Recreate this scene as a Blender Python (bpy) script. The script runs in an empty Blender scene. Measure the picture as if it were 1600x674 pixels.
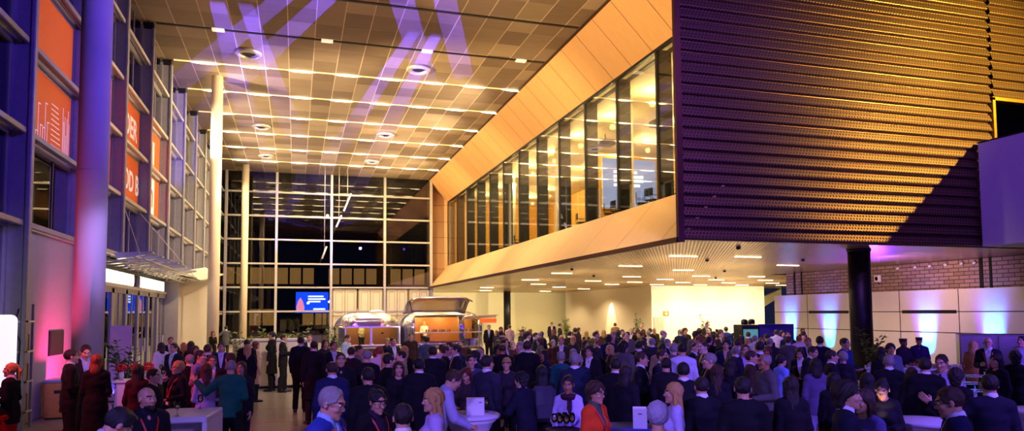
import bpy, math, random
import numpy as np
from mathutils import Vector, Matrix
rnd = random.Random(7)
SC = bpy.context.scene
COL = SC.collection
PI = math.pi
R = math.radians

# ------------------------------------------------------------------ camera
cam_d = bpy.data.cameras.new('camera'); cam = bpy.data.objects.new('camera', cam_d); COL.objects.link(cam)
def set_cam():
    yaw, pitch, roll, f, py = 0.296111136, 0.0615418396, -0.00648554423, 1106.64874, 419.614763
    cy, sy = math.cos(yaw), math.sin(yaw)
    fw = Vector((sy*math.cos(pitch), cy*math.cos(pitch), math.sin(pitch)))
    r = Vector((cy, -sy, 0)); u = r.cross(fw)
    r2 = math.cos(roll)*r + math.sin(roll)*u
    u2 = -math.sin(roll)*r + math.cos(roll)*u
    m = Matrix((r2, u2, -fw)).transposed().to_4x4()
    m.translation = Vector((0, 0, 2.46))
    cam.matrix_world = m
    cam_d.sensor_width = 36; cam_d.lens = f/1600*36
    cam_d.shift_y = (py-337)/1600
    cam_d.clip_end = 400
set_cam(); SC.camera = cam
vs = SC.view_settings
vs.view_transform = 'Standard'; vs.look = 'None'; vs.gamma = 1; vs.use_curve_mapping = False
vs.exposure = 0.42
SC.cycles.use_denoising = True
SC.cycles.max_bounces = 7; SC.cycles.diffuse_bounces = 3; SC.cycles.glossy_bounces = 3
SC.cycles.transparent_max_bounces = 16; SC.cycles.transmission_bounces = 4
SC.cycles.caustics_reflective = False; SC.cycles.caustics_refractive = False
SC.cycles.sample_clamp_indirect = 4.0

# ------------------------------------------------------------------ materials
MATS = {}
def srgb(h):
    h = h.lstrip('#'); c = [int(h[i:i+2], 16)/255 for i in (0, 2, 4)]
    return tuple((x/12.92 if x <= .04045 else ((x+.055)/1.055)**2.4) for x in c)
def mat(name, color=(.5, .5, .5), rough=.6, metal=0.0, emit=None, es=0.0, noise=0.12, nscale=6.0, bump=0.0, bscale=40, spec=None, sheen=0, stretch=None):
    if name in MATS: return MATS[name]
    if isinstance(color, str): color = srgb(color)
    m = bpy.data.materials.new(name); m.use_nodes = True
    nt = m.node_tree; b = nt.nodes['Principled BSDF']
    b.inputs['Roughness'].default_value = rough; b.inputs['Metallic'].default_value = metal
    if spec is not None: b.inputs['Specular IOR Level'].default_value = spec
    tc = nt.nodes.new('ShaderNodeTexCoord'); mp = nt.nodes.new('ShaderNodeMapping')
    nt.links.new(tc.outputs['Object'], mp.inputs[0])
    if stretch: mp.inputs['Scale'].default_value = stretch
    n = nt.nodes.new('ShaderNodeTexNoise'); n.inputs['Scale'].default_value = nscale; n.inputs['Detail'].default_value = 4
    nt.links.new(mp.outputs[0], n.inputs['Vector'])
    mx = nt.nodes.new('ShaderNodeMix'); mx.data_type = 'RGBA'
    mx.inputs[6].default_value = (*[max(0, c*(1-noise*1.6)) for c in color], 1)
    mx.inputs[7].default_value = (*[min(1, c*(1+noise*1.6)) for c in color], 1)
    nt.links.new(n.outputs['Fac'], mx.inputs[0]); nt.links.new(mx.outputs[2], b.inputs['Base Color'])
    if emit is not None:
        if isinstance(emit, str): emit = srgb(emit)
        b.inputs['Emission Color'].default_value = (*emit, 1); b.inputs['Emission Strength'].default_value = es
    if bump:
        n2 = nt.nodes.new('ShaderNodeTexNoise'); n2.inputs['Scale'].default_value = bscale; n2.inputs['Detail'].default_value = 3
        nt.links.new(mp.outputs[0], n2.inputs['Vector'])
        bp = nt.nodes.new('ShaderNodeBump'); bp.inputs['Strength'].default_value = bump; bp.inputs['Distance'].default_value = .02
        nt.links.new(n2.outputs['Fac'], bp.inputs['Height']); nt.links.new(bp.outputs[0], b.inputs['Normal'])
    MATS[name] = m; return m
def math_node(nt, op, a, b=None, c=None):
    n = nt.nodes.new('ShaderNodeMath'); n.operation = op
    for i, v in enumerate((a, b, c)):
        if v is None: continue
        if isinstance(v, (int, float)): n.inputs[i].default_value = v
        else: nt.links.new(v, n.inputs[i])
    return n.outputs[0]
def coords(nt):
    tc = nt.nodes.new('ShaderNodeTexCoord'); s = nt.nodes.new('ShaderNodeSeparateXYZ')
    nt.links.new(tc.outputs['Object'], s.inputs[0]); return s.outputs
def mixc(nt, fac, a, b):
    mx = nt.nodes.new('ShaderNodeMix'); mx.data_type = 'RGBA'
    for i, v in ((0, fac), (6, a), (7, b)):
        if hasattr(v, 'is_linked') or hasattr(v, 'links'): nt.links.new(v, mx.inputs[i])
        elif isinstance(v, (int, float)): mx.inputs[i].default_value = v
        else: mx.inputs[i].default_value = (*v, 1)
    return mx.outputs[2]
def base(name, rough, metal=0):
    m = bpy.data.materials.new(name); m.use_nodes = True; MATS[name] = m
    b = m.node_tree.nodes['Principled BSDF']; b.inputs['Roughness'].default_value = rough; b.inputs['Metallic'].default_value = metal
    return m, m.node_tree, b
def seam(nt, c, period, width, off=0.0):       # 1 on a thin line every `period`
    f = math_node(nt, 'FRACT', math_node(nt, 'DIVIDE', math_node(nt, 'ADD', c, 1000*period-off), period))
    return math_node(nt, 'LESS_THAN', f, width/period)

def m_ceiling():
    m, nt, b = base('ceiling tiles', .65)
    x, y, z = coords(nt)
    s = seam(nt, x, 1.085, .035, -.46)
    cx = math_node(nt, 'FLOOR', math_node(nt, 'DIVIDE', math_node(nt, 'ADD', x, .46), 1.085))
    cyy = math_node(nt, 'FLOOR', math_node(nt, 'DIVIDE', math_node(nt, 'ADD', y, -.1), 1.45))
    cb = nt.nodes.new('ShaderNodeCombineXYZ'); nt.links.new(cx, cb.inputs[0]); nt.links.new(cyy, cb.inputs[1])
    w = nt.nodes.new('ShaderNodeTexWhiteNoise'); w.noise_dimensions = '3D'; nt.links.new(cb.outputs[0], w.inputs['Vector'])
    mp = nt.nodes.new('ShaderNodeMapping'); tc = nt.nodes.new('ShaderNodeTexCoord'); nt.links.new(tc.outputs['Object'], mp.inputs[0]); mp.inputs['Scale'].default_value = (.8, 9, 1)
    g = nt.nodes.new('ShaderNodeTexNoise'); g.inputs['Scale'].default_value = 1.5; nt.links.new(mp.outputs[0], g.inputs['Vector'])
    k = math_node(nt, 'ADD', math_node(nt, 'MULTIPLY', math_node(nt, 'POWER', w.outputs['Value'], 1.5), .75), math_node(nt, 'MULTIPLY', g.outputs['Fac'], .35))
    c1 = mixc(nt, k, srgb('#6b5747'), srgb('#b09c84'))
    c2 = mixc(nt, s, c1, srgb('#d8c4aa'))
    nt.links.new(c2, b.inputs['Base Color']); return m
def m_floor():
    m, nt, b = base('polished concrete floor', .22)
    x, y, z = coords(nt)
    n = nt.nodes.new('ShaderNodeTexNoise'); n.inputs['Scale'].default_value = .9; n.inputs['Detail'].default_value = 8
    c = mixc(nt, n.outputs['Fac'], srgb('#8a7f78'), srgb('#b8afa4'))
    s = math_node(nt, 'MAXIMUM', seam(nt, x, 2.4, .02, .3), seam(nt, y, 2.4, .02, .3))
    nt.links.new(mixc(nt, s, c, srgb('#5d554f')), b.inputs['Base Color'])
    r = nt.nodes.new('ShaderNodeMapRange'); nt.links.new(n.outputs['Fac'], r.inputs[0]); r.inputs[3].default_value = .15; r.inputs[4].default_value = .38
    nt.links.new(r.outputs[0], b.inputs['Roughness']); return m
def m_perf(name, c_sheet, c_hole, per, rad, axes, rough, metal):
    m, nt, b = base(name, rough, metal)
    s = coords(nt); u, v = s[axes[0]], s[axes[1]]
    vv = math_node(nt, 'DIVIDE', v, per*.866); row = math_node(nt, 'FLOOR', vv)
    uu = math_node(nt, 'ADD', math_node(nt, 'DIVIDE', u, per), math_node(nt, 'MULTIPLY', math_node(nt, 'MODULO', row, 2.0), .5))
    du = math_node(nt, 'SUBTRACT', math_node(nt, 'FRACT', math_node(nt, 'ADD', uu, 500)), .5)
    dv = math_node(nt, 'MULTIPLY', math_node(nt, 'SUBTRACT', math_node(nt, 'FRACT', math_node(nt, 'ADD', vv, 500)), .5), .866)
    d = math_node(nt, 'SQRT', math_node(nt, 'ADD', math_node(nt, 'MULTIPLY', du, du), math_node(nt, 'MULTIPLY', dv, dv)))
    h = math_node(nt, 'LESS_THAN', d, rad)
    n = nt.nodes.new('ShaderNodeTexNoise'); n.inputs['Scale'].default_value = .7
    c = mixc(nt, n.outputs['Fac'], [k*.8 for k in c_sheet], [min(1, k*1.15) for k in c_sheet])
    nt.links.new(mixc(nt, h, c, c_hole), b.inputs['Base Color'])
    nt.links.new(math_node(nt, 'MULTIPLY_ADD', h, -metal, metal), b.inputs['Metallic'])
    nt.links.new(math_node(nt, 'MULTIPLY_ADD', h, .6-rough, rough), b.inputs['Roughness'])
    return m
def m_wood(name, c1, c2, rough=.45):
    m, nt, b = base(name, rough)
    tc = nt.nodes.new('ShaderNodeTexCoord'); mp = nt.nodes.new('ShaderNodeMapping'); nt.links.new(tc.outputs['Object'], mp.inputs[0])
    mp.inputs['Scale'].default_value = (1.2, 12, 1.2)
    n = nt.nodes.new('ShaderNodeTexNoise'); n.inputs['Scale'].default_value = 1.6; n.inputs['Detail'].default_value = 6; nt.links.new(mp.outputs[0], n.inputs['Vector'])
    nt.links.new(mixc(nt, n.outputs['Fac'], srgb(c1), srgb(c2)), b.inputs['Base Color']); return m
def m_brick():
    m, nt, b = base('pale grey-brown brick', .85)
    tc = nt.nodes.new('ShaderNodeTexCoord'); s = nt.nodes.new('ShaderNodeSeparateXYZ'); nt.links.new(tc.outputs['Object'], s.inputs[0])
    cb = nt.nodes.new('ShaderNodeCombineXYZ'); nt.links.new(s.outputs[1], cb.inputs[0]); nt.links.new(s.outputs[2], cb.inputs[1])
    t = nt.nodes.new('ShaderNodeTexBrick'); nt.links.new(cb.outputs[0], t.inputs['Vector'])
    t.inputs['Scale'].default_value = 1; t.inputs['Brick Width'].default_value = .5; t.inputs['Row Height'].default_value = .17
    t.inputs['Mortar Size'].default_value = .016; t.inputs['Color1'].default_value = (*srgb('#a58a7c'), 1); t.inputs['Color2'].default_value = (*srgb('#8d7468'), 1)
    t.inputs['Mortar'].default_value = (*srgb('#3c3230'), 1)
    nt.links.new(t.outputs['Color'], b.inputs['Base Color'])
    bp = nt.nodes.new('ShaderNodeBump'); bp.inputs['Strength'].default_value = .5; bp.inputs['Distance'].default_value = .02; bp.invert = True
    nt.links.new(t.outputs['Fac'], bp.inputs['Height']); nt.links.new(bp.outputs[0], b.inputs['Normal']); return m
def m_glass(name, tint=(.9, .95, .95), refl=1.0, rough=0.0):
    m = bpy.data.materials.new(name); m.use_nodes = True; MATS[name] = m
    nt = m.node_tree; nt.nodes.remove(nt.nodes['Principled BSDF'])
    out = [n for n in nt.nodes if n.type == 'OUTPUT_MATERIAL'][0]
    tr = nt.nodes.new('ShaderNodeBsdfTransparent'); tr.inputs[0].default_value = (*tint, 1)
    gl = nt.nodes.new('ShaderNodeBsdfGlossy'); gl.inputs['Roughness'].default_value = rough
    fr = nt.nodes.new('ShaderNodeFresnel'); fr.inputs['IOR'].default_value = 1.55
    k = math_node(nt, 'MULTIPLY', fr.outputs[0], refl); k.node.use_clamp = True
    mx = nt.nodes.new('ShaderNodeMixShader'); nt.links.new(k, mx.inputs[0]); nt.links.new(tr.outputs[0], mx.inputs[1]); nt.links.new(gl.outputs[0], mx.inputs[2])
    nt.links.new(mx.outputs[0], out.inputs[0]); return m
CEIL = m_ceiling(); FLOOR = m_floor()
PERF = m_perf('perforated dark bronze cladding', srgb('#7c5a44'), (.006, .005, .006), .12, .34, (0, 2), .40, .75)
SOFF = m_perf('perforated steel soffit', srgb('#c09c66'), (.10, .065, .035), .13, .26, (0, 1), .25, .55)
WOOD = m_wood('light oak lining', '#c9935c', '#d9a972')
WOODS = m_wood('light oak sill', '#b98f5f', '#cda777')
BRICK = m_brick()
GLASS = m_glass('window glass', (.93, .95, .92), .55)
GLASSD = m_glass('night window glass', (.6, .62, .66), 1.8)
CLEAR = m_glass('drinking glass', (.93, .94, .96), 2.0)
FIN = mat('grey painted steel', '#8d8a90', .5, .25)
FINL = mat('pale aluminium', '#cfcac2', .4, .5)
DARK = mat('near black steel', '#17161a', .45, .4)
BLACK = mat('matt black', '#0a0a0c', .6)
CONC = mat('smooth grey concrete', '#9c9792', .7, noise=.1, nscale=1.4, bump=.08)
WALLP = mat('grey plaster panel', '#8f8d95', .6, noise=.05)
WHITE = mat('white painted panel', '#dcd8d4', .35, noise=.03)
CREAM = mat('warm white plaster', '#ecdcc0', .7, noise=.03)
TAN = mat('tan plaster', '#b79c6c', .7, noise=.05)
ORANGE = mat('orange vinyl banner', '#cc5418', .6, emit='#e05a10', es=.22, noise=.04)  # banner sheet given a faint glow of its own in place of lighting
WHITEV = mat('white vinyl lettering', '#f4ece4', .5, emit='#f4ece4', es=.2, noise=.02)  # lettering carries the same kind of painted glow
STRIP = mat('warm strip', '#d8c49c', .4, .2, emit='#ffca74', es=1.3, noise=.02)
LAMP = mat('warm lamp', '#fff0d0', .4, 0, emit='#ffe2a8', es=9, noise=0)
LAMPL = mat('warm linear lamp', '#fff0d0', .4, 0, emit='#ffe2a8', es=14, noise=0)
MODW = mat('white lamp cover with painted glow', '#e8dcc4', .5, emit='#ffe8c0', es=.7, noise=0)  # cover of an unlit strip, with a faint glow put into the material
NIGHT = mat('night asphalt', '#0c0d12', .8)

# ------------------------------------------------------------------ mesh helpers
class MB:
    def __init__(s): s.v = []; s.f = []; s.sm = []; s.mi = []; s.cur = 0
    def add(s, vs_, fs_, smooth=False):
        o = len(s.v); s.v += [tuple(p) for p in vs_]
        for f in fs_: s.f.append(tuple(i+o for i in f)); s.sm.append(smooth); s.mi.append(s.cur)
        return s
    def box(s, x0, x1, y0, y1, z0, z1, bev=0.0, M=None):
        x0, x1 = min(x0, x1), max(x0, x1); y0, y1 = min(y0, y1), max(y0, y1); z0, z1 = min(z0, z1), max(z0, z1)
        if bev <= 0:
            p = [(x, y, z) for x in (x0, x1) for y in (y0, y1) for z in (z0, z1)]
            f = [(0, 1, 3, 2), (4, 6, 7, 5), (0, 4, 5, 1), (2, 3, 7, 6), (0, 2, 6, 4), (1, 5, 7, 3)]
        else:
            b = min(bev, (x1-x0)/2.01, (y1-y0)/2.01, (z1-z0)/2.01)
            def ring(z, i):
                return [(x0+i, y0+b, z), (x0+b, y0+i, z), (x1-b, y0+i, z), (x1-i, y0+b, z), (x1-i, y1-b, z), (x1-b, y1-i, z), (x0+b, y1-i, z), (x0+i, y1-b, z)]
            p = ring(z0, b)+ring(z0+b, 0)+ring(z1-b, 0)+ring(z1, b); f = []
            for k in range(3):
                for i in range(8): f.append((k*8+i, k*8+(i+1) % 8, k*8+8+(i+1) % 8, k*8+8+i))
            f.append(tuple(range(7, -1, -1))); f.append(tuple(range(24, 32)))
        if M is not None: p = [M @ Vector(q) for q in p]
        return s.add(p, f)
    def tube(s, pts, rad, n=8, cap=True, smooth=True, flat=None):
        pts = [Vector(p) for p in pts]; rs = rad if isinstance(rad, (list, tuple)) else [rad]*len(pts)
        V = []; up = Vector((0, 0, 1))
        for i, p in enumerate(pts):
            d = (pts[min(i+1, len(pts)-1)]-pts[max(i-1, 0)])
            d = d.normalized() if d.length > 1e-9 else Vector((0, 0, 1))
            a = d.cross(up)
            if a.length < 1e-3: a = d.cross(Vector((0, 1, 0)))
            a.normalize(); b = a.cross(d)
            for k in range(n):
                t = 2*PI*k/n; V.append(p+(a*math.cos(t)+b*math.sin(t)*(flat or 1))*rs[i])
        F = []
        for i in range(len(pts)-1):
            for k in range(n): F.append((i*n+k, i*n+(k+1) % n, (i+1)*n+(k+1) % n, (i+1)*n+k))
        if cap: F.append(tuple(range(n-1, -1, -1))); F.append(tuple(range((len(pts)-1)*n, len(pts)*n)))
        return s.add(V, F, smooth)
    def lathe(s, prof, c=(0, 0, 0), n=24, smooth=True, sx=1, sy=1, fn=None):
        V = []
        for r, z in prof:
            for k in range(n):
                t = 2*PI*k/n; rr = r*(fn(t, z) if fn else 1)
                V.append((c[0]+rr*math.cos(t)*sx, c[1]+rr*math.sin(t)*sy, c[2]+z))
        F = []
        for i in range(len(prof)-1):
            for k in range(n): F.append((i*n+k, i*n+(k+1) % n, (i+1)*n+(k+1) % n, (i+1)*n+k))
        if prof[0][0] > 1e-4: F.append(tuple(range(n-1, -1, -1)))
        if prof[-1][0] > 1e-4: F.append(tuple(range((len(prof)-1)*n, len(prof)*n)))
        return s.add(V, F, smooth)
    def prism(s, poly, axis, a, b):
        def P(u, v, w): return {'x': (w, u, v), 'y': (u, w, v), 'z': (u, v, w)}[axis]
        n = len(poly); V = [P(u, v, a) for u, v in poly]+[P(u, v, b) for u, v in poly]
        F = [(i, (i+1) % n, n+(i+1) % n, n+i) for i in range(n)]+[tuple(range(n-1, -1, -1)), tuple(range(n, 2*n))]
        return s.add(V, F)
    def build(s, name, m, parent=None, kind=None, loc=None, rot=None):
        me = bpy.data.meshes.new(name); me.from_pydata(s.v, [], s.f)
        me.polygons.foreach_set('use_smooth', s.sm); me.polygons.foreach_set('material_index', s.mi)
        for mm in (m if isinstance(m, (list, tuple)) else [m]): me.materials.append(mm)
        import bmesh
        bm = bmesh.new(); bm.from_mesh(me); bmesh.ops.recalc_face_normals(bm, faces=bm.faces); bm.to_mesh(me); bm.free()
        me.update()
        o = bpy.data.objects.new(name, me); COL.objects.link(o)
        if parent: o.parent = parent
        if kind: o['kind'] = kind
        if loc: o.location = loc
        if rot: o.rotation_euler = rot
        return o
def tag(o, label, cat, group=None, kind=None):
    o['label'] = label; o['category'] = cat
    if group: o['group'] = group
    if kind: o['kind'] = kind
    return o
def empty(name, loc=(0, 0, 0), rz=0, kind=None):
    o = bpy.data.objects.new(name, None); COL.objects.link(o); o.location = loc; o.rotation_euler = (0, 0, rz)
    if kind: o['kind'] = kind
    return o
def thing(name, label, cat, loc=(0, 0, 0), rz=0, group=None): return tag(empty(name, loc, rz), label, cat, group)
def struct(name, mb, m, parent=None): return mb.build(name, m, parent, None if parent else 'structure')
def clone(o, parent=None):
    c = o.copy(); COL.objects.link(c)
    if parent: c.parent = parent
    for ch in list(o.children): clone(ch, c)
    return c
def spot(loc, target, power, color, angle=40, blend=.4, size=.08, name='spot'):
    l = bpy.data.lights.new(name, 'SPOT'); l.energy = power; l.color = color; l.spot_size = R(angle); l.spot_blend = blend; l.shadow_soft_size = size
    o = bpy.data.objects.new(name, l); COL.objects.link(o); o.location = loc
    o.rotation_euler = (Vector(target)-Vector(loc)).to_track_quat('-Z', 'Y').to_euler(); return o
def point(loc, power, color, size=.1):
    l = bpy.data.lights.new('point', 'POINT'); l.energy = power; l.color = color; l.shadow_soft_size = size
    o = bpy.data.objects.new('point', l); COL.objects.link(o); o.location = loc; return o

ZC = 14.16; MOD = 4.35
WARM = (1, .79, .48); PURP = (.22, .07, 1.0); BLUE = (.10, .06, 1.0); PINK = (1, .05, .22); CYAN = (0, .42, 1)
fY = [13.35+MOD*k for k in range(12)]          # 13.35 ... 61.2
TZ = [4.45, 6.47, 8.47, 10.43, 12.40]
YF = 61.5; XB = 11.12; YB = 19.0; ZB = 4.64; XG = 12.87

# ------------------------------------------------------------------ shell
struct('floor', MB().box(-9, 47, -4, 82, -.3, 0), FLOOR)
struct('ceiling', MB().box(-6.4, 31, -4, YF, ZC, ZC+.3), CEIL)
struct('trim_1', MB().box(-6.45, -6.1, -4, YF, ZC-.25, ZC-.002), FIN)        # head strip over the left glazing
struct('ground', MB().box(-60, 70, 82, 140, -.6, -.3), NIGHT)
struct('ground', MB().box(-60, -9, -10, 82, -.6, -.3), NIGHT)

# left glazing, one window per bay
for k in range(11):
    y0, y1 = fY[k], fY[k+1]
    w = empty('window_%d' % (k+1), (0, 0, 0), kind='structure')
    f = MB()
    zb = 4.5 if k in (3, 4, 5, 6, 7) else 0
    f.box(-5.98, -5.62, y0-.06, y0+.06, zb, ZC-.3)
    f.box(-5.64, -5.54, y0-.10, y0+.10, zb, ZC-.25, .02)
    f.box(-6.06, -5.94, y0-.16, y0+.16, zb, ZC-.2)
    f.build('fin', FIN, w)
    tp = MB().box(-5.98, -5.56, y0-.09, y0+.09, ZC-.30, ZC-.02, .04)
    tp.build('fin_cap', DARK, w)
    for z in TZ+[2.45]:
        if z == 2.45 and k < 8: continue
        if k == 0 and z < 4.5: pass
        t = MB()
        t.box(-5.74, -5.64, y0+.1, y1-.1, z-.06, z+.07, .015)
        t.box(-5.84, -5.78, y0+.1, y1-.1, z-.04, z+.04, .015)
        t.box(-6.04, -5.95, y0+.06, y1-.06, z-.10, z+.10)
        t.build('transom', FINL if k > 1 else FIN, w)
    mm = MB()
    for q in (.30, .66):
        mm.box(-6.06, -5.98, y0+MOD*q-.04, y0+MOD*q+.04, 4.4 if k in (1, 3, 4, 5, 6, 7) else 0, ZC-.2)
    mm.build('mullion', DARK if k < 3 else FIN, w)
    mm = MB()
    for q in (.2, .5, .8): mm.box(-7.3, -7.2, y0+MOD*q-.05, y0+MOD*q+.05, 0, ZC)
    mm.build('outer_post', FINL, w)
    p = MB().box(-6.02, -6.0, y0, y1, 0 if k not in (1, 3, 4, 5, 6, 7) else 4.4, ZC-.2)
    p.build('pane', GLASSD, w)

# orange banners hanging behind the panes
def banner(k, zk, label, deco=None, frac=(.06, .94)):
    y0 = fY[k]; z0 = TZ[zk]+.1; z1 = (TZ+[14.0])[zk+1]-.1
    a, b = y0+MOD*frac[0], y0+MOD*frac[1]
    t = thing('banner', label, 'banner', (-5.97, (a+b)/2, z0), 0, 'orange banners in the left glazing')
    MB().box(-.006, .006, (a-b)/2, (b-a)/2, 0, z1-z0).build('banner_sheet', ORANGE, t)
    MB().box(-.02, .02, (a-b)/2, (b-a)/2, z1-z0-.03, z1-z0+.02).build('hanging_rail', FINL, t)
    return t, (b-a)/2, z1-z0
def text_on(t, s, size, y, z, name='lettering', m=None):
    cu = bpy.data.curves.new('lettering', 'FONT'); cu.body = s; cu.size = size; cu.align_x = 'CENTER'; cu.extrude = .003; cu.offset = size*.022
    tmp = bpy.data.objects.new('tmp', cu); COL.objects.link(tmp); bpy.context.view_layer.update()
    me = bpy.data.meshes.new_from_object(tmp.evaluated_get(bpy.context.evaluated_depsgraph_get())); bpy.data.objects.remove(tmp)
    me.materials.clear(); me.materials.append(m or WHITEV); o = bpy.data.objects.new(name, me); COL.objects.link(o); o.parent = t
    o.location = (.012, y, z); o.rotation_euler = (R(90), 0, R(90)); return o
def linework(t, w, h, seed):
    r = random.Random(seed); m = MB()
    for i in range(9):                       # city outline made of thin strokes
        zz = h*.10+i*h*.072
        m.box(.006, .012, .35, w*.58-.03*i, zz, zz+.018)
    for i in range(12):
        x = -w*.9+i*w*.085; hh = h*r.uniform(.15, .62)
        m.box(.006, .012, x, x+.018, .08, hh); m.box(.006, .012, x, x+w*.085, hh, hh+.018)
    for i in range(7):
        x = w*(.66+.045*i); m.box(.006, .012, x, x+.016, .1, h*r.uniform(.3, .85))
    return m.build('printed_linework', WHITEV, t)
t, w, h = banner(1, 2, 'upper plain orange banner in the glazing before the front column')
t, w, h = banner(1, 1, 'orange banner with white city linework before the front column'); linework(t, w, h, 3)
banner(2, 2, 'upper plain orange banner seen just behind the front column', frac=(.06, .94))
banner(2, 1, 'lower plain orange banner seen just behind the front column', frac=(.06, .94))
t, w, h = banner(3, 2, 'orange banner with the letters DER in the glazing'); text_on(t, 'DER ', 1.1, .62, .5)
t, w, h = banner(3, 1, 'orange banner with the letters OOD B in the glazing'); text_on(t, 'OOD B', 1.05, .3, .5)
t, w, h = banner(4, 2, 'orange banner with the letters NI in the glazing'); text_on(t, 'NI', 1.35, 0, .35)
t, w, h = banner(4, 1, 'orange banner with a white square m logo in the glazing')
MB().box(.006, .012, -.85, .85, .12, h-.1).build('logo_square', WHITEV, t); text_on(t, 'm', 1.5, 0, .5, 'logo_letter', ORANGE).location.x = .016

# round concrete columns of the hall (they hold the roof)
for x, y, lab in ((-3.78, 15.3, 1), (-3.83, 37.05, 2), (-3.9, 58.9, 3)):
    c = MB(); c.lathe([(.27, 0), (.27, ZC)], (x, y, 0), 40)
    c.lathe([(.272, 0), (.272, .02)], (x, y, 5.2), 40)
    struct('column_%d' % lab, c, CONC if lab == 1 else CREAM)
# lower left: solid grey panel wall with purple light on it
lw = MB(); lw.box(-6.15, -5.80, fY[1]+.3, fY[2]+.05, 0, 4.42, .02)
struct('wall_left', lw, WALLP)
struct('trim_2', MB().box(-6.15, -5.72, fY[2]+.35, fY[2]+1.4, 0, 4.42, .02), WALLP)
struct('trim_3', MB().box(-5.8, -5.70, fY[1]+.3, fY[2]+.05, 4.36, 4.46), FINL)
dp = thing('display_panel', 'small black display panel fixed on the grey wall panel', 'display', (-5.8, 20.55, 1.45))
MB().box(0, .04, -.55, .55, 0, .62, .01).build('frame', DARK, dp); MB().box(.04, .045, -.50, .50, .05, .57).build('screen', BLACK, dp)

# entrance doors under the canopy
DY0, DY1 = 24.6, 36.7
for i in range(6):
    a = DY0+i*(DY1-DY0)/6; b = a+(DY1-DY0)/6
    d = empty('door_%d' % (i+1), kind='structure')
    m = MB(); m.box(-5.98, -5.86, a, a+.16, 0, 3.35); m.box(-5.98, -5.86, b-.16, b, 0, 3.35); m.box(-5.98, -5.86, a, b, 3.2, 3.4); m.box(-5.96, -5.88, a, b, 0, .14); m.box(-5.95, -5.89, (a+b)/2-.05, (a+b)/2+.05, 0, 3.3)
    m.build('door_frame', FIN, d)
    MB().box(-5.93, -5.91, a+.1, b-.1, .1, 3.2).build('door_pane', GLASSD, d)
    if i % 2: MB().box(-5.86, -5.80, (a+b)/2+.12, (a+b)/2+.17, .95, 1.5, .01).build('door_handle', FINL, d)
struct('trim_4', MB().box(-6.1, -5.84, DY0, DY1, 3.4, 3.5), FINL)
struct('trim_5', MB().box(-6.1, -5.95, DY0, DY1, 3.95, 4.4), DARK)
SIGN = mat('lit entrance sign', '#fff6dd', .4, emit='#fff2c8', es=5.5, noise=0)
for a, b, lab in ((24.9, 29.6, 'lit white sign box over the entrance doors, next to the front column'), (30.9, 36.0, 'lit white sign box over the entrance doors, next to the grey wall block')):
    s = thing('light_box', lab, 'sign', (-5.9, (a+b)/2, 3.5), 0, 'lit signs over the entrance')
    w = (b-a)/2
    MB().box(-.12, .04, -w-.06, w+.06, 0, .46, .02).build('housing', FINL, s)
    MB().box(.04, .06, -w, w, .03, .43).build('lit_face', SIGN, s)
    MB().box(.055, .065, -.03, .03, .03, .43).build('divider', FIN, s)
# canopy: truss of tubes with glass blades
cn = thing('entrance_canopy', 'steel tube canopy with slanted glass blades above the entrance doors', 'canopy', (-5.6, 24.6, 4.1))
L = DY1-DY0+.4
tr = MB()
for xx, zz in ((.25, 0), (.75, .12), (.5, -.18), (1.0, .05)): tr.tube([(xx, 0, zz+.05), (xx, L, zz+.05)], .035)
for i in range(13):
    y = L*i/12; tr.tube([(-.3, y, .0), (1.0, y, .1)], .025); tr.tube([(.5, y, -.15), (.75, min(L, y+L/24), .17)], .02)
tr.build('truss', FINL, cn)
for i in range(7):
    y = .7+i*1.75
    bl = MB(); bl.prism([(.1, .14), (1.15, .34), (1.12, .40), (.0, .34)], 'y', y, y+.35); bl.build('glass_blade', mat('frosted glass blade', '#b9bcc4', .3, .1), cn)
tr = MB(); tr.tube([(.95, 0, .1), (-.1, 2.2, 2.2)], .012); tr.tube([(.95, L, .1), (-.1, 5, 2.2)], .012); tr.build('stay_rod', FINL, cn)
# grey wall block with curved hood
blk = MB(); blk.prism([(36.9, 0), (48.6, 0), (48.6, 4.95), (36.9, 4.0)], 'x', -6.15, -5.35)
struct('wall_entrance', blk, mat('block plaster', '#a39c98', .7, noise=.05))
hd = MB(); V = []; F = []
n = 10
for i in range(n+1):
    t = i/n; x = -5.5+1.1*t; zz = .75*math.sin(t*PI*.5)*0+(.9*(1-t)**2)
    for (y, zb) in ((33.6+3.2*(1-t)*0, 4.1), (36.9, 4.05), (48.6, 5.0)):
        V.append((x, y+ (0 if y > 34 else 1.2*t), zb+zz*.45-.05))
for i in range(n):
    for j in range(2): a = i*3+j; F.append((a, a+1, a+4, a+3))
hd.add(V, F, True)
V2 = [(x, y, z+.06) for x, y, z in V]; hd.add(V2, F, True)
struct('trim_6', hd, mat('hood white', '#d2cabf', .4, noise=.03))

# ------------------------------------------------------------------ far glass wall
FX = [-6.2, -5.5, -1.6, 2.8, 7.26, 11.3]
FZ = [0, 2.62, 4.60, 6.56, 8.55, 10.5, 12.48, ZC]
for i in range(5):
    w = empty('window_%d' % (12+i), kind='structure'); x0, x1 = FX[i], FX[i+1]
    f = MB(); f.box(x1-.1 if i < 4 else x1-.1, x1+.1, YF-.35, YF+.05, 0, ZC, .015)
    if i == 0: f.box(x0, x0+.1, YF-.3, YF, 0, ZC)
    f.build('mullion', FINL, w)
    for z in FZ[1:-1]:
        MB().box(x0+.08, x1-.08, YF-.22, YF, z-.07, z+.07, .015).build('transom', FINL, w)
    MB().box(x0, x1, YF-.012, YF+.012, 4.5 if i >= 3 else 0, ZC).build('pane', GLASSD, w)
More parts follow.
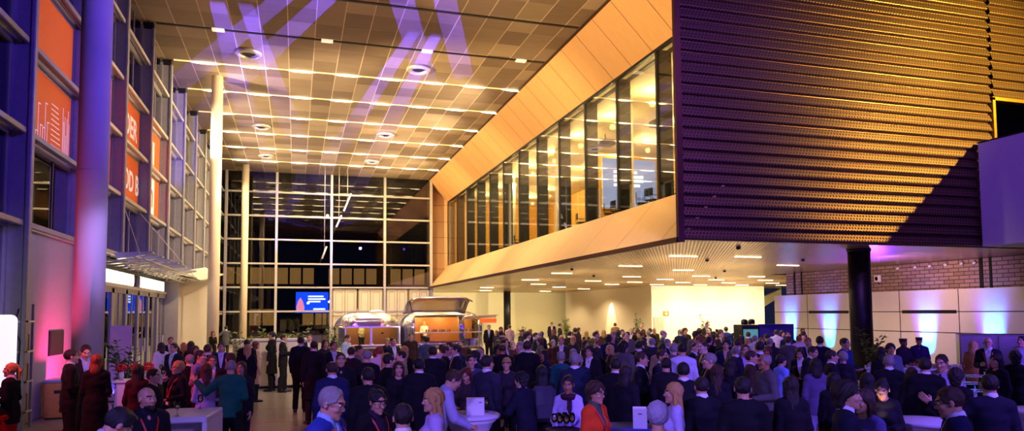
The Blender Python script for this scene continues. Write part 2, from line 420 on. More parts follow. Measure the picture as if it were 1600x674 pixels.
# a second night-side skin of thin frames seen through the first
# white double doors in the lower right of the far wall
DOORW = mat('white door panel', '#e6dcc6', .4, noise=.02)
for i, (a, b) in enumerate(((2.95, 4.95), (5.05, 7.1), (7.42, 9.25), (9.35, 11.15))):
    d = empty('door_%d' % (7+i), kind='structure')
    m = MB(); m.box(a, b, YF-.16, YF-.04, 0, 4.45)
    m.build('door_leaf', DOORW, d)
    m = MB(); mid = (a+b)/2
    for xx in (a, mid-.04, b-.08): m.box(xx, xx+.08, YF-.24, YF-.16, 0, 4.45)
    for zz in (0, 2.2, 4.37): m.box(a, b, YF-.24, YF-.16, zz, zz+.08)
    for (p, q) in ((a+.22, mid-.2), (mid+.2, b-.22)):
        for zz in (2.45, .25):
            z2 = zz+1.75
            m.box(p, q, YF-.19, YF-.16, zz, zz+.04); m.box(p, q, YF-.19, YF-.16, z2, z2+.04); m.box(p, p+.04, YF-.19, YF-.16, zz, z2); m.box(q-.04, q, YF-.19, YF-.16, zz, z2)
    m.build('door_frame', mat('greige frame', '#b5a68c', .5), d)
struct('wall_far', MB().box(XB+.15, 47, 75.5, 75.8, 0, 5.2), mat('beige block wall', '#d6c898', .7, noise=.05))
struct('trim_7', MB().box(11.3, 11.5, YF, 75.5, 0, 4.6), CREAM)

# exterior seen through the far glass
bld = thing('office_building', 'dark office building across the street with rows of lit windows', 'building', (0, 0, 0))
MB().box(-40, 40, 92, 99, -.3, 24).build('facade', mat('dark facade', '#131116', .8), bld)
LITW = mat('lit office window', '#a8854c', .5, emit='#d09448', es=.6, noise=.5, nscale=.6)
for row, (z0, z1) in enumerate(((1.0, 3.0), (6.1, 8.1))):
    for i in range(34):
        x = -24+i*1.55
        if rnd.random() < (.35 if row == 0 else .15): continue
        MB().box(x, x+1.3, 91.9, 92.0, z0, z1).build('lit_window', LITW, bld)
tv = thing('outdoor_screen', 'bright blue video screen with white text lines behind the far glass', 'screen', (1.35, 64.0, 0))
SCB = mat('blue screen light', '#1a48d8', .4, emit='#1450ff', es=2.0, noise=.5, nscale=1.2)
SCW = mat('white screen light', '#ffffff', .4, emit='#d8e4ff', es=3.2, noise=0)
MB().box(-1.42, 1.42, 0, .12, 2.45, 4.35, .02).build('screen_frame', DARK, tv)
MB().box(-1.36, 1.36, -.02, 0, 2.5, 4.3).build('screen_image', SCB, tv)
m = MB()
for zz, a, b in ((3.85, -.35, .95), (3.62, -.35, 1.1), (3.40, -.35, .7), (2.75, .1, 1.1)): m.box(a, b, -.03, -.02, zz, zz+.14)
m.build('screen_text', SCW, tv)
m = MB(); m.lathe([(.3, 0), (.34, .4), (.2, .9), (.02, 1.2)], (-.98, -.03, 2.6), 12, sy=.03); m.build('screen_picture', mat('pink screen light', '#ff9ab0', .4, emit='#ff8fae', es=2.0, noise=.5), tv)
m = MB(); m.box(-.9, -.8, .04, .1, 0, 2.45); m.box(.8, .9, .04, .1, 0, 2.45); m.build('stand', DARK, tv)

# ------------------------------------------------------------------ ceiling fittings
lines = [35.05, 39.4, 43.75, 48.1, 52.45, 56.85]
for j, y in enumerate(lines):
    names = ['first', 'second', 'third', 'fourth', 'fifth', 'sixth']
    s = thing('ceiling_strip_light', '%s lit ceiling strip counted from the camera towards the far glass' % names[j], 'ceiling light', (0, y, ZC), 0, 'lit strips across the ceiling')
    MB().box(-5.5, 11.0, -.05, .05, -.03, 0).build('channel', STRIP, s)
    x = -4.15
    first = None
    while x < 10.9:
        if first is None:
            m = MB(); m.lathe([(0, -.08), (.4, -.07), (.62, -.04), (.68, -.02)], (0, 0, 0), 20, sx=1.0, sy=.13); first = m.build('lamp', LAMP, s); first.location = (x, 0, -.01)
        else:
            c = first.copy(); COL.objects.link(c); c.parent = s; c.location = (x, 0, -.01)
        spot((x, y, ZC-.18), (x, y, 0), 330, WARM, 118, .6, .12, 'lamp_beam')
        x += 2.14
for y, lab in ((30.75, 'dark unlit ceiling strip with small white lamp covers'), (26.5, 'dark unlit ceiling strip nearest the camera')):
    s = thing('ceiling_strip_light', lab, 'ceiling light', (0, y, ZC), 0)
    MB().box(-5.5, 11.0, -.07, .07, -.03, 0).build('channel', DARK, s)
    if y > 30:
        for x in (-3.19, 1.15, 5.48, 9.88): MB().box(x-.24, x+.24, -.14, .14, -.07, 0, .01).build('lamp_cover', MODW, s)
d0 = None
for i, (x, y, lab) in enumerate(((-2.16, 33.1, 'round ceiling air diffuser nearest the left glazing, first row'), (5.48, 33.1, 'round ceiling air diffuser nearest the oak box, first row'), (-2.2, 46.1, 'round ceiling air diffuser on the left in the second row'), (5.46, 46.1, 'round ceiling air diffuser on the right in the second row'), (-2.22, 54.65, 'round ceiling air diffuser on the left, farthest row'), (5.46, 54.65, 'round ceiling air diffuser on the right, farthest row'))):
    if d0 is None:
        d0 = thing('ceiling_air_diffuser', lab, 'ceiling vent', (x, y, ZC), 0, 'round ceiling diffusers')
        MB().lathe([(.56, 0), (.58, -.10), (.46, -.20), (.40, -.12), (.40, -.02)], n=36).build('outer_ring', FINL, d0)
        MB().lathe([(.0, -.10), (.22, -.14), (.33, -.08), (.33, -.02)], n=36).build('inner_disc', DARK, d0)
        MB().lathe([(.36, -.01), (.36, -.08), (.34, -.08), (.34, -.01)], n=36).build('inner_ring', FINL, d0)
    else:
        c = clone(d0); c.location = (x, y, ZC); c['label'] = lab
# thin cables of a hanging mobile in the far bay
# ------------------------------------------------------------------ the raised box
def quad_slab(p, q, r_, s_, off):
    V = [Vector(p), Vector(q), Vector(r_), Vector(s_)]; o = Vector(off); W = [v+o for v in V]
    return MB().add([*V, *W], [(0, 1, 2, 3), (7, 6, 5, 4), (0, 4, 5, 1), (1, 5, 6, 2), (2, 6, 7, 3), (3, 7, 4, 0)])
ZT = 14.1; GZ0, GZ1 = 6.6, 12.3; YE = 62.4; YJ = YE-.6
# soffit of the oak frame (slopes from the outer top edge in to the glass head)
o = quad_slab((XB, YB, ZT), (XG, YB, GZ1), (XG, YJ, GZ1), (XB, YE, ZT), (.05, 0, .06)); struct('trim_8', o, WOOD)
o = quad_slab((XB, YB, ZB+.02), (XG, YB, GZ0), (XG, YJ, GZ0), (XB, YE, ZB+.02), (.05, 0, -.06)); struct('trim_9', o, WOODS)
o = quad_slab((XB, YE, ZB+.02), (XG, YJ, GZ0), (XG, YJ, GZ1), (XB, YE, ZT), (0, .06, 0)); struct('trim_10', o, WOOD)
# joints between the oak boards
jm = MB()
k = 0; y = YB+1.2
JN = mat('dark board joint', '#5f4224', .8)
while y < YE-.5:
    yy = min(y, YJ); dz = (GZ1-ZT); 
    jm.add([(XB, y, ZT-.008), (XB, y+.025, ZT-.008), (XG-.0, yy+.025, GZ1-.008), (XG-.0, yy, GZ1-.008)], [(0, 1, 2, 3)])
    if k % 2 == 0: jm.add([(XB-.008, y, ZB+.028), (XB-.008, y+.02, ZB+.028), (XG-.008, yy+.02, GZ0+.008), (XG-.008, yy, GZ0+.008)], [(0, 1, 2, 3)])
    y += 1.72; k += 1
for z in (6.3, 7.7, 9.1, 10.5, 12.0):
    t1 = .0; jm.add([(XB, YE-.012, z), (XB, YE-.012, z+.03), (XG, YJ-.012, z+.03*1), (XG, YJ-.012, z)], [(0, 1, 2, 3)])
struct('trim_11', jm, JN)
EDGE = mat('dark red-brown edge trim', '#4a2a26', .4, .6)
em = MB(); em.box(XB-.10, XB+.02, YB-.1, YE, ZB-.10, ZB+.06); em.box(XB-.06, XB+.02, YB-.1, YE, ZT-.02, ZT+.06); em.box(XB-.06, XB+.02, YE-.02, YE+.06, ZB, ZT)
em.box(XB-.10, XB+.10, YB-.14, YB, ZB-.10, ZC)
struct('trim_12', em, EDGE)
# perforated corrugated front
def corr(x0, x1, z0, z1, name):
    per = .345; prof = []
    z = z0
    while z < z1-.01:
        for dy, dz in ((0.02, 0), (-.03, .02), (-.085, .04), (-.095, .07), (-.06, .18), (-.02, .29), (0.02, .32)):
            if z+dz <= z1: prof.append((YB+dy, z+dz))
        z += per
    prof.append((YB+.03, z1))
    n = len(prof); xs = [x0, x1]; V = [(x, y, z) for x in xs for y, z in prof]
    F = [(i, i+1, n+i+1, n+i) for i in range(n-1)]
    m = MB().add(V, F); m.box(x0, x1, YB+.04, YB+.1, z0, z1)
    return struct(name, m, PERF)
corr(XB+.1, 23.85, ZB, ZC, 'wall_front')
corr(23.95, 31, 10.05, ZC, 'wall_front_upper')
struct('trim_13', MB().box(23.83, 23.95, YB-.14, YB+.1, ZB, 10.05).box(23.83, 31, YB-.14, YB+.1, 9.95, 10.07), mat('brass edge', '#c79a3c', .3, .9))
struct('wall_recess', MB().box(23.95, 31, YB+2.4, YB+2.5, ZB, 10.05).box(23.86, 23.95, YB+.1, YB+2.5, ZB, 10.0).box(23.95, 31, YB+.1, YB+2.5, 10.07, 10.1), BLACK)
# underside
struct('ceiling_soffit', MB().box(XB, 27.45, YB, 36.6, ZB-.03, ZB).box(XB, 47, 36.6, 80, ZB-.03, ZB), SOFF)
struct('slab', MB().box(XG, 31, YB+2.6, YE, ZB+.05, GZ0-.6), DARK)
# room inside the box
struct('floor_gallery', MB().box(XG+.05, 23.7, YB+.2, YE, GZ0-.12, GZ0-.05), mat('gallery floor', '#6b5636', .5))
struct('ceiling_gallery', MB().box(XG+.05, 23.7, YB+.2, YE, GZ1+.1, GZ1+.2), mat('gallery ceiling', '#c9b691', .7, noise=.05))
GW = mat('gallery wall ochre', '#c8963c', .6, noise=.06)
struct('wall_gallery', MB().box(22.4, 22.6, 31, YE, GZ0-.1, GZ1+.1).box(XG+.1, 22.6, YE-.55, YE-.45, GZ0-.1, GZ1+.1), GW)
struct('wall_gallery_screen', MB().box(17.6, 23.7, 41.0, 41.2, GZ0-.1, GZ1+.1), GW)
struct('wall_gallery_front', MB().box(XG+.1, 23.7, YB+.2, YB+.3, GZ0-.1, GZ1+.1), mat('gallery wall grey', '#a9a59c', .6))
struct('wall_gallery_back', MB().box(23.6, 23.7, YB+.2, 41, GZ0-.1, GZ1+.1), GW)
for i in range(3):
    c = MB(); c.lathe([(.22, GZ0-.05), (.22, GZ1+.1)], (15.2, 30.5+i*9.5, 0), 24); struct('column_%d' % (4+i), c, CREAM)
sc = thing('projection_screen', 'large pale blue projection screen inside the glazed gallery', 'screen', (20.2, 40.4, 0))
MB().box(-1.9, 1.9, .1, .2, 8.9, 12.15, .02).build('screen_frame', FINL, sc)
MB().box(-1.85, 1.85, .08, .1, 8.95, 12.1).build('screen_image', mat('pale screen light', '#5c6c94', .6, emit='#8fa8ec', es=.75, noise=.15, nscale=.8), sc)
m = MB()
for z, a, b in ((11.2, -1.1, .5), (10.9, -1.1, .95), (10.65, -1.1, .95), (10.35, -1.1, .7)): m.box(a, b, .05, .08, z, z+.17)
m.build('screen_text', mat('white screen text', '#ffffff', .5, emit='#ffffff', es=1.4, noise=0), sc)
# chairs along the glass
ch0 = None
chy = [24.6, 26.0, 26.9, 28.4, 29.3, 30.2, 31.8, 33.6, 44.5, 46.5, 48.5]
for i, y in enumerate(chy):
    lab = 'black gallery chair back showing above the oak sill'
    if ch0 is None:
        ch0 = thing('gallery_chair', lab, 'chair', (14.0, y, GZ0-.05), 0, 'chairs along the gallery glass')
        MB().box(-.24, .24, -.24, .24, .44, .50, .03).build('seat', BLACK, ch0)
        MB().box(-.27, -.22, -.23, .23, .62, .95, .02).build('backrest', BLACK, ch0)
        for sx in (-.2, .2):
            for sy in (-.2, .2): MB().tube([(sx, sy, 0), (sx*.9, sy*.9, .45)], .014).build('leg', FIN, ch0)
        m = MB()
        for sy in (-.22, .22): m.tube([(-.24, sy, .46), (-.26, sy, .7)], .012); m.tube([(-.24, sy, .66), (.15, sy, .66), (.18, sy, .46)], .014)
        m.build('armrest', BLACK, ch0)
    else:
        c = clone(ch0); c.location = (14.0, y, GZ0-.05)
        c.rotation_euler.z = .5*math.sin(i*2.3)
# glazing of the box: one window per bay
GY = [61.7, 57.9, 54.3, 50.9, 47.4, 44.0, 40.6, 37.2, 33.75, 30.3, 26.85, 23.4, 19.9]
for i in range(12):
    w = empty('window_%d' % (20+i), kind='structure')
    MB().box(XG, XG+.03, GY[i+1], GY[i], GZ0, GZ1).build('pane', GLASS, w)
    m = MB(); m.box(XG-.02, XG+.10, GY[i]-.07, GY[i]+.07, GZ0, GZ1); m.box(XG+.1, XG+.62, GY[i]-.03, GY[i]+.03, GZ0, GZ1)
    m.build('mullion', DARK, w)
    m = MB(); m.box(XG-.03, XG+.12, GY[i+1], GY[i], GZ1-.08, GZ1+.06); m.box(XG+.1, XG+.3, GY[i+1], GY[i], GZ1-.3, GZ1-.24); m.build('head_rail', DARK, w)
# lamps of the gallery
lm = None
for i in range(9):
    for j in range(2):
        x, y = 15.2+j*4.2, 24+i*4.2
        if lm is None:
            lm = thing('downlight', 'round white downlight in the gallery ceiling', 'ceiling light', (x, y, GZ1+.1), 0, 'gallery downlights')
            MB().lathe([(.16, 0), (.16, -.03), (.12, -.04), (0, -.04)], n=16).build('lamp_disc', LAMP, lm)
            MB().lathe([(.20, 0), (.20, -.02), (.16, -.03), (.16, 0)], n=16).build('rim', FINL, lm)
        else:
            c = clone(lm); c.location = (x, y, GZ1+.1)
        point((x, y, GZ1-.5), 430, (1, .72, .30), .15)
for i, (x, y) in enumerate(((16.5, 27), (17.5, 31.5), (16.5, 36), (19.5, 27))):
    v = thing('ceiling_projector_box', 'dark box hanging under the gallery ceiling behind the glass', 'projector', (x, y, GZ1-.1), 0, 'dark boxes under the gallery ceiling')
    MB().box(-.5, .5, -.35, .35, -.45, -.15, .04).build('housing', DARK, v); MB().tube([(0, 0, .2), (0, 0, -.2)], .03).build('bracket', DARK, v)

# bridge on the right with its solid parapet
PP = mat('violet-lit plaster', '#b9b4c0', .6, noise=.04)
br = MB(); br.box(23.0, 23.25, 2, YB-.15, ZB, 8.3, .01); br.box(23.25, 28, 2, YB-.15, ZB, ZB+.3)
struct('wall_bridge', br, PP)
struct('trim_14', MB().box(22.97, 23.28, 2, YB-.15, 8.3, 8.34), DARK)

# under the box ------------------------------------------------------
for x, y, n_ in ((19.15, 20.45, 7), (21.4, 72, 8)):
    c = MB(); c.lathe([(.37, 0), (.37, ZB-.03)], (x, y, 0), 40); c.lathe([(.40, ZB-.12), (.40, ZB-.03)], (x, y, 0), 40)
    struct('column_%d' % n_, c, DARK)
struct('wall_white', MB().box(28.8, 40, 54, 74, 0, ZB-.03), CREAM)
struct('wall_stair', MB().prism([(40.2, 2.2), (46.5, 4.6), (46.5, 3.9), (40.2, 0.6)], 'y', 60, 60.4).box(40, 47, 64, 64.2, 0, ZB), mat('stair side beige', '#cdbb8d', .7))
sg = tag(MB().box(29.85, 30.4, 53.9, 53.97, 2.05, 2.45, .02).build('arrow_sign', mat('orange sign', '#d87808', .6, emit='#ff8000', es=.25, noise=0)), 'small orange sign with a white down arrow on the white wall', 'sign')
a = MB(); a.box(30.09, 30.16, 53.88, 53.9, 2.18, 2.40); a.prism([(29.98, 2.25), (30.27, 2.25), (30.125, 2.09)], 'y', 53.88, 53.9); a.build('arrow', WHITEV, sg)
pd = empty('door_11', kind='structure'); MB().box(28.95, 29.95, 53.9, 53.98, 0, 1.95, .01).build('door_leaf', mat('pale ribbed door', '#c9c2ac', .5), pd)
m = MB()
for i in range(9): m.box(29.0+i*.1, 29.03+i*.1, 53.88, 53.9, .1, 1.9)
m.build('rib', mat('door rib', '#a9a18a', .5), pd)
# right wall: white panels below, bricks above
rw = MB(); XR = 27.5
rw.box(XR, XR+.25, 8, 36.15, 0, 3.33)
struct('wall_right', rw, WHITE)
struct('wall_right_brick', MB().box(XR+.05, XR+.3, 8, 35.1, 3.33, ZB-.03), BRICK)
g = MB()
gw = .018
for z in (2.35, 1.42): g.box(XR-.004, XR, 8, 36.15, z-gw, z+gw)
for y in (33.3, 30.1, 26.93, 23.78, 20.6, 17.4, 14.2): g.box(XR-.004, XR, y-gw, y+gw, 0, 3.33)
for a, b in ((33.2, 30.2), (26.8, 23.9)): g.box(XR-.006, XR, b, a, 2.27, 2.42)
struct('trim_15', g, DARK)
struct('trim_16', MB().box(XR-.0, XR+.12, 34.3, 34.4, 3.33, ZB).box(XR, XR+.12, 33.7, 33.78, 3.33, ZB).box(XR, XR+.1, 22.6, 22.75, 3.33, ZB).box(XR, XR+.1, 22.2, 22.3, 3.33, ZB), DARK)
for y, z in ((28.1, 3.95), ):
    s = thing('wall_speaker', 'small white loudspeaker on the brick wall beside the dark column', 'speaker', (XR-.02, y, z))
    MB().box(-.16, 0, -.17, .17, -.14, .2, .03).build('housing', WHITE, s); MB().lathe([(0, 0), (.1, 0)], (0, 0, 0), 16).build('cone', DARK, s, rot=(0, R(-90), 0), loc=(-.165, 0, .03)); MB().tube([(-.05, 0, -.12), (.02, 0, -.26)], .02).build('bracket', DARK, s)
for i, y in enumerate((26.9, 25.9, 25.1, 24.3, 23.5, 22.9)):
    s = thing('wall_spotlight', 'tiny round spotlight under the soffit on the brick wall', 'spotlight', (XR-.05, y, 4.42), 0, 'small spots on the brick wall')
    MB().lathe([(.05, -.08), (.06, 0), (.05, .06), (0, .07)], n=12).build('head', WHITE, s, rot=(0, R(60), 0)); MB().tube([(0, 0, 0), (.05, 0, .12)], .012).build('bracket', DARK, s)
# linear lamps in the soffit
ll = None
for (x, y) in [(14.5, 24.5), (15.2, 30.5), (17.3, 24.3), (14.2, 37), (19.5, 33), (15, 45), (18, 52), (22.5, 28.5)]+[(x, y) for x in (24, 28, 32, 36, 40) for y in (38.5, 43, 47.5, 51.5)]+[(20, 40), (20, 46), (16, 60), (22, 58), (26, 62), (18, 68), (25, 70)]:
    if ll is None:
        ll = thing('ceiling_linear_lamp', 'short white linear lamp set in the metal soffit', 'ceiling light', (x, y, ZB-.03), 0, 'linear lamps in the soffit')
        MB().box(-.6, .6, -.035, .035, -.025, -.01).build('lamp_tube', LAMPL, ll); MB().box(-.62, .62, -.06, .06, -.012, 0).build('housing', FINL, ll)
    else:
        c = clone(ll); c.location = (x, y, ZB-.03)
    spot((x, y, ZB-.08), (x, y, 0), (900 if y > 55 else 650) if y > 36 else 380, (1, .78, .45), 150, .5, .25, 'lamp_beam')
for i, (x, y) in enumerate(((14.3, 20.6), (16.5, 26), (13.2, 33), (20.5, 25), (17, 39), (26, 40), (22, 33))):
    s = tag(MB().lathe([(0, -.10), (.07, -.08), (.09, -.02), (.05, 0)], n=14).build('ceiling_detector', DARK, loc=(x, y, ZB-.03)), 'small dark round detector on the metal soffit', 'detector', 'detectors on the soffit')
WASH = []
# washers standing at the foot of the right wall
for i, (y, lab) in enumerate(((34.7, 'nearest the passage'), (31.6, 'left of the dark column'), (25.4, 'behind the two cooks'), (22.2, 'behind the tall steel cabinets'))):
    s = thing('floor_washer', 'black uplight on the floor at the white wall, '+lab, 'spotlight', (XR-.45, y, 0))
    MB().box(-.12, .12, -.1, .1, .1, .32, .02).build('lamp_head', BLACK, s); MB().box(-.12, .12, -.14, .14, 0, .05, .01).build('base', BLACK, s)
    WASH.append(y)
# ------------------------------------------------------------------ event lighting
w_ = bpy.data.worlds.new('night'); SC.world = w_; w_.use_nodes = True
w_.node_tree.nodes['Background'].inputs[0].default_value = (.012, .016, .05, 1); w_.node_tree.nodes['Background'].inputs[1].default_value = .5

def gobo(loc, mid, along, power, color, half, width, gap):
    o = spot(loc, mid, power, color, math.degrees(2*math.atan(half/(Vector(mid)-Vector(loc)).length)), .15, .02, 'pattern_beam')
    z = (Vector(loc)-Vector(mid)).normalized(); y = Vector(along); y = (y-z*y.dot(z)).normalized(); x = y.cross(z)
    m = Matrix((x, y, z)).transposed().to_4x4(); m.translation = Vector(loc); o.matrix_world = m
    l = o.data; l.use_nodes = True; nt = l.node_tree
    em = [n for n in nt.nodes if n.type == 'EMISSION'][0]
    tc = nt.nodes.new('ShaderNodeTexCoord'); s = nt.nodes.new('ShaderNodeSeparateXYZ'); nt.links.new(tc.outputs['Normal'], s.inputs[0])
    u = math_node(nt, 'ABSOLUTE', math_node(nt, 'DIVIDE', s.outputs[0], s.outputs[2]))
    L_ = (Vector(mid)-Vector(loc)).length
    a = math_node(nt, 'GREATER_THAN', u, gap/2/L_); b = math_node(nt, 'LESS_THAN', u, (gap/2+width)/L_)
    nt.links.new(math_node(nt, 'MULTIPLY', a, b), em.inputs['Strength'])
    return o
VIO = (.12, .08, 1.0)
gobo((1.5, 22, 3.2), (-1.5, 31, ZC), (4.6, -11.5, 0), 15600, VIO, 9.5, .95, .7)
gobo((0.5, 26, 3.2), (-2.0, 38, ZC), (.9, 20, 0), 15600, VIO, 13, .95, .8)
gobo((7.5, 24, 3.2), (5.0, 27.5, ZC), (2.7, 9, 0), 10800, VIO, 6.5, .9, .7)
gobo((6.5, 30, 3.2), (4.6, 39, ZC), (-1.0, 22, 0), 15600, VIO, 15, .9, .8)

def slit(loc, target, power, color, width, angle):      # uplight with barn doors: a soft upright bar of light
    o = gobo(loc, target, (0, 0, 1), power, color, 1, 1, 0)
    o.data.spot_size = R(angle); o.data.spot_blend = .9
    nt = o.data.node_tree; em = [n for n in nt.nodes if n.type == 'EMISSION'][0]
    s = [n for n in nt.nodes if n.type == 'SEPXYZ'][0]
    u = math_node(nt, 'ABSOLUTE', math_node(nt, 'DIVIDE', s.outputs[0], s.outputs[2])); L_ = (Vector(target)-Vector(loc)).length
    mr = nt.nodes.new('ShaderNodeMapRange'); mr.interpolation_type = 'SMOOTHSTEP'; nt.links.new(u, mr.inputs[0])
    mr.inputs[1].default_value = width*.35/L_; mr.inputs[2].default_value = width/L_; mr.inputs[3].default_value = 1; mr.inputs[4].default_value = 0
    nt.links.new(mr.outputs[0], em.inputs['Strength'])
for y in WASH:
    slit((XR-1.2, y, .35), (XR, y, 1.3), 800, (0, .42, 1), .55, 75)
    slit((XR-1.3, y+.1, .35), (XR, y+.1, 2.4), 420, (.22, .04, 1), 1.15, 78)
# violet wash on the front of the left glazing and the front column
spot((3.5, 9.5, 9.5), (-6, 16.5, 8.5), 3000, (.09, .03, 1), 52, .7, .3)
spot((3.5, 6, 7), (-5, 20, 4.5), 2200, (.24, .13, 1), 50, .8, .1)
spot((1.5, 8, 10), (-6, 27, 9), 1800, (.3, .16, 1), 40, .8, .1)
# warm light raking the far glazing bays
spot((6.5, 30, 12.5), (-6, 40, 9), 9000, (1, .74, .38), 75, .8, .1)
spot((6.5, 44, 12.5), (-6, 52, 8), 8000, (1, .74, .38), 75, .8, .1)
spot((3, 48, 12.5), (2.8, 61, 7), 4500, (1, .74, .38), 80, .8, .1)
spot((4, 26, 13.2), (-6, 25, 10), 1200, (1, .66, .4), 60, .8, .1)
# pink and blue uplights at the grey panel
spot((-4.2, 19.9, .5), (-5.82, 20.4, 1.5), 900, (1, .04, .22), 92, 1.0, .1)
spot((-4.9, 22.6, .2), (-5.75, 22.9, 3.2), 900, BLUE, 60, .8, .05)
spot((1, 7, 5.5), (-4.2, 16.5, 2.6), 800, (.75, .62, 1), 28, .9, .2)  # added pale fill on the lower front column, not an uplight
spot((-5.5, 14.3, .5), (-3.9, 15.3, 4.2), 420, PINK, 46, .8, .05)
spot((-2.0, 12.5, 4.2), (-5.8, 20.5, 2.6), 700, (.35, .25, 1), 40, .8, .1)
# added floods brightening the oak frame, set off the left glazing without fixtures
for y in (24, 34, 46, 57):
    spot((-5.0, y-6, 9.0), (XB+1, y+1, 11.8), 16000, (1, .70, .30), 50, .9, .1)
    spot((-5.0, y-4, 12.0), (XB+1, y, 5.6), 10000, (1, .76, .42), 40, .9, .1)
# raised box front
spot((28.5, 9, 13.2), (22.6, 19, 11.0), 22000, (1, .62, .09), 58, 1.0, .12)
spot((24.5, 13.5, 13.8), (20.0, 19, 10.5), 1400, (1, .62, .12), 36, .8, .1)
spot((13, 7.5, 13.2), (15.5, 19, 8.8), 3600, (.50, .17, .8), 70, .9, .2)
spot((9.5, 11, 12.5), (12.5, 19, 9), 3000, (.16, .07, 1), 70, .9, .2)
spot((16, 8, 1.8), (15, 19, 6.5), 1500, (.18, .06, 1), 80, .9, .2)
# bridge parapet
spot((14, 9, 8.5), (23, 16, 6.6), 2200, (.20, .07, 1), 45, .8, .2)
# violet on the soffit in front of the brick wall
spot((25.8, 19, 1.2), (23, 26, ZB), 1500, (.20, .04, 1), 80, .8, .1)
spot((26.2, 27, 1.5), (22.0, 24.5, ZB), 2200, (.20, .04, 1), 80, .8, .1)
spot((22, 22, 3.9), (27.5, 27, 4.0), 900, (1, .5, .5), 90, .9, .1)
spot((21.8, 20.8, 4.3), (27.5, 25, 2.6), 380, (1, .66, .66), 90, .9, .2)
# crowd: violet from the front trusses, warm from behind
spot((-3, .5, 6), (2.5, 9, 1.2), 2200, (.30, .18, 1), 60, .9, .2)
spot((9, 1, 6), (6, 10, 1.2), 2600, (.24, .12, 1), 65, .9, .2)
spot((17, 4, 8), (13, 12, 1.2), 3400, (.20, .10, 1), 60, .9, .2)
spot((-5.2, 12, 4.2), (-2.6, 13.5, 1.3), 650, (1, .1, .16), 70, .9, .1)
spot((6, 30, 12), (7, 22, 1.2), 4500, (1, .7, .4), 60, .9, .2)
# white wall inside the passage
spot((29.5, 51, 4.4), (30.5, 54, 2.0), 30, (1, .85, .6), 40, .5, .05)
for x in (30, 33, 36, 39): spot((x, 49, 4.4), (x, 54, 2.2), 1000, (1, .85, .58), 80, .8, .1)
spot((27.9, 62, 4.5), (28.8, 62, 1.2), 900, (1, .82, .55), 40, .15, .03)

# added warm washes that brighten the far ceiling
for y in (36, 42, 48, 54): 
    spot((-5.2, y, 10.6), (1.5, y+2, ZC), 1500, WARM, 110, .9, .1)
    spot((10.6, y, 10.4), (4.5, y+2, ZC), 1500, WARM, 110, .9, .1)

# added warm fills in mid air under the box, brightening the soffit; no fixtures
for x, y in ((15, 27), (20, 30), (15, 36), (22, 38), (28, 42), (16, 46), (24, 48), (34, 45), (16, 58), (24, 64)):
    spot((x, y, 2.6), (x+.3, y+.3, ZB), 260, (1, .74, .40), 155, .6, .3, 'soffit_fill')
# violet and red light on the left caravan
spot((2.0, 29, 4.6), (3.7, 35.6, 2.3), 1600, (.25, .06, 1), 40, .8, .1)
spot((6.0, 30, 4.6), (3.9, 35.8, 2.5), 120, (1, .1, .2), 30, .8, .1)

spot((43, 50, 4.3), (43, 60, 2.2), 900, (1, .82, .5), 90, .8, .2)  # added fill brightening the stair wall; no fixture there

spot((2.5, 13, 10.5), (-.5, 24.8, .9), 2600, (1, .80, .55), 26, .9, .1)
spot((7, 15, 11), (4, 22, 1.4), 1600, (1, .74, .5), 50, .9, .1)

spot((2.0, -2.5, 4.2), (1.5, 8, 1.3), 950, (.34, .24, 1), 60, .9, .2)  # added pair of fills behind the camera, brightening the dark faces
spot((5.5, -2.5, 4.4), (7, 9, 1.3), 950, (.26, .16, 1), 60, .9, .2)

for x in (13.5, 17.5, 24): spot((x, 67, 4.4), (x, 75.5, 2.0), 1300, (1, .84, .56), 95, .8, .1)  # added fills for the beige far wall, without fixtures
# ------------------------------------------------------------------ people: surfaces grown from a distance field
def surface_nets(D, org, h):
    S = D < 0
    nx, ny, nz = D.shape
    c = np.zeros((nx-1, ny-1, nz-1), np.int8)
    for i in (0, 1):
        for j in (0, 1):
            for k in (0, 1): c += S[i:nx-1+i, j:ny-1+j, k:nz-1+k]
    act = (c > 0) & (c < 8)
    I = np.argwhere(act); n = len(I)
    idm = np.full(act.shape, -1, np.int32); idm[act] = np.arange(n)
    acc = np.zeros((n, 3)); cnt = np.zeros(n)
    cor = [(i, j, k) for i in (0, 1) for j in (0, 1) for k in (0, 1)]
    val = {q: D[I[:, 0]+q[0], I[:, 1]+q[1], I[:, 2]+q[2]] for q in cor}
    for q in cor:
        for ax in range(3):
            if q[ax]: continue
            r = list(q); r[ax] = 1; r = tuple(r)
            a, b = val[q], val[r]; m = (a < 0) != (b < 0)
            t = np.where(m, a/np.where(m, a-b, 1), 0)
            p = np.zeros((n, 3)); p[:] = q; p[:, ax] = t
            acc[m] += p[m]; cnt[m] += 1
    V = (I+acc/cnt[:, None])*h+np.array(org)
    Q = []
    for ax in range(3):
        sl0 = [slice(1, -1)]*3; sl1 = [slice(1, -1)]*3
        sl0[ax] = slice(0, -1); sl1[ax] = slice(1, None)
        A, B = S[tuple(sl0)], S[tuple(sl1)]
        E = np.argwhere(A != B)
        if not len(E): continue
        off = np.ones(3, int); off[ax] = 0; E = E+off
        sgn = S[E[:, 0], E[:, 1], E[:, 2]]
        u, v = (ax+1) % 3, (ax+2) % 3
        def cell(du, dv):
            e = E.copy(); e[:, u] += du; e[:, v] += dv; return idm[e[:, 0], e[:, 1], e[:, 2]]
        q = np.stack([cell(-1, -1), cell(0, -1), cell(0, 0), cell(-1, 0)], 1)
        q[~sgn] = q[~sgn][:, ::-1]
        Q.append(q)
    return V, np.concatenate(Q)
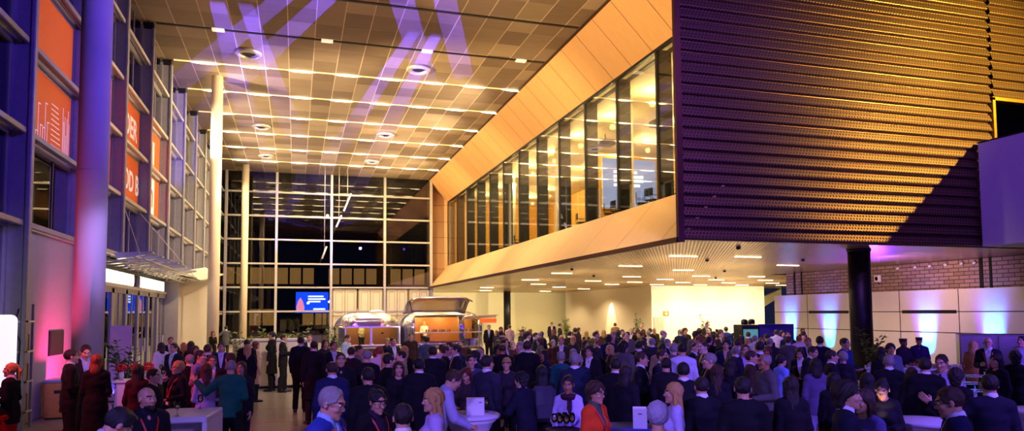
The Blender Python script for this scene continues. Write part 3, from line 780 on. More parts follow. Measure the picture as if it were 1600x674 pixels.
def np_mesh(name, V, Q, slots=1, mi=None):
    me = bpy.data.meshes.new(name)
    me.vertices.add(len(V)); me.vertices.foreach_set('co', V.astype(np.float32).ravel())
    me.loops.add(Q.size); me.loops.foreach_set('vertex_index', Q.astype(np.int32).ravel())
    me.polygons.add(len(Q)); me.polygons.foreach_set('loop_start', np.arange(0, Q.size, 4, dtype=np.int32))
    me.polygons.foreach_set('loop_total', np.full(len(Q), 4, np.int32))
    for _ in range(slots): me.materials.append(None)
    if mi is not None: me.polygons.foreach_set('material_index', mi.astype(np.int32))
    me.polygons.foreach_set('use_smooth', np.ones(len(Q), bool))
    me.update(calc_edges=True)
    return me
class Field:
    def __init__(s, lo, hi, h):
        s.h = h; s.lo = np.array(lo, float); s.n = np.ceil((np.array(hi)-s.lo)/h).astype(int)+1
        s.D = np.full(tuple(s.n), .3, np.float32)
        s.ax = [s.lo[i]+h*np.arange(s.n[i], dtype=np.float32) for i in range(3)]
    def _sl(s, lo, hi):
        a = np.maximum(0, np.floor((lo-s.lo)/s.h).astype(int)); b = np.minimum(s.n, np.ceil((hi-s.lo)/s.h).astype(int)+1)
        return tuple(slice(int(a[i]), int(max(a[i], b[i]))) for i in range(3))
    def prim(s, p, k=.02, M=None, op='u'):
        kind = p[0]; mg = k+.03
        if kind == 'c':
            a, b, ra, rb = np.array(p[1], float), np.array(p[2], float), p[3], p[4]; sy = p[5] if len(p) > 5 else 1
            lo = np.minimum(a-ra, b-rb)-mg; hi = np.maximum(a+ra, b+rb)+mg
        else:
            c, r = np.array(p[1], float), np.array(p[2], float); lo = c-r-mg; hi = c+r+mg
        if M is not None:
            cs = np.array([[(lo, hi)[i][0], (lo, hi)[j][1], (lo, hi)[l][2]] for i in (0, 1) for j in (0, 1) for l in (0, 1)])
            w = cs @ M[:3, :3].T+M[:3, 3]; lo, hi = w.min(0), w.max(0)
        sl = s._sl(lo, hi)
        X, Y, Z = s.ax[0][sl[0]][:, None, None], s.ax[1][sl[1]][None, :, None], s.ax[2][sl[2]][None, None, :]
        if M is not None:
            t = M[:3, 3]; X, Y, Z = X-t[0], Y-t[1], Z-t[2]; Rm = M[:3, :3]
            X, Y, Z = X*Rm[0, 0]+Y*Rm[1, 0]+Z*Rm[2, 0], X*Rm[0, 1]+Y*Rm[1, 1]+Z*Rm[2, 1], X*Rm[0, 2]+Y*Rm[1, 2]+Z*Rm[2, 2]
        if kind == 'c':
            d = b-a; d2 = d.copy(); X = X-a[0]; Y = (Y-a[1])/sy; Z = Z-a[2]; d2[1] /= sy
            L = float(d2 @ d2)+1e-9
            t = np.clip((X*d2[0]+Y*d2[1]+Z*d2[2])/L, 0, 1)
            dist = np.sqrt((X-t*d2[0])**2+(Y-t*d2[1])**2+(Z-t*d2[2])**2)-(ra+t*(rb-ra))
            if sy < 1: dist = dist*(sy*.5+.5)
        else:
            x, y, z = (X-c[0])/r[0], (Y-c[1])/r[1], (Z-c[2])/r[2]
            k0 = np.sqrt(x*x+y*y+z*z)+1e-6; k1 = np.sqrt((x/r[0])**2+(y/r[1])**2+(z/r[2])**2)+1e-6
            dist = k0*(k0-1)/k1
        A = s.D[sl]
        if op == 'u':
            hh = np.maximum(k-np.abs(A-dist), 0)/k
            s.D[sl] = np.minimum(A, dist)-hh*hh*k*.25
        else:
            hh = np.maximum(k-np.abs(A+dist), 0)/k
            s.D[sl] = np.maximum(A, -dist)+hh*hh*k*.25
        return s
    def grid(s): return s.ax[0][:, None, None], s.ax[1][None, :, None], s.ax[2][None, None, :]
    def mesh(s, name, slots=1, fn=None):
        D = s.D; D[0], D[-1], D[:, 0], D[:, -1], D[:, :, 0], D[:, :, -1] = .3, .3, .3, .3, .3, .3
        V, Q = surface_nets(D, s.lo, s.h)
        mi = fn(V[Q].mean(1)) if fn else None
        return np_mesh(name, V, Q, slots, mi)

HEAD = [('e', (0, .018, .028), (.074, .092, .087)), ('e', (0, -.022, -.022), (.060, .066, .084)), ('e', (0, -.036, -.072), (.046, .046, .036)),
        ('e', (0, -.070, -.094), (.019, .019, .016)), ('c', (0, -.084, .014), (0, -.101, -.020), .007, .010), ('e', (.009, -.094, -.024), (.008, .009, .006)), ('e', (-.009, -.094, -.024), (.008, .009, .006)),
        ('e', (0, -.074, .030), (.050, .018, .012)), ('e', (.036, -.060, -.020), (.024, .024, .022)), ('e', (-.036, -.060, -.020), (.024, .024, .022))]
HEAD2 = [('e', (0, -.083, -.053), (.021, .0085, .005)), ('e', (0, -.082, -.062), (.018, .0085, .006)), ('e', (.078, .012, -.004), (.009, .019, .030)), ('e', (-.078, .012, -.004), (.009, .019, .030))]
SOCK = [('e', (.031, -.094, .010), (.018, .012, .0095)), ('e', (-.031, -.094, .010), (.018, .012, .0095))]

def rotx(a, piv):
    c, s = math.cos(a), math.sin(a); M = np.eye(4); M[1, 1] = c; M[1, 2] = -s; M[2, 1] = s; M[2, 2] = c
    T = np.eye(4); T[:3, 3] = piv; return T @ M @ np.linalg.inv(T)
def rotz(a):
    c, s = math.cos(a), math.sin(a); M = np.eye(4); M[0, 0] = c; M[0, 1] = -s; M[1, 0] = s; M[1, 1] = c; return M
def pose(sex, name, tilt, turn, lean):
    f = sex == 'f'; sw = .138 if f else .163
    J = {}
    # person faces -Y; side +1 is +X (own left hand)
    arms = {'down': ((sw+.05, .03, 1.16), (sw+.045, -.05, .91)), 'hold': ((sw+.05, .03, 1.17), (.12, -.22, 1.20)), 'front': ((sw+.05, .02, 1.16), (.075, -.24, 1.12)),
            'wave': ((sw+.20, -.02, 1.26), (sw+.36, -.14, 1.42)), 'drink': ((sw+.06, -.12, 1.22), (.07, -.20, 1.42)), 'table': ((sw+.06, -.14, 1.20), (.13, -.36, 1.14)),
            'pocket': ((sw+.09, .05, 1.17), (sw+.01, -.05, .96)), 'tray': ((sw+.06, -.05, 1.16), (.11, -.30, 1.06))}
    combo = {'stand': ('down', 'down'), 'glass': ('hold', 'down'), 'both': ('front', 'front'), 'wave': ('hold', 'wave'), 'drink': ('drink', 'front'), 'table': ('table', 'table'), 'pocket': ('pocket', 'down'), 'talk': ('hold', 'front'), 'tray': ('tray', 'tray')}[name]
    for s, an in ((-1, combo[0]), (1, combo[1])):
        e, w = arms[an]; J[s] = [np.array((s*sw, .01, 1.425)), np.array((s*e[0], e[1], e[2])), np.array((s*w[0], w[1], w[2])), an]
    B = rotx(R(lean), (0, 0, .98))          # forward bend of the upper body
    hc = np.array((0, -.012, 1.635))
    Mh = np.eye(4); Mh[:3, :3] *= 1.0; Mh[:3, 3] = hc; Mh = B @ Mh @ rotz(R(turn)) @ rotx(R(tilt-lean*.4), (0, .03, -.10))
    return J, B, Mh
def torso(sex, t, k=1.0):
    if sex == 'm':
        return [('c', (0, .005, .93), (0, .005, 1.06), .150+t, .142+t, .74), ('c', (0, .0, 1.08), (0, .0, 1.32), .134+t, .150+t, .70), ('c', (0, .005, 1.32), (0, .01, 1.385), .150+t, .120+t, .68),
                ('c', (-.118, .01, 1.42), (.118, .01, 1.42), .054+t, .054+t), ('c', (0, .02, 1.49), (-.13, .012, 1.435), .042+t*.6, .052+t), ('c', (0, .02, 1.49), (.13, .012, 1.435), .042+t*.6, .052+t)]
    return [('c', (0, .01, .92), (0, .008, 1.0), .158+t, .142+t, .76), ('c', (0, .0, 1.02), (0, .0, 1.12), .130+t, .112+t, .76), ('c', (0, .0, 1.12), (0, .0, 1.30), .112+t, .136+t, .72), ('c', (0, .005, 1.30), (0, .01, 1.385), .136+t, .105+t, .68),
            ('e', (.062, -.078, 1.285), (.062+t, .055+t, .060+t)), ('e', (-.062, -.078, 1.285), (.062+t, .055+t, .060+t)),
            ('c', (-.10, .01, 1.42), (.10, .01, 1.42), .046+t, .046+t), ('c', (0, .02, 1.49), (-.11, .012, 1.435), .036+t*.6, .044+t), ('c', (0, .02, 1.49), (.11, .012, 1.435), .036+t*.6, .044+t)]
def tp(B, p): return B[:3, :3] @ np.array(p, float)+B[:3, 3]
LO, HI = (-.66, -.66, -.02), (.66, .30, 1.82)
def stance(name): return {'stand': (.095, .0), 'glass': (.105, .05), 'both': (.09, .02), 'pocket': (.12, .0), 'talk': (.10, -.05)}.get(name, (.10, .03))
def legs(name, t, sex):
    w, st = stance(name); q = .92 if sex == 'f' else 1
    out = []
    for s in (-1, 1):
        hip = (s*.088, .01, .90); kn = (s*(w+.0), -.012+s*st*.4, .49); an = (s*(w+.012), .022+s*st, .09)
        out += [('c', hip, kn, (.090+t)*q, (.056+t)*q), ('c', kn, an, (.056+t)*q, (.038+t*1.3)*q)]
        out += [('e', (s*(w+.002), .03+s*st*.7, .36), ((.052+t)*q, (.056+t)*q, .12))]
    return out
def hand(F, wr, el, an, s, B):
    d = wr-el; d /= np.linalg.norm(d)
    if an == 'down' or an == 'pocket': nrm = np.array((-s*1., .1, 0)); curl = 22; th = np.array((0, -1., 0))
    elif an in ('hold', 'drink'): nrm = np.array((-s*1., -.25, .0)); curl = 62; th = np.array((0, -.1, 1.))
    elif an == 'wave': nrm = np.array((0, -1., .2)); curl = 12; th = np.array((-s*1., 0, .2))
    else: nrm = np.array((-s*.35, .1, 1.)); curl = 48; th = np.array((-s*1., -.2, .1))
    nrm = B[:3, :3] @ nrm; th = B[:3, :3] @ th
    nrm -= d*nrm.dot(d); nrm /= np.linalg.norm(nrm); th -= d*th.dot(d)+nrm*th.dot(nrm); th /= np.linalg.norm(th)
    for q in (-.026, -.009, .009, .026): F.prim(('c', wr+d*.005+th*q*.6, wr+d*.078+th*q, .014, .0125), .012)
    for i, (q, Lf) in enumerate(((.030, .070), (.010, .078), (-.010, .072), (-.029, .058))):
        p = wr+d*.082+th*q; a = R(curl*(.5+.05*i)); dd = d*math.cos(a)+nrm*math.sin(a)
        p2 = p+dd*Lf*.52; a2 = R(curl*1.25); d3 = d*math.cos(a2)+nrm*math.sin(a2); p3 = p2+d3*Lf*.48
        F.prim(('c', p, p2, .0098, .0088), .004); F.prim(('c', p2, p3, .0088, .0075), .004)
    p = wr+d*.028+th*.026; p2 = p+(d*.6+th*.62+nrm*.35)*.042; p3 = p2+(d*.85+nrm*.5)*.032
    F.prim(('c', p, p2, .0125, .0105), .010); F.prim(('c', p2, p3, .0105, .0088), .005)
CACHE = {}
def body_mesh(sex, name, tilt, turn, lean):
    key = ('body', sex, name, tilt, turn, lean)
    if key in CACHE: return CACHE[key]
    J, B, Mh = pose(sex, name, tilt, turn, lean)
    F = Field(LO, HI, .0072)
    for p in torso(sex, 0): F.prim(p, .05, B)
    for p in legs(name, 0, sex): F.prim(p, .03)
    w, st = stance(name)
    for s in (-1, 1): F.prim(('c', (s*(w+.012), .03+s*st, .055), (s*(w+.035), -.13+s*st, .03), .040, .026), .02)
    for s in (-1, 1):
        sh, el, wr, an = J[s]; sh, el, wr = tp(B, sh), tp(B, el), tp(B, wr); q = .86 if sex == 'f' else 1
        F.prim(('c', sh, el, .050*q, .041*q), .03); F.prim(('c', el, wr, .041*q, .025*q), .02)
        hand(F, wr, el, an, s, B)
    nk = tp(B, (0, .018, 1.45)); hb = Mh[:3, :3] @ np.array((0, .02, -.055))+Mh[:3, 3]; r = .050 if sex == 'f' else .058
    F.prim(('c', nk, hb, r, r*.96), .02)
    for p in HEAD: F.prim(p, .016, Mh)
    for p in SOCK: F.prim(p, .010, Mh, 's')
    for p in HEAD2: F.prim(p, .006, Mh)
    Mi = np.linalg.inv(Mh)
    def fn(C):
        L = C @ Mi[:3, :3].T+Mi[:3, 3]; m = np.zeros(len(C))
        m[(np.abs(L[:, 0]) < .022) & (np.abs(L[:, 2]+.0575) < .0085) & (L[:, 1] < -.082)] = 1
        m[(np.abs(np.abs(L[:, 0])-.031) < .018) & (np.abs(L[:, 2]-.033) < .0055) & (L[:, 1] < -.06)] = 2
        return m
    me = F.mesh('body', 3, fn); CACHE[key] = me; return me
def top_mesh(kind, sex, name, lean):
    key = ('top', kind, sex, name, lean)
    if key in CACHE: return CACHE[key]
    J, B, _ = pose(sex, name, 0, 0, lean)
    t = {'suit': .022, 'coat': .028, 'sweater': .020, 'shirt': .013, 'dress': .014, 'apron': .018}[kind]
    F = Field((-.66, -.66, .38), (.66, .30, 1.60), .0105)
    for p in torso(sex, t): F.prim(p, .05, B)
    q = .86 if sex == 'f' else 1
    for s in (-1, 1):
        sh, el, wr, an = J[s]; sh, el, wr = tp(B, sh), tp(B, el), tp(B, wr)
        we = el+(wr-el)*.94
        F.prim(('c', sh, el, (.050+t)*q, (.041+t*.9)*q), .03); F.prim(('c', el, we, (.041+t*.9)*q, (.027+t*.8)*q), .015)
    hem = {'suit': .76, 'coat': .52, 'sweater': .87, 'shirt': .92, 'dress': .56, 'apron': .9}[kind]
    X, Y, Z = F.grid()
    wid = {'suit': .172, 'coat': .185, 'dress': .16}.get(kind, .165)
    F.prim(('c', (0, .012, hem-.05), (0, .008, 1.0), wid+(.03 if kind in ('coat', 'dress') else .004), .158+t*.4, .76), .04)
    # soft folds
    amp = .0028
    F.D += amp*np.sin(Z*34+X*17+Y*9)*np.cos(X*23-Z*13+1.3)+amp*.35*np.sin(Z*70+Y*30+X*20)
    F.D = np.maximum(F.D, hem-Z+0*X+0*Y)
    # neck opening
    nk = tp(B, (0, -.012, 1.53)); rad = .078 if kind in ('suit', 'coat') else .068
    F.prim(('e', tuple(nk), (rad, rad, .075)), .008, None, 's')
    if kind in ('suit', 'coat') and sex == 'm' or kind == 'suit':
        # V opening of the jacket
        a = B[:3, :3]; tt = B[:3, 3]; Xl, Yl, Zl = X-tt[0], Y-tt[1], Z-tt[2]
        lz = Xl*a[0, 2]+Yl*a[1, 2]+Zl*a[2, 2]; ly = Xl*a[0, 1]+Yl*a[1, 1]+Zl*a[2, 1]
        v = np.maximum(np.abs(X)-np.clip((lz-1.10)*.16, -1, .058), ly+.03)
        F.D = np.maximum(F.D, -v)
        gap = np.maximum(np.maximum(np.abs(X)-.004, ly+.05), lz-1.11); F.D = np.maximum(F.D, -gap)
    me = F.mesh('top', 1); CACHE[key] = me; return me
def shirt_mesh(sex, lean):
    key = ('shirt', sex, lean)
    if key in CACHE: return CACHE[key]
    _, B, _ = pose(sex, 'stand', 0, 0, lean)
    F = Field((-.26, -.55, 1.0), (.26, .25, 1.62), .0065)
    for p in torso(sex, .008)[1:]: F.prim(p, .05, B)
    F.prim(('c', (0, .018, 1.47), (0, .008, 1.525), .076, .070), .012, B)     # collar
    F.prim(('c', (0, .008, 1.50), (0, -.012, 1.62), .055, .060), .004, B, 's')
    F.prim(('c', (0, -.075, 1.44), (0, -.10, 1.54), .014, .045), .006, B, 's')
    X, Y, Z = F.grid(); F.D = np.maximum(F.D, 1.02-Z+0*X+0*Y)
    me = F.mesh('shirt', 1); CACHE[key] = me; return me
def trouser_mesh(kind, sex, name):
    key = ('bot', kind, sex, name)
    if key in CACHE: return CACHE[key]
    F = Field((-.32, -.30, 0.03), (.32, .32, 1.10), .011); t = .014
    if kind == 'trousers':
        for p in legs(name, t, sex): F.prim(p, .02)
        F.prim(('c', (0, .01, .92), (0, .005, 1.02), .155+t, .14+t, .76), .04)
        w, st = stance(name)
        for s in (-1, 1): F.prim(('c', (s*(w+.012), .025+s*st, .085), (s*(w+.01), .015+s*st, .25), .062, .062), .02)
        X, Y, Z = F.grid(); F.D += .002*np.sin(Z*50+X*20)*np.sin(Y*40); F.D = np.maximum(F.D, .065-Z+0*X+0*Y)
    else:
        F.prim(('c', (0, .01, .48), (0, .005, 1.02), .22, .15, .78), .04); F.prim(('c', (0, .01, .50), (0, .01, .85), .21, .19, .8), .04)
        X, Y, Z = F.grid(); F.D += .006*np.sin(np.arctan2(Y, X)*9+0*Z)*np.clip((1-Z)*1.5, 0, 1); F.D = np.maximum(F.D, .50-Z+0*X+0*Y)
    me = F.mesh('bottoms', 1); CACHE[key] = me; return me
def shoe_mesh(s, name):
    key = ('shoe', s, name)
    if key in CACHE: return CACHE[key]
    w, st = stance(name); x = s*(w+.012)
    F = Field((x-.12, -.26+s*st, -.01), (x+.12, .16+s*st, .16), .008)
    F.prim(('c', (x, .04+s*st, .045), (x+s*.025, -.15+s*st, .030), .046, .036), .02); F.prim(('c', (x, .025+s*st, .06), (x, .022+s*st, .12), .044, .046), .02)
    F.prim(('c', (x, .04+s*st, .03), (x+s*.025, -.15+s*st, .02), .046, .040), .01)
    X, Y, Z = F.grid(); F.D = np.maximum(F.D, .001-Z+0*X+0*Y); F.D = np.maximum(F.D, Z-.11+0*X+0*Y)
    me = F.mesh('shoe', 1); CACHE[key] = me; return me
def hair_mesh(kind):
    key = ('hair', kind)
    if key in CACHE: return CACHE[key]
    F = Field((-.17, -.16, -.46), (.17, .22, .19), .0065)
    X, Y, Z = F.grid()
    vol = {'short': .006, 'crop': .002, 'balding': .003, 'curly': .022, 'crew': .005, 'bob': .014, 'long': .010, 'wavy': .017, 'pony': .006, 'bun': .008, 'pixie': .013, 'swept': .007}[kind]
    F.prim(('e', (0, .020, .032), (.0755+vol, .094+vol, .088+vol)), .01)
    if kind == 'swept': F.prim(('e', (.01, -.040, .094), (.050, .045, .020)), .03)
    F.D = np.maximum(F.D, np.where(Y < -.015, (1-np.sqrt((X/.064)**2+((Z+.035)/(.118 if kind in ('short', 'crew', 'crop', 'balding', 'swept') else .110))**2+0*Y))*.05, -1.))
    ys = [-.2, -.075, -.03, .0, .035, .12]
    hz = {'long': [.02, .0, -.03, -.06, -.08, -.10], 'bob': [.02, .0, -.03, -.06, -.08, -.10], 'wavy': [.02, 0, -.03, -.06, -.08, -.10], 'crop': [.085, .070, .035, .008, -.02, -.06]}.get(kind, [.070, .050, .012, -.012, -.045, -.075])
    if kind == 'pixie': hz = [.02, .01, .0, -.03, -.06, -.09]
    hl = np.interp(F.ax[1], ys, hz).astype(np.float32)[None, :, None]+.006*np.sin(X*260)+0*Z
    cap = np.maximum(F.D, hl-Z+0*X)
    F.D = cap
    if kind == 'balding':
        v = .058-np.sqrt(X*X+((Y-.0)*.8)**2+0*Z); F.D = np.maximum(F.D, np.minimum(v, Z-.02)+0*X)
    if kind in ('long', 'wavy', 'bob', 'curly') and kind != 'curly':
        end = {'long': -.36, 'wavy': -.32, 'bob': -.125}[kind]; w = .062 if kind == 'long' else .075
        F.prim(('c', (0, .055, .02), (0, .095, end), .085, w, .55), .02)
        for s in (-1, 1): F.prim(('c', (s*.070, .005, .045), (s*(.082 if kind != 'long' else .076), .02, end+.04), .022, .030, .9), .02)
    if kind == 'curly':
        F.prim(('c', (0, .06, .02), (0, .06, -.05), .085, .075, .7), .02)
    if kind == 'pony':
        F.prim(('c', (0, .105, .06), (0, .145, -.02), .022, .034), .015); F.prim(('c', (0, .145, -.02), (0, .125, -.17), .034, .014), .015)
    if kind == 'bun': F.prim(('e', (0, .115, .075), (.040, .038, .038)), .012)
    # keep the face free
    fc = np.sqrt((X/.060)**2+((Y+.12)/.085)**2+((Z+.055)/.115)**2)
    if kind not in ('crop',): F.D = np.maximum(F.D, (1-fc)*.05)
    a = .0035 if kind not in ('curly', 'wavy') else .008
    F.D += a*np.sin(X*95+np.sin(Z*40)*1.5)*np.sin(Y*80+Z*(22 if kind in ('long', 'wavy') else 60))
    me = F.mesh('hair', 1); CACHE[key] = me; return me
def beard_mesh():
    if 'beard' in CACHE: return CACHE['beard']
    F = Field((-.09, -.14, -.15), (.09, .04, .03), .005)
    F.prim(('e', (0, -.036, -.074), (.053, .054, .043)), .01); F.prim(('e', (0, -.070, -.098), (.028, .025, .022)), .01)
    X, Y, Z = F.grid(); F.D = np.maximum(F.D, Z+.045-np.maximum(0, Y+.03)*.6+0*X)
    F.prim(('e', (0, -.10, -.057), (.022, .03, .009)), .004, None, 's')
    me = F.mesh('beard', 1); CACHE['beard'] = me; return me
def eye_mesh():
    if 'eye' in CACHE: return CACHE['eye']
    m = MB(); pr = [(.0112*math.sin(PI*i/10), -.0112*math.cos(PI*i/10)) for i in range(11)]
    m.lathe(pr, n=14); m.cur = 1; m.lathe([(0, .0119), (.0035, .0117), (.0060, .0100)], n=14)
    o = m.build('eye', [mat('eye white', '#d8d2cc', .25, noise=.02), mat('dark iris', '#1c120c', .2)])
    me = o.data; bpy.data.objects.remove(o); CACHE['eye'] = me; return me
def glasses_mesh():
    if 'glasses' in CACHE: return CACHE['glasses']
    m = MB()
    for s in (-1, 1):
        pts = [(s*.034+.025*math.cos(a)*(1 if True else 1), -.103+.006*abs(math.cos(a)), .008+.019*math.sin(a)) for a in [2*PI*i/16 for i in range(17)]]
        m.tube(pts, .0022, 6, False); m.tube([(s*.059, -.098, .014), (s*.083, -.06, .012), (s*.086, .02, .004)], .0021, 6)
    m.tube([(-.010, -.105, .012), (0, -.108, .014), (.010, -.105, .012)], .0022, 6)
    o = m.build('glasses', BLACK); me = o.data; bpy.data.objects.remove(o); CACHE['glasses'] = me; return me
def cap_mesh():
    if 'cap' in CACHE: return CACHE['cap']
    m = MB(); m.lathe([(.082, .045), (.086, .05), (.094, .115), (.088, .125), (0, .128)], (0, .018, .0), 28, sx=1, sy=1.18)
    o = m.build('cap', BLACK); me = o.data; bpy.data.objects.remove(o); CACHE['cap'] = me; return me
def lanyard_mesh(sex, lean):
    key = ('lan', sex, lean)
    if key in CACHE: return CACHE[key]
    _, B, _ = pose(sex, 'stand', 0, 0, lean); m = MB()
    fy = -.165 if sex == 'm' else -.178
    for s in (-1, 1):
        pts = [(s*.05, .075, 1.50), (s*.082, .02, 1.505), (s*.088, -.055, 1.475), (s*.075, -.115, 1.41), (s*.045, fy+.01, 1.30), (s*.008, fy-.008, 1.12)]
        P = []
        for i in range(len(pts)-1):
            for q in range(4): P.append(Vector(pts[i]).lerp(Vector(pts[i+1]), q/4))
        P.append(Vector(pts[-1])); P = [Vector(tp(B, p)) for p in P]
        V = []; 
        for i, p in enumerate(P):
            d = (P[min(i+1, len(P)-1)]-P[max(i-1, 0)]).normalized(); out = Vector((p.x*.6, p.y, 0)); out = (out-d*out.dot(d)).normalized(); w = d.cross(out)*.0085
            V += [p-w, p+w, p+w+out*.003, p-w+out*.003]
        F = [(i*4+a, i*4+(a+1) % 4, i*4+4+(a+1) % 4, i*4+4+a) for i in range(len(P)-1) for a in range(4)]+[(0, 1, 2, 3), tuple(len(V)-4+i for i in (3, 2, 1, 0))]
        m.add(V, F)
    o = m.build('lanyard', BLACK); me = o.data; bpy.data.objects.remove(o)
    m2 = MB(); c = Vector(tp(B, (0, fy-.012, 1.06))); m2.box(c.x-.04, c.x+.04, c.y-.004, c.y+.002, c.z-.06, c.z+.05, .002)
    o = m2.build('badge', BLACK); me2 = o.data; bpy.data.objects.remove(o)
    CACHE[key] = (me, me2); return CACHE[key]

SKINS = {'fair': '#c99678', 'light': '#d8a98c', 'tan': '#a8724f', 'brown': '#6d4430', 'pale': '#dcb39a'}
HAIRC = {'black': '#0d0a0a', 'dark': '#1c120d', 'brown': '#3a2215', 'auburn': '#5c2413', 'blond': '#b98f4f', 'grey': '#8d8680', 'white': '#c9c2ba', 'ginger': '#8a4218', 'lilacgrey': '#a99fb8'}
def tint_mat(name, rough, noise, nscale, bump, bscale, spec, mul=(1, 1, 1), stretch=None):
    m = mat(name, (.5, .5, .5), rough, noise=noise, nscale=nscale, bump=bump, bscale=bscale, spec=spec, stretch=stretch)
    nt = m.node_tree; b = nt.nodes['Principled BSDF']
    oi = nt.nodes.new('ShaderNodeObjectInfo'); n = [q for q in nt.nodes if q.type == 'TEX_NOISE'][0]
    v = math_node(nt, 'MULTIPLY_ADD', n.outputs['Fac'], noise*3.2, 1-noise*1.6)
    vm = nt.nodes.new('ShaderNodeVectorMath'); vm.operation = 'SCALE'; nt.links.new(oi.outputs['Color'], vm.inputs[0]); nt.links.new(v, vm.inputs['Scale'])
    v2 = nt.nodes.new('ShaderNodeVectorMath'); v2.operation = 'MULTIPLY'; nt.links.new(vm.outputs[0], v2.inputs[0]); v2.inputs[1].default_value = mul
    nt.links.new(v2.outputs[0], b.inputs['Base Color']); return m
M_SKIN = tint_mat('skin', .5, .06, 12, .03, 90, .4); M_LIPS = tint_mat('lips', .45, .04, 12, 0, 90, .4, (.9, .62, .6)); M_BROW = mat('eyebrow hair', '#2a1a12', .7)
M_FAB = tint_mat('woven fabric', .85, .12, 9, .15, 220, .25); M_HAIR = tint_mat('hair', .55, .3, 30, .4, 120, .5, (1, 1, 1), (6, 6, .6)); M_SHOE = mat('dark shoe leather', '#120f0e', .35)
def fab(h): return mat('fabric '+h, h, .85, noise=.12, nscale=9, bump=.15, bscale=220, spec=.25)
def sub(name, me, parent, mats_, color):
    o = bpy.data.objects.new(name, me); COL.objects.link(o); o.parent = parent; o.color = (*srgb(color), 1)
    for i, m in enumerate(mats_):
        if me.materials[i] is None: me.materials[i] = m
    return o
TOPN = {'suit': 'jacket', 'coat': 'coat', 'sweater': 'sweater', 'shirt': 'shirt', 'dress': 'dress', 'apron': 'waistcoat'}
def person(x, y, H, face, sex, pz, hair, hc, top, tc, bc, label, sk='fair', tilt=0, turn=0, lean=0, sh=None, shc='#d8d6dc', ex='', bot=None, group='guests at the reception', near=False, z=0.0):
    # face: 0 looks toward the camera, 90 toward picture right, 180 away
    p = thing('person', label, 'person', (x, y, z), R(face), group)
    s = H/1.75; sx = s*(.97 if sex == 'f' else 1.0); p.scale = (sx, sx, s)
    J, B, Mh = pose(sex, pz, tilt, turn, lean)
    sub('body', body_mesh(sex, pz, tilt, turn, lean), p, [M_SKIN, M_LIPS, M_BROW], SKINS[sk])
    MhB = Matrix([list(r) for r in Mh])
    def hd(name, me, mats_):
        if mats_: o = sub(name, me, p, [M_HAIR], HAIRC[hc])
        else: o = bpy.data.objects.new(name, me); COL.objects.link(o); o.parent = p
        o.matrix_local = MhB
        return o
    if hair != 'bald': hd('hair', hair_mesh(hair), 1)
    if 'beard' in ex: hd('beard', beard_mesh(), 1)
    if 'cap' in ex: hd('cap', cap_mesh(), None)
    if 'glasses' in ex: hd('glasses', glasses_mesh(), None)
    if 'band' in ex:
        m = MB(); m.lathe([(.089, .0), (.093, .008), (.089, .016)], (0, .015, .03), 28, sy=1.16); b = m.build('headband', BLACK); bm_ = b.data; bpy.data.objects.remove(b); hd('headband', bm_, None)
    if near:
        for q in (-1, 1):
            e = hd('eye', eye_mesh(), None); e.matrix_local = MhB @ Matrix.Translation((q*.031, -.0748, .0095)) @ Matrix.Rotation(R(90), 4, 'X')
    t = sub(TOPN[top], top_mesh(top, sex, pz, lean), p, [M_FAB], tc)
    if top in ('suit', 'coat') and sh is not False or sh: 
        c = sub('shirt', shirt_mesh(sex, lean), p, [M_FAB], shc)
    if bot != 'none': sub('skirt' if bot == 'skirt' else 'trousers', trouser_mesh('skirt' if bot == 'skirt' else 'trousers', sex, pz), p, [M_FAB], bc)
    for q in (-1, 1): sub('shoe', shoe_mesh(q, pz), p, [M_SHOE], '#120f0e')
    if 'lanyard' in ex:
        a, b = lanyard_mesh(sex, lean)
        o = bpy.data.objects.new('lanyard', a); COL.objects.link(o); o.parent = p; a.materials[0] = mat('red lanyard', '#c01424', .5)
        o2 = bpy.data.objects.new('badge', b); COL.objects.link(o2); o2.parent = o; b.materials[0] = WHITE
    if 'scarf' in ex:
        m = MB(); c0 = tp(B, (0, .0, 1.475)); m.lathe([(.075, -.03), (.105, -.035), (.118, -.005), (.105, .03), (.07, .04)], tuple(c0), 26, fn=lambda a, z: 1+.05*math.sin(a*5+z*60)); m.tube([tp(B, (.03, -.10, 1.44)), tp(B, (.04, -.185, 1.34)), tp(B, (.05, -.175, 1.2))], [.03, .035, .02], 8, flat=.4)
        m.build('scarf', fab('#3a1a2c' if 'lilac' not in ex else '#a890b8'), p)
    if 'tie' in ex:
        m = MB(); P = [tp(B, q) for q in ((0, -.100, 1.475), (0, -.135, 1.38), (0, -.145, 1.28), (0, -.135, 1.12))]
        m.tube(P, [.016, .018, .024, .030], 6, flat=.25); m.build('tie', fab('#141018'), p)
    return p
def in_hand(p, side, dz=.04):           # world point inside the curled hand
    return p
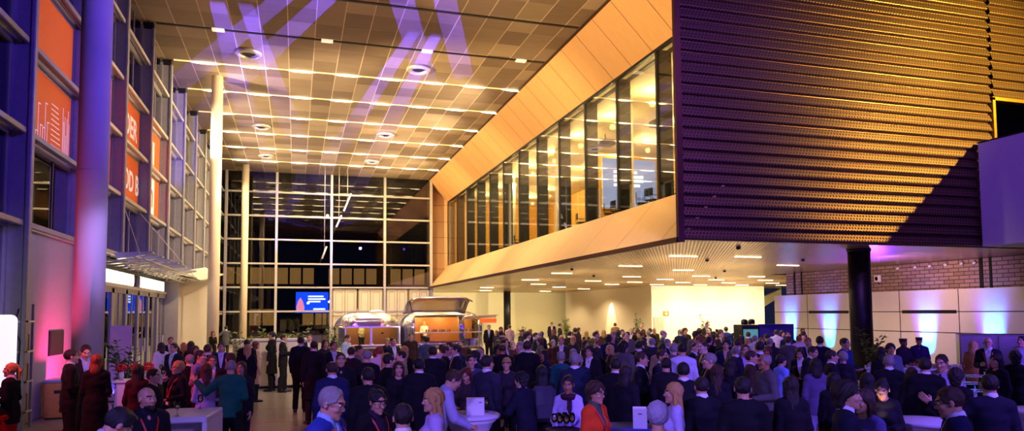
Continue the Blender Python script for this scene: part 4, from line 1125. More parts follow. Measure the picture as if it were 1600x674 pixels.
# ------------------------------------------------------------------ the guests: x, y, height, heading, build, pose, hair, clothes, label
CROWD = [
(-4.36, 13.29, 1.69, 258, 'f', 'both', 'pony', 'blond', 'suit', '#101014', '#a01410', 'blonde person with ponytail in black jacket and red trousers by the glowing white panel', {'turn': 20, 'near': 1}),
(-3.68, 13.9, 1.86, 110, 'm', 'both', 'short', 'dark', 'suit', '#121216', '#101014', 'man in black suit in profile beside the wooden waste bin', {'near': 1, 'sh': '#b8c4e0'}),
(-3.63, 14.56, 1.93, 24, 'm', 'both', 'short', 'dark', 'suit', '#16161e', '#14141a', 'man in open dark jacket and pale blue shirt looking down before the column', {'tilt': 22, 'near': 1, 'sh': '#8fb4e8', 'turn': 0}),
(-4.17, 16.25, 1.73, 54, 'm', 'stand', 'short', 'black', 'shirt', '#5f7468', '#14141a', 'person in grey green shirt hidden behind the man in black suit', {}),
(-3.11, 13.16, 1.8, 178, 'f', 'both', 'bob', 'ginger', 'coat', '#0f0d12', '#0c0c10', 'person with red-lit short hair in long black coat holding a dark clipboard', {'sh': False}),
(-1.54, 5.85, 1.84, 115, 'm', 'stand', 'swept', 'black', 'suit', '#0e0e14', '#101014', 'black-haired man bending forward at the bottom edge near the waste bin', {'lean': 24, 'tilt': 26, 'near': 1, 'sh': '#b9bcd0'}),
(-1.43, 7.99, 1.72, 30, 'm', 'stand', 'bald', 'dark', 'suit', '#14121c', '#101014', 'bald bearded man in dark shirt with red lanyard at the front left', {'ex': 'beard lanyard', 'near': 1, 'sh': '#1a1826', 'turn': 15}),
(-2.33, 12.31, 1.68, 161, 'f', 'glass', 'long', 'brown', 'coat', '#3a0e18', '#101014', 'woman with long red-lit hair and dark coat seen from behind at the white bar', {'sh': False}),
(-1.85, 12.89, 1.68, 308, 'f', 'drink', 'pixie', 'blond', 'suit', '#15131c', '#101014', 'short-haired blonde woman with glasses and red lanyard drinking at the white bar', {'ex': 'glasses lanyard', 'near': 1, 'turn': -15, 'sh': '#2a2030'}),
(-1.98, 11.52, 1.66, 70, 'm', 'both', 'short', 'dark', 'sweater', '#15131a', '#101014', 'dark-haired person holding a camera behind the bald bearded man', {}),
(-3.45, 22.54, 1.8, 9, 'm', 'stand', 'crop', 'dark', 'suit', '#1b1b24', '#101014', 'man with red-lit cropped hair near the grey entrance block', {}),
(-3.42, 20.87, 1.7, 209, 'f', 'stand', 'bob', 'dark', 'coat', '#d8cfc6', '#141414', 'woman with dark bob in white jacket with her back turned', {'sh': False}),
(-2.7, 18.12, 1.78, 328, 'm', 'glass', 'short', 'dark', 'suit', '#22222c', '#141414', 'dark-haired man with white shirt collar turned toward the doors', {}),
(-2.98, 21.67, 1.66, 188, 'f', 'stand', 'long', 'blond', 'coat', '#3a2b26', '#141414', 'blonde-haired guest seen from behind before the grey block', {'sh': False}),
(-2.69, 20.88, 1.72, 157, 'f', 'stand', 'bob', 'brown', 'sweater', '#281c20', '#141414', 'brown-haired guest between the blonde and the redhead before the grey block', {}),
(-2.39, 19.37, 1.66, 17, 'f', 'glass', 'long', 'auburn', 'sweater', '#4a1c18', '#141414', 'auburn-haired woman facing the camera before the grey block', {}),
(-1.94, 14.89, 1.68, 197, 'm', 'stand', 'short', 'grey', 'suit', '#1c1a20', '#141414', 'grey-haired guest behind the blonde woman drinking', {}),
(-1.69, 14.4, 1.78, 67, 'm', 'glass', 'short', 'dark', 'shirt', '#8a7aa8', '#141414', 'dark-haired man in pale violet shirt turned right behind the white bar', {}),
(-1.44, 13.86, 1.71, 16, 'm', 'talk', 'short', 'brown', 'suit', '#20202c', '#141414', 'man with glasses and reddish face left of the green sweater', {'ex': 'glasses', 'near': 1}),
(-1.65, 17.79, 1.79, 5, 'm', 'both', 'short', 'dark', 'suit', '#1a2040', '#141414', 'man in navy suit with red-lit face left of the balding green sweater man', {}),
(-1.83, 16.87, 1.79, 146, 'm', 'stand', 'short', 'brown', 'suit', '#181820', '#141414', 'brown-haired man in dark suit between the grey block and white counter', {}),
(-3.64, 35.37, 1.66, 26, 'f', 'drink', 'bob', 'auburn', 'dress', '#141216', '#141216', 'woman in black dress drinking at the far left column', {}),
(-3.57, 40.86, 1.8, 205, 'm', 'wave', 'short', 'dark', 'suit', '#4a4a52', '#2a2a30', 'man in grey suit leaning with raised arm at the far left column', {}),
(-1.11, 18.34, 1.71, 188, 'f', 'stand', 'long', 'blond', 'coat', '#0f0e12', '#16161c', 'woman with long blonde hair in black coat seen from behind', {'sh': False}),
(-1.06, 21.21, 1.68, 113, 'f', 'stand', 'long', 'auburn', 'coat', '#c2a486', '#16161c', 'woman in beige coat carrying a beige handbag', {'sh': False}),
(-1.26, 20.61, 1.76, 173, 'm', 'stand', 'short', 'dark', 'coat', '#141216', '#16161c', 'dark-haired guest behind the long blonde hair and black coat', {}),
(-0.96, 11.9, 1.74, 177, 'm', 'wave', 'balding', 'grey', 'sweater', '#0f5a48', '#15151c', 'balding grey-haired man in green sweater with one hand raised', {'turn': 10, 'near': 1}),
(-1.35, 12.27, 1.67, 191, 'f', 'both', 'long', 'auburn', 'shirt', '#b49ad0', '#121014', 'woman with dark red hair in lilac blouse beside the green sweater', {}),
(-0.85, 12.53, 1.67, 349, 'f', 'stand', 'long', 'brown', 'sweater', '#221c24', '#15151c', 'woman with glasses partly hidden behind the green sweater', {'ex': 'glasses', 'near': 1}),
(-1.07, 13.21, 1.78, 205, 'm', 'stand', 'short', 'dark', 'suit', '#1a1a22', '#15151c', 'dark-haired man directly behind the balding head of the green sweater man', {}),
(-0.36, 23.47, 1.8, 81, 'm', 'talk', 'short', 'dark', 'suit', '#17151a', '#1a181c', 'man in black suit and white shirt standing alone on the open floor', {}),
(-0.72, 23.88, 1.88, 252, 'f', 'stand', 'pony', 'dark', 'coat', '#141216', '#141216', 'woman in black standing before the white planter counter', {'sh': False}),
(0.13, 18.68, 1.88, 170, 'm', 'stand', 'short', 'dark', 'suit', '#16141c', '#15151c', 'tall dark-haired man with his back turned right of the lone black suit', {}),
(0.42, 23.04, 1.8, -1, 'm', 'stand', 'short', 'dark', 'suit', '#1a1a26', '#15151c', 'man facing the camera behind two tall dark backs at the open floor', {}),
(0.4, 16.59, 1.84, 194, 'm', 'stand', 'short', 'dark', 'coat', '#121116', '#241c20', 'man in black coat with light collar, back turned, at the edge of open floor', {}),
(0.85, 17.06, 1.8, 17, 'm', 'glass', 'short', 'dark', 'suit', '#191720', '#15151c', 'man with red-lit face and glass left of the caravan window', {}),
(0.77, 20.06, 1.74, 28, 'f', 'stand', 'bob', 'brown', 'sweater', '#241e26', '#15151c', 'brown-haired guest between the black coat and the red-lit face', {}),
(0.72, 12.09, 1.8, 2, 'm', 'both', 'crew', 'brown', 'suit', '#131218', '#15151c', 'young man with protruding ears looking straight at the camera', {'near': 1, 'sh': '#1a1822'}),
(0.5, 10.37, 1.78, 187, 'm', 'stand', 'balding', 'brown', 'suit', '#1c2048', '#16182c', 'balding man in dark blue suit seen from behind behind the blue blazer', {}),
(0.25, 5.85, 1.88, 60, 'm', 'stand', 'short', 'grey', 'suit', '#2a3a8c', '#1a2040', 'grey-haired man with glasses in blue blazer and pale shirt at the front', {'ex': 'glasses lanyard', 'near': 1, 'tilt': 16, 'sh': '#8fb4e8'}),
(0.76, 7.09, 1.71, 29, 'f', 'glass', 'bun', 'black', 'suit', '#121016', '#15151c', 'woman with black hair and thin glasses holding juice and a white card', {'ex': 'glasses lanyard band', 'near': 1, 'tilt': 14, 'sh': '#2a1c30'}),
(0.84, 5.8, 1.72, 182, 'm', 'stand', 'crew', 'dark', 'suit', '#17151c', '#15151c', 'short dark hair of a man seen from behind at the bottom edge', {}),
(1.31, 6.98, 1.7, 269, 'f', 'both', 'wavy', 'blond', 'sweater', '#b6a0d6', '#15151c', 'woman with long curly blond hair in lilac top in profile', {'near': 1}),
(1.56, 23.13, 1.78, 56, 'm', 'stand', 'short', 'brown', 'shirt', '#9aa8cc', '#15151c', 'man in pale shirt standing at the left caravan window', {'tilt': 15}),
(1.48, 17.48, 1.68, 65, 'f', 'stand', 'bun', 'brown', 'coat', '#77706c', '#15151c', 'woman in grey hooded jacket, profile right', {'sh': False}),
(1.73, 15.87, 1.66, 54, 'f', 'both', 'long', 'auburn', 'coat', '#121016', '#15151c', 'brown-haired woman in black coat lit blue from behind', {'sh': False}),
(1.13, 15.31, 1.74, 146, 'm', 'stand', 'short', 'dark', 'suit', '#17151c', '#15151c', 'dark-haired man left of the grey hooded jacket', {}),
(1.48, 11.82, 1.78, 103, 'm', 'both', 'short', 'dark', 'coat', '#131118', '#15151c', 'dark-haired man in black coat turned right over the crowd before the caravan', {'near': 1, 'sh': False}),
(1.54, 11.16, 1.69, 2, 'f', 'stand', 'bob', 'brown', 'sweater', '#201a24', '#15151c', 'woman whose face shows behind the dark-haired man in black coat', {}),
(2.4, 16.38, 1.68, 172, 'f', 'stand', 'wavy', 'blond', 'dress', '#141216', '#15151c', 'woman with long wavy blonde hair in black dress seen from behind', {}),
(2.47, 18.95, 1.8, 23, 'm', 'stand', 'crop', 'dark', 'suit', '#1a1c2c', '#15151c', 'man in dark blue suit just left of the long wavy blonde hair', {}),
(3.65, 23.48, 1.78, 11, 'm', 'stand', 'short', 'brown', 'sweater', '#33221c', '#15151c', 'brown-haired man directly before the caravan counter vendor', {}),
(3.58, 20.11, 1.78, 180, 'm', 'stand', 'short', 'dark', 'sweater', '#384058', '#15151c', 'man in blue-grey sweater seen from behind before the caravan counter', {}),
(2.43, 13.04, 1.84, 174, 'm', 'stand', 'short', 'dark', 'coat', '#111016', '#15151c', 'broad dark back in black coat before the caravan counter', {}),
(3.05, 14.86, 1.75, 88, 'm', 'glass', 'short', 'brown', 'sweater', '#1c1820', '#15151c', 'brown-haired man between the broad dark back and the man with a light collar', {}),
(3.1, 14.1, 1.81, 268, 'm', 'both', 'short', 'dark', 'suit', '#1c1c2a', '#15151c', 'dark-haired man with light blue collar facing left before the caravan hatch', {}),
(1.68, 8.77, 1.78, 84, 'm', 'table', 'short', 'brown', 'sweater', '#a7a4cc', '#15151c', 'man with glasses in pale sweater leaning on the white cocktail table', {'ex': 'glasses', 'lean': 16, 'tilt': 24, 'near': 1}),
(2.53, 10.69, 1.62, 337, 'f', 'table', 'long', 'auburn', 'dress', '#3a2a30', '#15151c', 'woman with long auburn hair looking down at the white cocktail table', {'tilt': 22, 'near': 1, 'turn': -10}),
(2.83, 11.71, 1.74, 6, 'm', 'glass', 'short', 'black', 'sweater', '#3c4266', '#15151c', 'smiling man in grey blue top behind the auburn-haired woman', {}),
(2.68, 10.06, 1.83, 125, 'm', 'stand', 'short', 'dark', 'suit', '#2c2a3e', '#15151c', 'dark-haired man in charcoal jacket behind the white cocktail table', {}),
(3.51, 11.86, 1.66, 333, 'f', 'glass', 'pixie', 'blond', 'sweater', '#2c2430', '#15151c', 'woman with hair band looking at the camera behind the white cocktail table', {'ex': 'band', 'near': 1}),
(3.05, 9.36, 1.62, 217, 'm', 'table', 'curly', 'black', 'suit', '#15162a', '#15151c', 'man in dark suit leaning in at the right side of the white cocktail table', {'lean': 8, 'near': 1}),
(4.44, 13.54, 1.88, 160, 'm', 'stand', 'short', 'brown', 'coat', '#0f0e14', '#15151c', 'tall man in black coat with white collar, back turned, centre of the crowd', {}),
(5.05, 17.26, 1.78, 44, 'm', 'stand', 'short', 'dark', 'suit', '#47434c', '#15151c', 'man in grey jacket facing right behind the hair band woman', {}),
(4.8, 15.14, 1.8, 282, 'm', 'stand', 'crop', 'grey', 'suit', '#26222a', '#15151c', 'older man facing left beside the tall black coat', {}),
(3.41, 9.73, 1.68, 166, 'f', 'stand', 'long', 'black', 'coat', '#100e14', '#15151c', 'person with a large grey backpack seen from behind', {'sh': False}),
(4.82, 12.66, 1.7, 164, 'f', 'stand', 'pixie', 'grey', 'sweater', '#1c5a60', '#15151c', 'grey-haired person in teal jacket with bright blue edge seen from behind', {}),
(4.44, 10.96, 1.68, 313, 'f', 'both', 'bun', 'black', 'apron', '#c8bcd8', '#15151c', 'woman in white top and dark scarf behind the waitress', {'ex': 'scarf glasses', 'near': 1}),
(3.28, 8.36, 1.66, 329, 'f', 'tray', 'bun', 'black', 'shirt', '#bfb0ea', '#15151c', 'waitress in lilac shirt and dark scarf carrying a tray of glasses', {'ex': 'scarf', 'sk': 'tan', 'near': 1, 'tilt': 10}),
(3.07, 7.06, 1.7, 31, 'f', 'both', 'curly', 'brown', 'suit', '#e0461c', '#15151c', 'woman with curly brown hair and glasses in orange jacket', {'ex': 'glasses lanyard', 'near': 1, 'sh': '#4a5a4c', 'tilt': 6}),
(6.27, 14.3, 1.68, 161, 'f', 'stand', 'long', 'black', 'coat', '#0f0d13', '#15151c', 'woman with long black hair in black coat seen from behind right of centre', {'sh': False}),
(7.08, 15.36, 1.66, 255, 'f', 'glass', 'bob', 'blond', 'sweater', '#3a2a26', '#15151c', 'blonde guest facing left right of the long black hair', {}),
(5.28, 10.28, 1.81, 58, 'm', 'talk', 'short', 'brown', 'suit', '#13131f', '#15151c', 'man with glasses and white collar in dark suit, profile right, centre of crowd', {'ex': 'glasses', 'near': 1}),
(6.73, 11.48, 1.88, 155, 'm', 'both', 'short', 'dark', 'shirt', '#cfcbe8', '#1a2040', 'man in white shirt with dark collar seen from behind', {}),
(5.4, 9.7, 1.75, 156, 'm', 'stand', 'short', 'black', 'sweater', '#17141c', '#15151c', 'person in dark brown sweater left of the white shirt back', {}),
(5.97, 10.84, 1.8, 31, 'm', 'stand', 'short', 'brown', 'suit', '#1a1a30', '#15151c', 'man in navy jacket facing right next to the profile man with glasses', {}),
(4.88, 8.31, 1.78, 150, 'm', 'stand', 'short', 'black', 'suit', '#12121c', '#15151c', 'man with short black hair and blue collar, back turned, below the white shirt', {}),
(3.92, 6.88, 1.68, 250, 'f', 'stand', 'long', 'blond', 'shirt', '#b9aee4', '#15151c', 'woman with long straight blonde hair in sparkling pale blouse, profile left', {'near': 1}),
(2.74, 5.07, 1.74, 157, 'f', 'stand', 'pixie', 'lilacgrey', 'sweater', '#57509c', '#15151c', 'short pale violet hair of a woman seen from behind at the bottom edge', {}),
(6.05, 9.53, 1.81, 253, 'm', 'talk', 'short', 'grey', 'coat', '#14131d', '#15151c', 'grey-haired man in dark coat in profile left', {'ex': '', 'near': 1, 'sh': False}),
(6.67, 9.91, 1.69, 146, 'f', 'stand', 'bob', 'dark', 'dress', '#12101a', '#15151c', 'dark-haired woman in dark dress with her back turned right of the grey-haired profile', {}),
(8.05, 11.47, 1.82, -25, 'm', 'stand', 'short', 'brown', 'suit', '#1c1a30', '#15151c', 'man with open dark suit and lilac shirt facing the camera', {'near': 1, 'sh': '#b090dc'}),
(8.56, 11.73, 1.86, 144, 'm', 'pocket', 'short', 'black', 'suit', '#0f0e14', '#0f0e14', 'large dark-suited back next to the man with lilac shirt', {}),
(8.47, 15.88, 1.8, 147, 'm', 'stand', 'balding', 'grey', 'suit', '#2c2a30', '#15151c', 'balding grey-haired man seen from behind before the lit white wall', {}),
(9.25, 17.86, 1.74, 173, 'f', 'stand', 'bob', 'brown', 'sweater', '#33281f', '#15151c', 'brown-haired guest left of the balding grey head', {}),
(10.27, 15.45, 1.8, 151, 'm', 'stand', 'short', 'brown', 'suit', '#1c1b24', '#15151c', 'brown-haired man in dark suit seen from behind before the passage', {}),
(8.53, 11.07, 1.64, 92, 'f', 'both', 'pixie', 'dark', 'sweater', '#7a94e8', '#14131c', 'woman with short dark hair in light blue jacket with a black handbag', {}),
(9.88, 12.22, 1.7, 311, 'f', 'both', 'bob', 'black', 'suit', '#100f17', '#15151c', 'dark-haired woman in black suit looking down before the white wall', {'tilt': 20, 'near': 1}),
(9.61, 11.57, 1.76, 20, 'm', 'glass', 'short', 'dark', 'suit', '#17151f', '#15151c', 'man looking down right beside the dark-haired woman in black suit', {'tilt': 16, 'near': 1}),
(7.76, 9.25, 1.7, 150, 'f', 'stand', 'bob', 'black', 'sweater', '#5a4f78', '#8d86b8', 'dark-haired person in grey violet sweater and pale jeans seen from behind', {}),
(6.85, 7.83, 1.62, 149, 'f', 'stand', 'bob', 'black', 'coat', '#16141e', '#15151c', 'dark bob and pale lilac scarf seen from behind', {'ex': 'scarf lilac', 'sh': False}),
(4.65, 5.17, 1.82, 53, 'm', 'stand', 'curly', 'dark', 'suit', '#141830', '#15151c', 'curly dark-haired man in navy jacket with white collar at the front right', {'near': 1, 'sh': '#d8d8f0'}),
(5.15, 5.5, 1.7, 287, 'f', 'stand', 'long', 'brown', 'sweater', '#5a5496', '#15151c', 'woman with long brown hair beside the curly dark-haired man', {'near': 1, 'turn': -20}),
(6.81, 7.21, 1.67, 142, 'f', 'stand', 'long', 'black', 'coat', '#0e0c13', '#15151c', 'woman with long black hair in black coat behind the curly-haired man', {'sh': False}),
(6.59, 6.74, 1.65, 306, 'f', 'both', 'bun', 'black', 'sweater', '#171420', '#15151c', 'woman whose face is lit by her phone', {'tilt': 24, 'near': 1}),
(11.78, 13.88, 1.84, 135, 'm', 'stand', 'short', 'black', 'suit', '#15172c', '#15151c', 'man in dark blue suit seen from behind before the bright cyan wall light', {}),
(12.08, 14.65, 1.78, -30, 'm', 'stand', 'short', 'ginger', 'suit', '#1c1820', '#15151c', 'ginger-haired man before the white wall left of the dark column', {}),
(11.44, 12.71, 1.84, 18, 'm', 'both', 'short', 'dark', 'sweater', '#1c2c6c', '#15151c', 'musician in blue lit shirt left of the dark column', {}),
(9.76, 10.89, 1.68, 138, 'f', 'stand', 'pixie', 'grey', 'coat', '#1c1a26', '#15151c', 'grey-haired woman seen from behind before the blue lit musician', {'sh': False}),
(9.11, 10.45, 1.74, 59, 'm', 'stand', 'short', 'dark', 'suit', '#131219', '#15151c', 'dark-haired guest between the blue suit back and the musician', {}),
(12.2, 12.23, 1.72, -25, 'm', 'stand', 'curly', 'dark', 'shirt', '#6a6480', '#15151c', 'person with curly dark hair at the left end of the buffet', {}),
(11.3, 11.58, 1.7, 156, 'f', 'stand', 'bob', 'dark', 'coat', '#141019', '#15151c', 'dark-haired guest right of the dark round column', {'sh': False}),
(15.38, 14.99, 1.68, 4, 'm', 'both', 'crop', 'black', 'suit', '#1c1220', '#15151c', 'cook in dark jacket and black cap standing behind the buffet, left one', {'ex': 'cap', 'sk': 'brown', 'sh': '#1c1220'}),
(16.43, 15.48, 1.68, -47, 'm', 'both', 'crop', 'dark', 'suit', '#281a4a', '#15151c', 'cook in violet lit jacket and black cap behind the buffet, right one', {'ex': 'cap', 'sk': 'tan', 'sh': '#281a4a'}),
(8.98, 8.07, 1.81, 292, 'm', 'both', 'crew', 'dark', 'shirt', '#9a94c8', '#15151c', 'young waiter in pale striped shirt and dark tie looking down', {'ex': 'tie', 'near': 1, 'tilt': 14}),
(14.84, 12.51, 1.72, 120, 'f', 'glass', 'bob', 'blond', 'suit', '#b06a3a', '#15151c', 'short-haired blonde woman in tan jacket seen from behind at the buffet', {}),
(14.46, 11.83, 1.83, 304, 'm', 'glass', 'bald', 'grey', 'suit', '#17151e', '#15151c', 'bald man with glasses and light shirt facing the tan jacket', {'ex': 'glasses lanyard', 'near': 1}),
(11.26, 9.08, 1.69, 269, 'f', 'glass', 'long', 'black', 'coat', '#14111c', '#15151c', 'dark-haired woman looking left before the steel cabinets', {'sh': False}),
(5.19, 4.57, 1.82, 226, 'm', 'stand', 'short', 'brown', 'suit', '#161a44', '#15151c', 'man with glasses in navy suit and white collar, profile left, at front right', {'ex': 'glasses', 'near': 1, 'tilt': 14, 'sh': '#d6d8f4'}),
(8.3, 7.26, 1.67, 111, 'f', 'both', 'curly', 'dark', 'coat', '#0f0d14', '#15151c', 'curly dark head and black coat behind the navy suit with glasses', {'sh': False}),
(7.06, 5.78, 1.76, 149, 'm', 'wave', 'short', 'dark', 'suit', '#14142a', '#15151c', 'man in dark suit stretching an arm to the right before the cabinets', {}),
(12.04, 9.35, 1.71, 133, 'f', 'stand', 'curly', 'dark', 'coat', '#100e16', '#15151c', 'big curly dark hair seen from behind at the right edge', {'sh': False}),
(16.55, 12.67, 1.8, 277, 'm', 'stand', 'short', 'black', 'shirt', '#b8b4dc', '#15151c', 'dark-haired man in white shirt at the right edge beside the cabinets', {}),
(9.13, 9.2, 1.72, 140, 'm', 'stand', 'short', 'grey', 'suit', '#12111a', '#15151c', 'man with greying hair in dark suit, back turned, before the plant', {}),
(5.81, 8.97, 1.67, 147, 'f', 'stand', 'wavy', 'brown', 'coat', '#15121e', '#15151c', 'brown wavy-haired woman in dark coat behind the front right group', {'sh': False}),
(4.44, 7.17, 1.7, 168, 'm', 'stand', 'short', 'dark', 'suit', '#10101a', '#15151c', 'dark-haired guest in black near the woman with sparkling blouse', {}),
(4.53, 9.63, 1.77, 160, 'm', 'stand', 'short', 'dark', 'coat', '#0e0d13', '#15151c', 'dark-haired back in black coat behind the orange jacket', {}),
(4.34, 8.9, 1.71, 124, 'f', 'stand', 'bob', 'dark', 'coat', '#14111c', '#15151c', 'dark bob between the orange jacket and the profile man with glasses', {'sh': False}),
(4.36, 6.27, 1.78, 150, 'm', 'stand', 'short', 'black', 'coat', '#100f18', '#15151c', 'black coat and black hair, back turned, below the lilac shirt', {'sh': False}),
(5.37, 6.82, 1.7, 162, 'f', 'stand', 'long', 'dark', 'coat', '#0f0d16', '#15151c', 'long dark hair and black coat below the light blue jacket', {'sh': False}),
(0.89, 9.26, 1.76, 195, 'm', 'stand', 'short', 'dark', 'coat', '#111017', '#15151c', 'dark-haired back in black coat at the blue-covered table', {'sh': False}),
(1.77, 10.59, 1.78, 181, 'm', 'stand', 'short', 'black', 'coat', '#0f0e15', '#15151c', 'black-haired man in dark coat left of the pale sweater and glasses', {}),
(8.98, 8.62, 1.57, 144, 'f', 'stand', 'bob', 'brown', 'coat', '#14111c', '#15151c', 'brown bob and dark coat with her back turned before the wire cart', {'sh': False}),
(8.42, 7.85, 1.78, 138, 'm', 'stand', 'short', 'dark', 'coat', '#100f17', '#15151c', 'dark-haired back in black coat in front of the two cooks', {}),
(6.49, 37.2, 1.6, -10, 'm', 'both', 'bob', 'blond', 'shirt', '#e8dcc0', '#2a2a2a', 'blonde vendor in cream shirt inside the open caravan hatch', {'z': 0.38}),
(3.23, 37.0, 1.6, 25, 'f', 'both', 'long', 'blond', 'shirt', '#d8c890', '#2a2a2a', 'blonde vendor in yellow shirt inside the left caravan window', {'z': 0.38}),
(4.29, 37.2, 1.6, 323, 'm', 'both', 'short', 'grey', 'sweater', '#3a2620', '#2a2a2a', 'grey-haired vendor in brown top inside the left caravan window', {'z': 0.38}),
(9.16, 34.0, 1.83, -15, 'm', 'stand', 'crop', 'dark', 'suit', '#16141a', '#16141a', 'man in black standing alone right of the caravans', {}),
(8.53, 29.64, 1.82, 44, 'm', 'glass', 'crop', 'ginger', 'suit', '#1c1c28', '#16141a', 'ginger man in dark jacket right of the caravans', {}),
(10.48, 34.86, 1.8, 183, 'm', 'stand', 'short', 'brown', 'shirt', '#d8b8b0', '#16141a', 'man in pale pink shirt right of the caravans', {}),
(19.91, 31.54, 1.84, -32, 'm', 'stand', 'short', 'brown', 'suit', '#4c4444', '#2a2a30', 'tall man in grey suit standing out before the bright white wall', {}),
(15.25, 41.58, 1.8, -20, 'm', 'stand', 'short', 'dark', 'suit', '#20202a', '#16141a', 'man standing out before the beige block wall, left one', {}),
(14.41, 37.93, 1.78, 69, 'm', 'stand', 'short', 'dark', 'suit', '#20202a', '#16141a', 'man standing out before the beige block wall, right one', {}),
(16.78, 35.68, 1.82, 175, 'm', 'stand', 'short', 'auburn', 'coat', '#a07a50', '#16141a', 'guest in camel coat before the spotlit wall corner', {}),
(16.26, 24.39, 1.82, 146, 'm', 'stand', 'short', 'brown', 'suit', '#2a3a8c', '#16141a', 'man in blue suit before the small door of the white wall', {}),
(17.09, 24.93, 1.8, 286, 'm', 'stand', 'short', 'brown', 'suit', '#18161c', '#16141a', 'brown-haired man in black before the orange arrow wall', {}),
(16.13, 31.39, 1.82, -7, 'm', 'stand', 'balding', 'grey', 'suit', '#3a3430', '#16141a', 'balding man in brown suit before the corner of the white wall', {}),
(7.83, 12.52, 1.84, 268, 'm', 'stand', 'crop', 'brown', 'coat', '#2a2a30', '#16161c', 'guest with cropped brown hair, charcoal coat, turned left, before the bright white wall', {'sh': False, 'g': 'guests in the far crowd'}),
(2.03, 14.29, 1.7, 262, 'm', 'stand', 'short', 'dark', 'coat', '#a08a6c', '#16161c', 'guest with short dark hair, beige coat, turned left, at the gap between caravans', {'sh': False, 'g': 'guests in the far crowd'}),
(16.84, 33.47, 1.6, -7, 'f', 'talk', 'bob', 'brown', 'coat', '#2a2a30', '#16161c', 'guest with chin-length brown hair, charcoal coat, facing the camera, before the spotlit wall corner', {'sh': False, 'g': 'guests in the far crowd'}),
(5.61, 13.14, 1.76, 317, 'm', 'talk', 'curly', 'dark', 'suit', '#131116', '#16161c', 'guest with curly dark hair, black jacket, facing the camera, left of the spotlit wall', {'g': 'guests in the far crowd'}),
(11.82, 27.98, 1.62, 157, 'f', 'talk', 'long', 'blond', 'dress', '#3c2a20', '#16161c', 'guest with long straight blonde hair, brown dress, seen from behind, left of the spotlit wall', {'sh': False, 'g': 'guests in the far crowd'}),
(7.75, 22.7, 1.76, 71, 'm', 'both', 'crop', 'brown', 'suit', '#1c2440', '#16161c', 'guest with cropped brown hair, navy jacket, turned right, before the beige block wall', {'g': 'guests in the far crowd'}),
(14.8, 19.92, 1.68, 143, 'm', 'talk', 'short', 'brown', 'coat', '#131116', '#16161c', 'guest with short brown hair, black coat, seen from behind, beside the blue cabinet', {'sh': False, 'g': 'guests in the far crowd'}),
(10.12, 20.62, 1.8, 314, 'm', 'stand', 'short', 'black', 'coat', '#5a5656', '#16161c', 'guest with short black hair, grey coat, facing the camera, before the spotlit wall corner', {'sh': False, 'g': 'guests in the far crowd'}),
(8.24, 23.69, 1.76, 181, 'm', 'talk', 'balding', 'grey', 'suit', '#131116', '#16161c', 'guest with thinning grey hair, black jacket, seen from behind, before the beige block wall', {'g': 'guests in the far crowd'}),
(20.95, 25.71, 1.67, -19, 'f', 'both', 'wavy', 'auburn', 'dress', '#131116', '#16161c', 'guest with long wavy auburn hair, black dress, facing the camera, before the violet lit panels', {'sh': False, 'g': 'guests in the far crowd'}),
(15.06, 28.03, 1.69, -8, 'm', 'glass', 'short', 'grey', 'coat', '#3c2a20', '#16161c', 'guest with short grey hair, brown coat, facing the camera, below the orange arrow sign', {'sh': False, 'g': 'guests in the far crowd'}),
(14.04, 20.18, 1.65, 165, 'f', 'glass', 'long', 'dark', 'sweater', '#1c2440', '#16161c', 'guest with long straight dark hair, navy sweater, seen from behind, at the white wall end', {'sh': False, 'g': 'guests in the far crowd'}),
(3.24, 13.11, 1.72, 286, 'm', 'stand', 'curly', 'dark', 'suit', '#1c2440', '#16161c', 'guest with curly dark hair, navy jacket, turned left, before the caravan end', {'g': 'guests in the far crowd'}),
(8.78, 12.85, 1.72, 166, 'm', 'stand', 'balding', 'grey', 'suit', '#2a2a30', '#16161c', 'guest with thinning grey hair, charcoal jacket, seen from behind, at the white wall end', {'g': 'guests in the far crowd'}),
(10.73, 26.69, 1.66, -2, 'f', 'stand', 'bun', 'dark', 'sweater', '#4a1a20', '#16161c', 'guest with tied-up dark hair, maroon sweater, facing the camera, left of the spotlit wall', {'sh': False, 'g': 'guests in the far crowd'}),
(5.54, 13.82, 1.68, 158, 'm', 'talk', 'short', 'grey', 'suit', '#131116', '#16161c', 'guest with short grey hair, black jacket, seen from behind, left of the spotlit wall', {'g': 'guests in the far crowd'}),
(18.84, 24.28, 1.63, 52, 'f', 'talk', 'long', 'dark', 'coat', '#1c2440', '#16161c', 'guest with long straight dark hair, navy coat, turned right, beside the blue cabinet', {'sh': False, 'g': 'guests in the far crowd'}),
(10.23, 31.11, 1.58, 162, 'f', 'both', 'long', 'blond', 'coat', '#131116', '#16161c', 'guest with long straight blonde hair, black coat, seen from behind, before the far dark column', {'sh': False, 'g': 'guests in the far crowd'}),
(4.13, 10.25, 1.82, 148, 'm', 'stand', 'short', 'grey', 'suit', '#1c2440', '#16161c', 'guest with short grey hair, navy jacket, seen from behind, left of the spotlit wall', {'g': 'guests in the far crowd'}),
(3.65, 17.4, 1.74, 258, 'm', 'stand', 'crop', 'brown', 'suit', '#2a2a30', '#16161c', 'guest with cropped brown hair, charcoal jacket, turned left, before the caravan end', {'g': 'guests in the far crowd'}),
(9.81, 24.82, 1.72, 128, 'm', 'stand', 'short', 'dark', 'suit', '#131116', '#16161c', 'guest with short dark hair, black jacket, seen from behind, before the beige block wall', {'g': 'guests in the far crowd'}),
(9.68, 14.54, 1.76, -34, 'm', 'both', 'curly', 'dark', 'coat', '#1c2440', '#16161c', 'guest with curly dark hair, navy coat, facing the camera, at the white wall end', {'sh': False, 'g': 'guests in the far crowd'}),
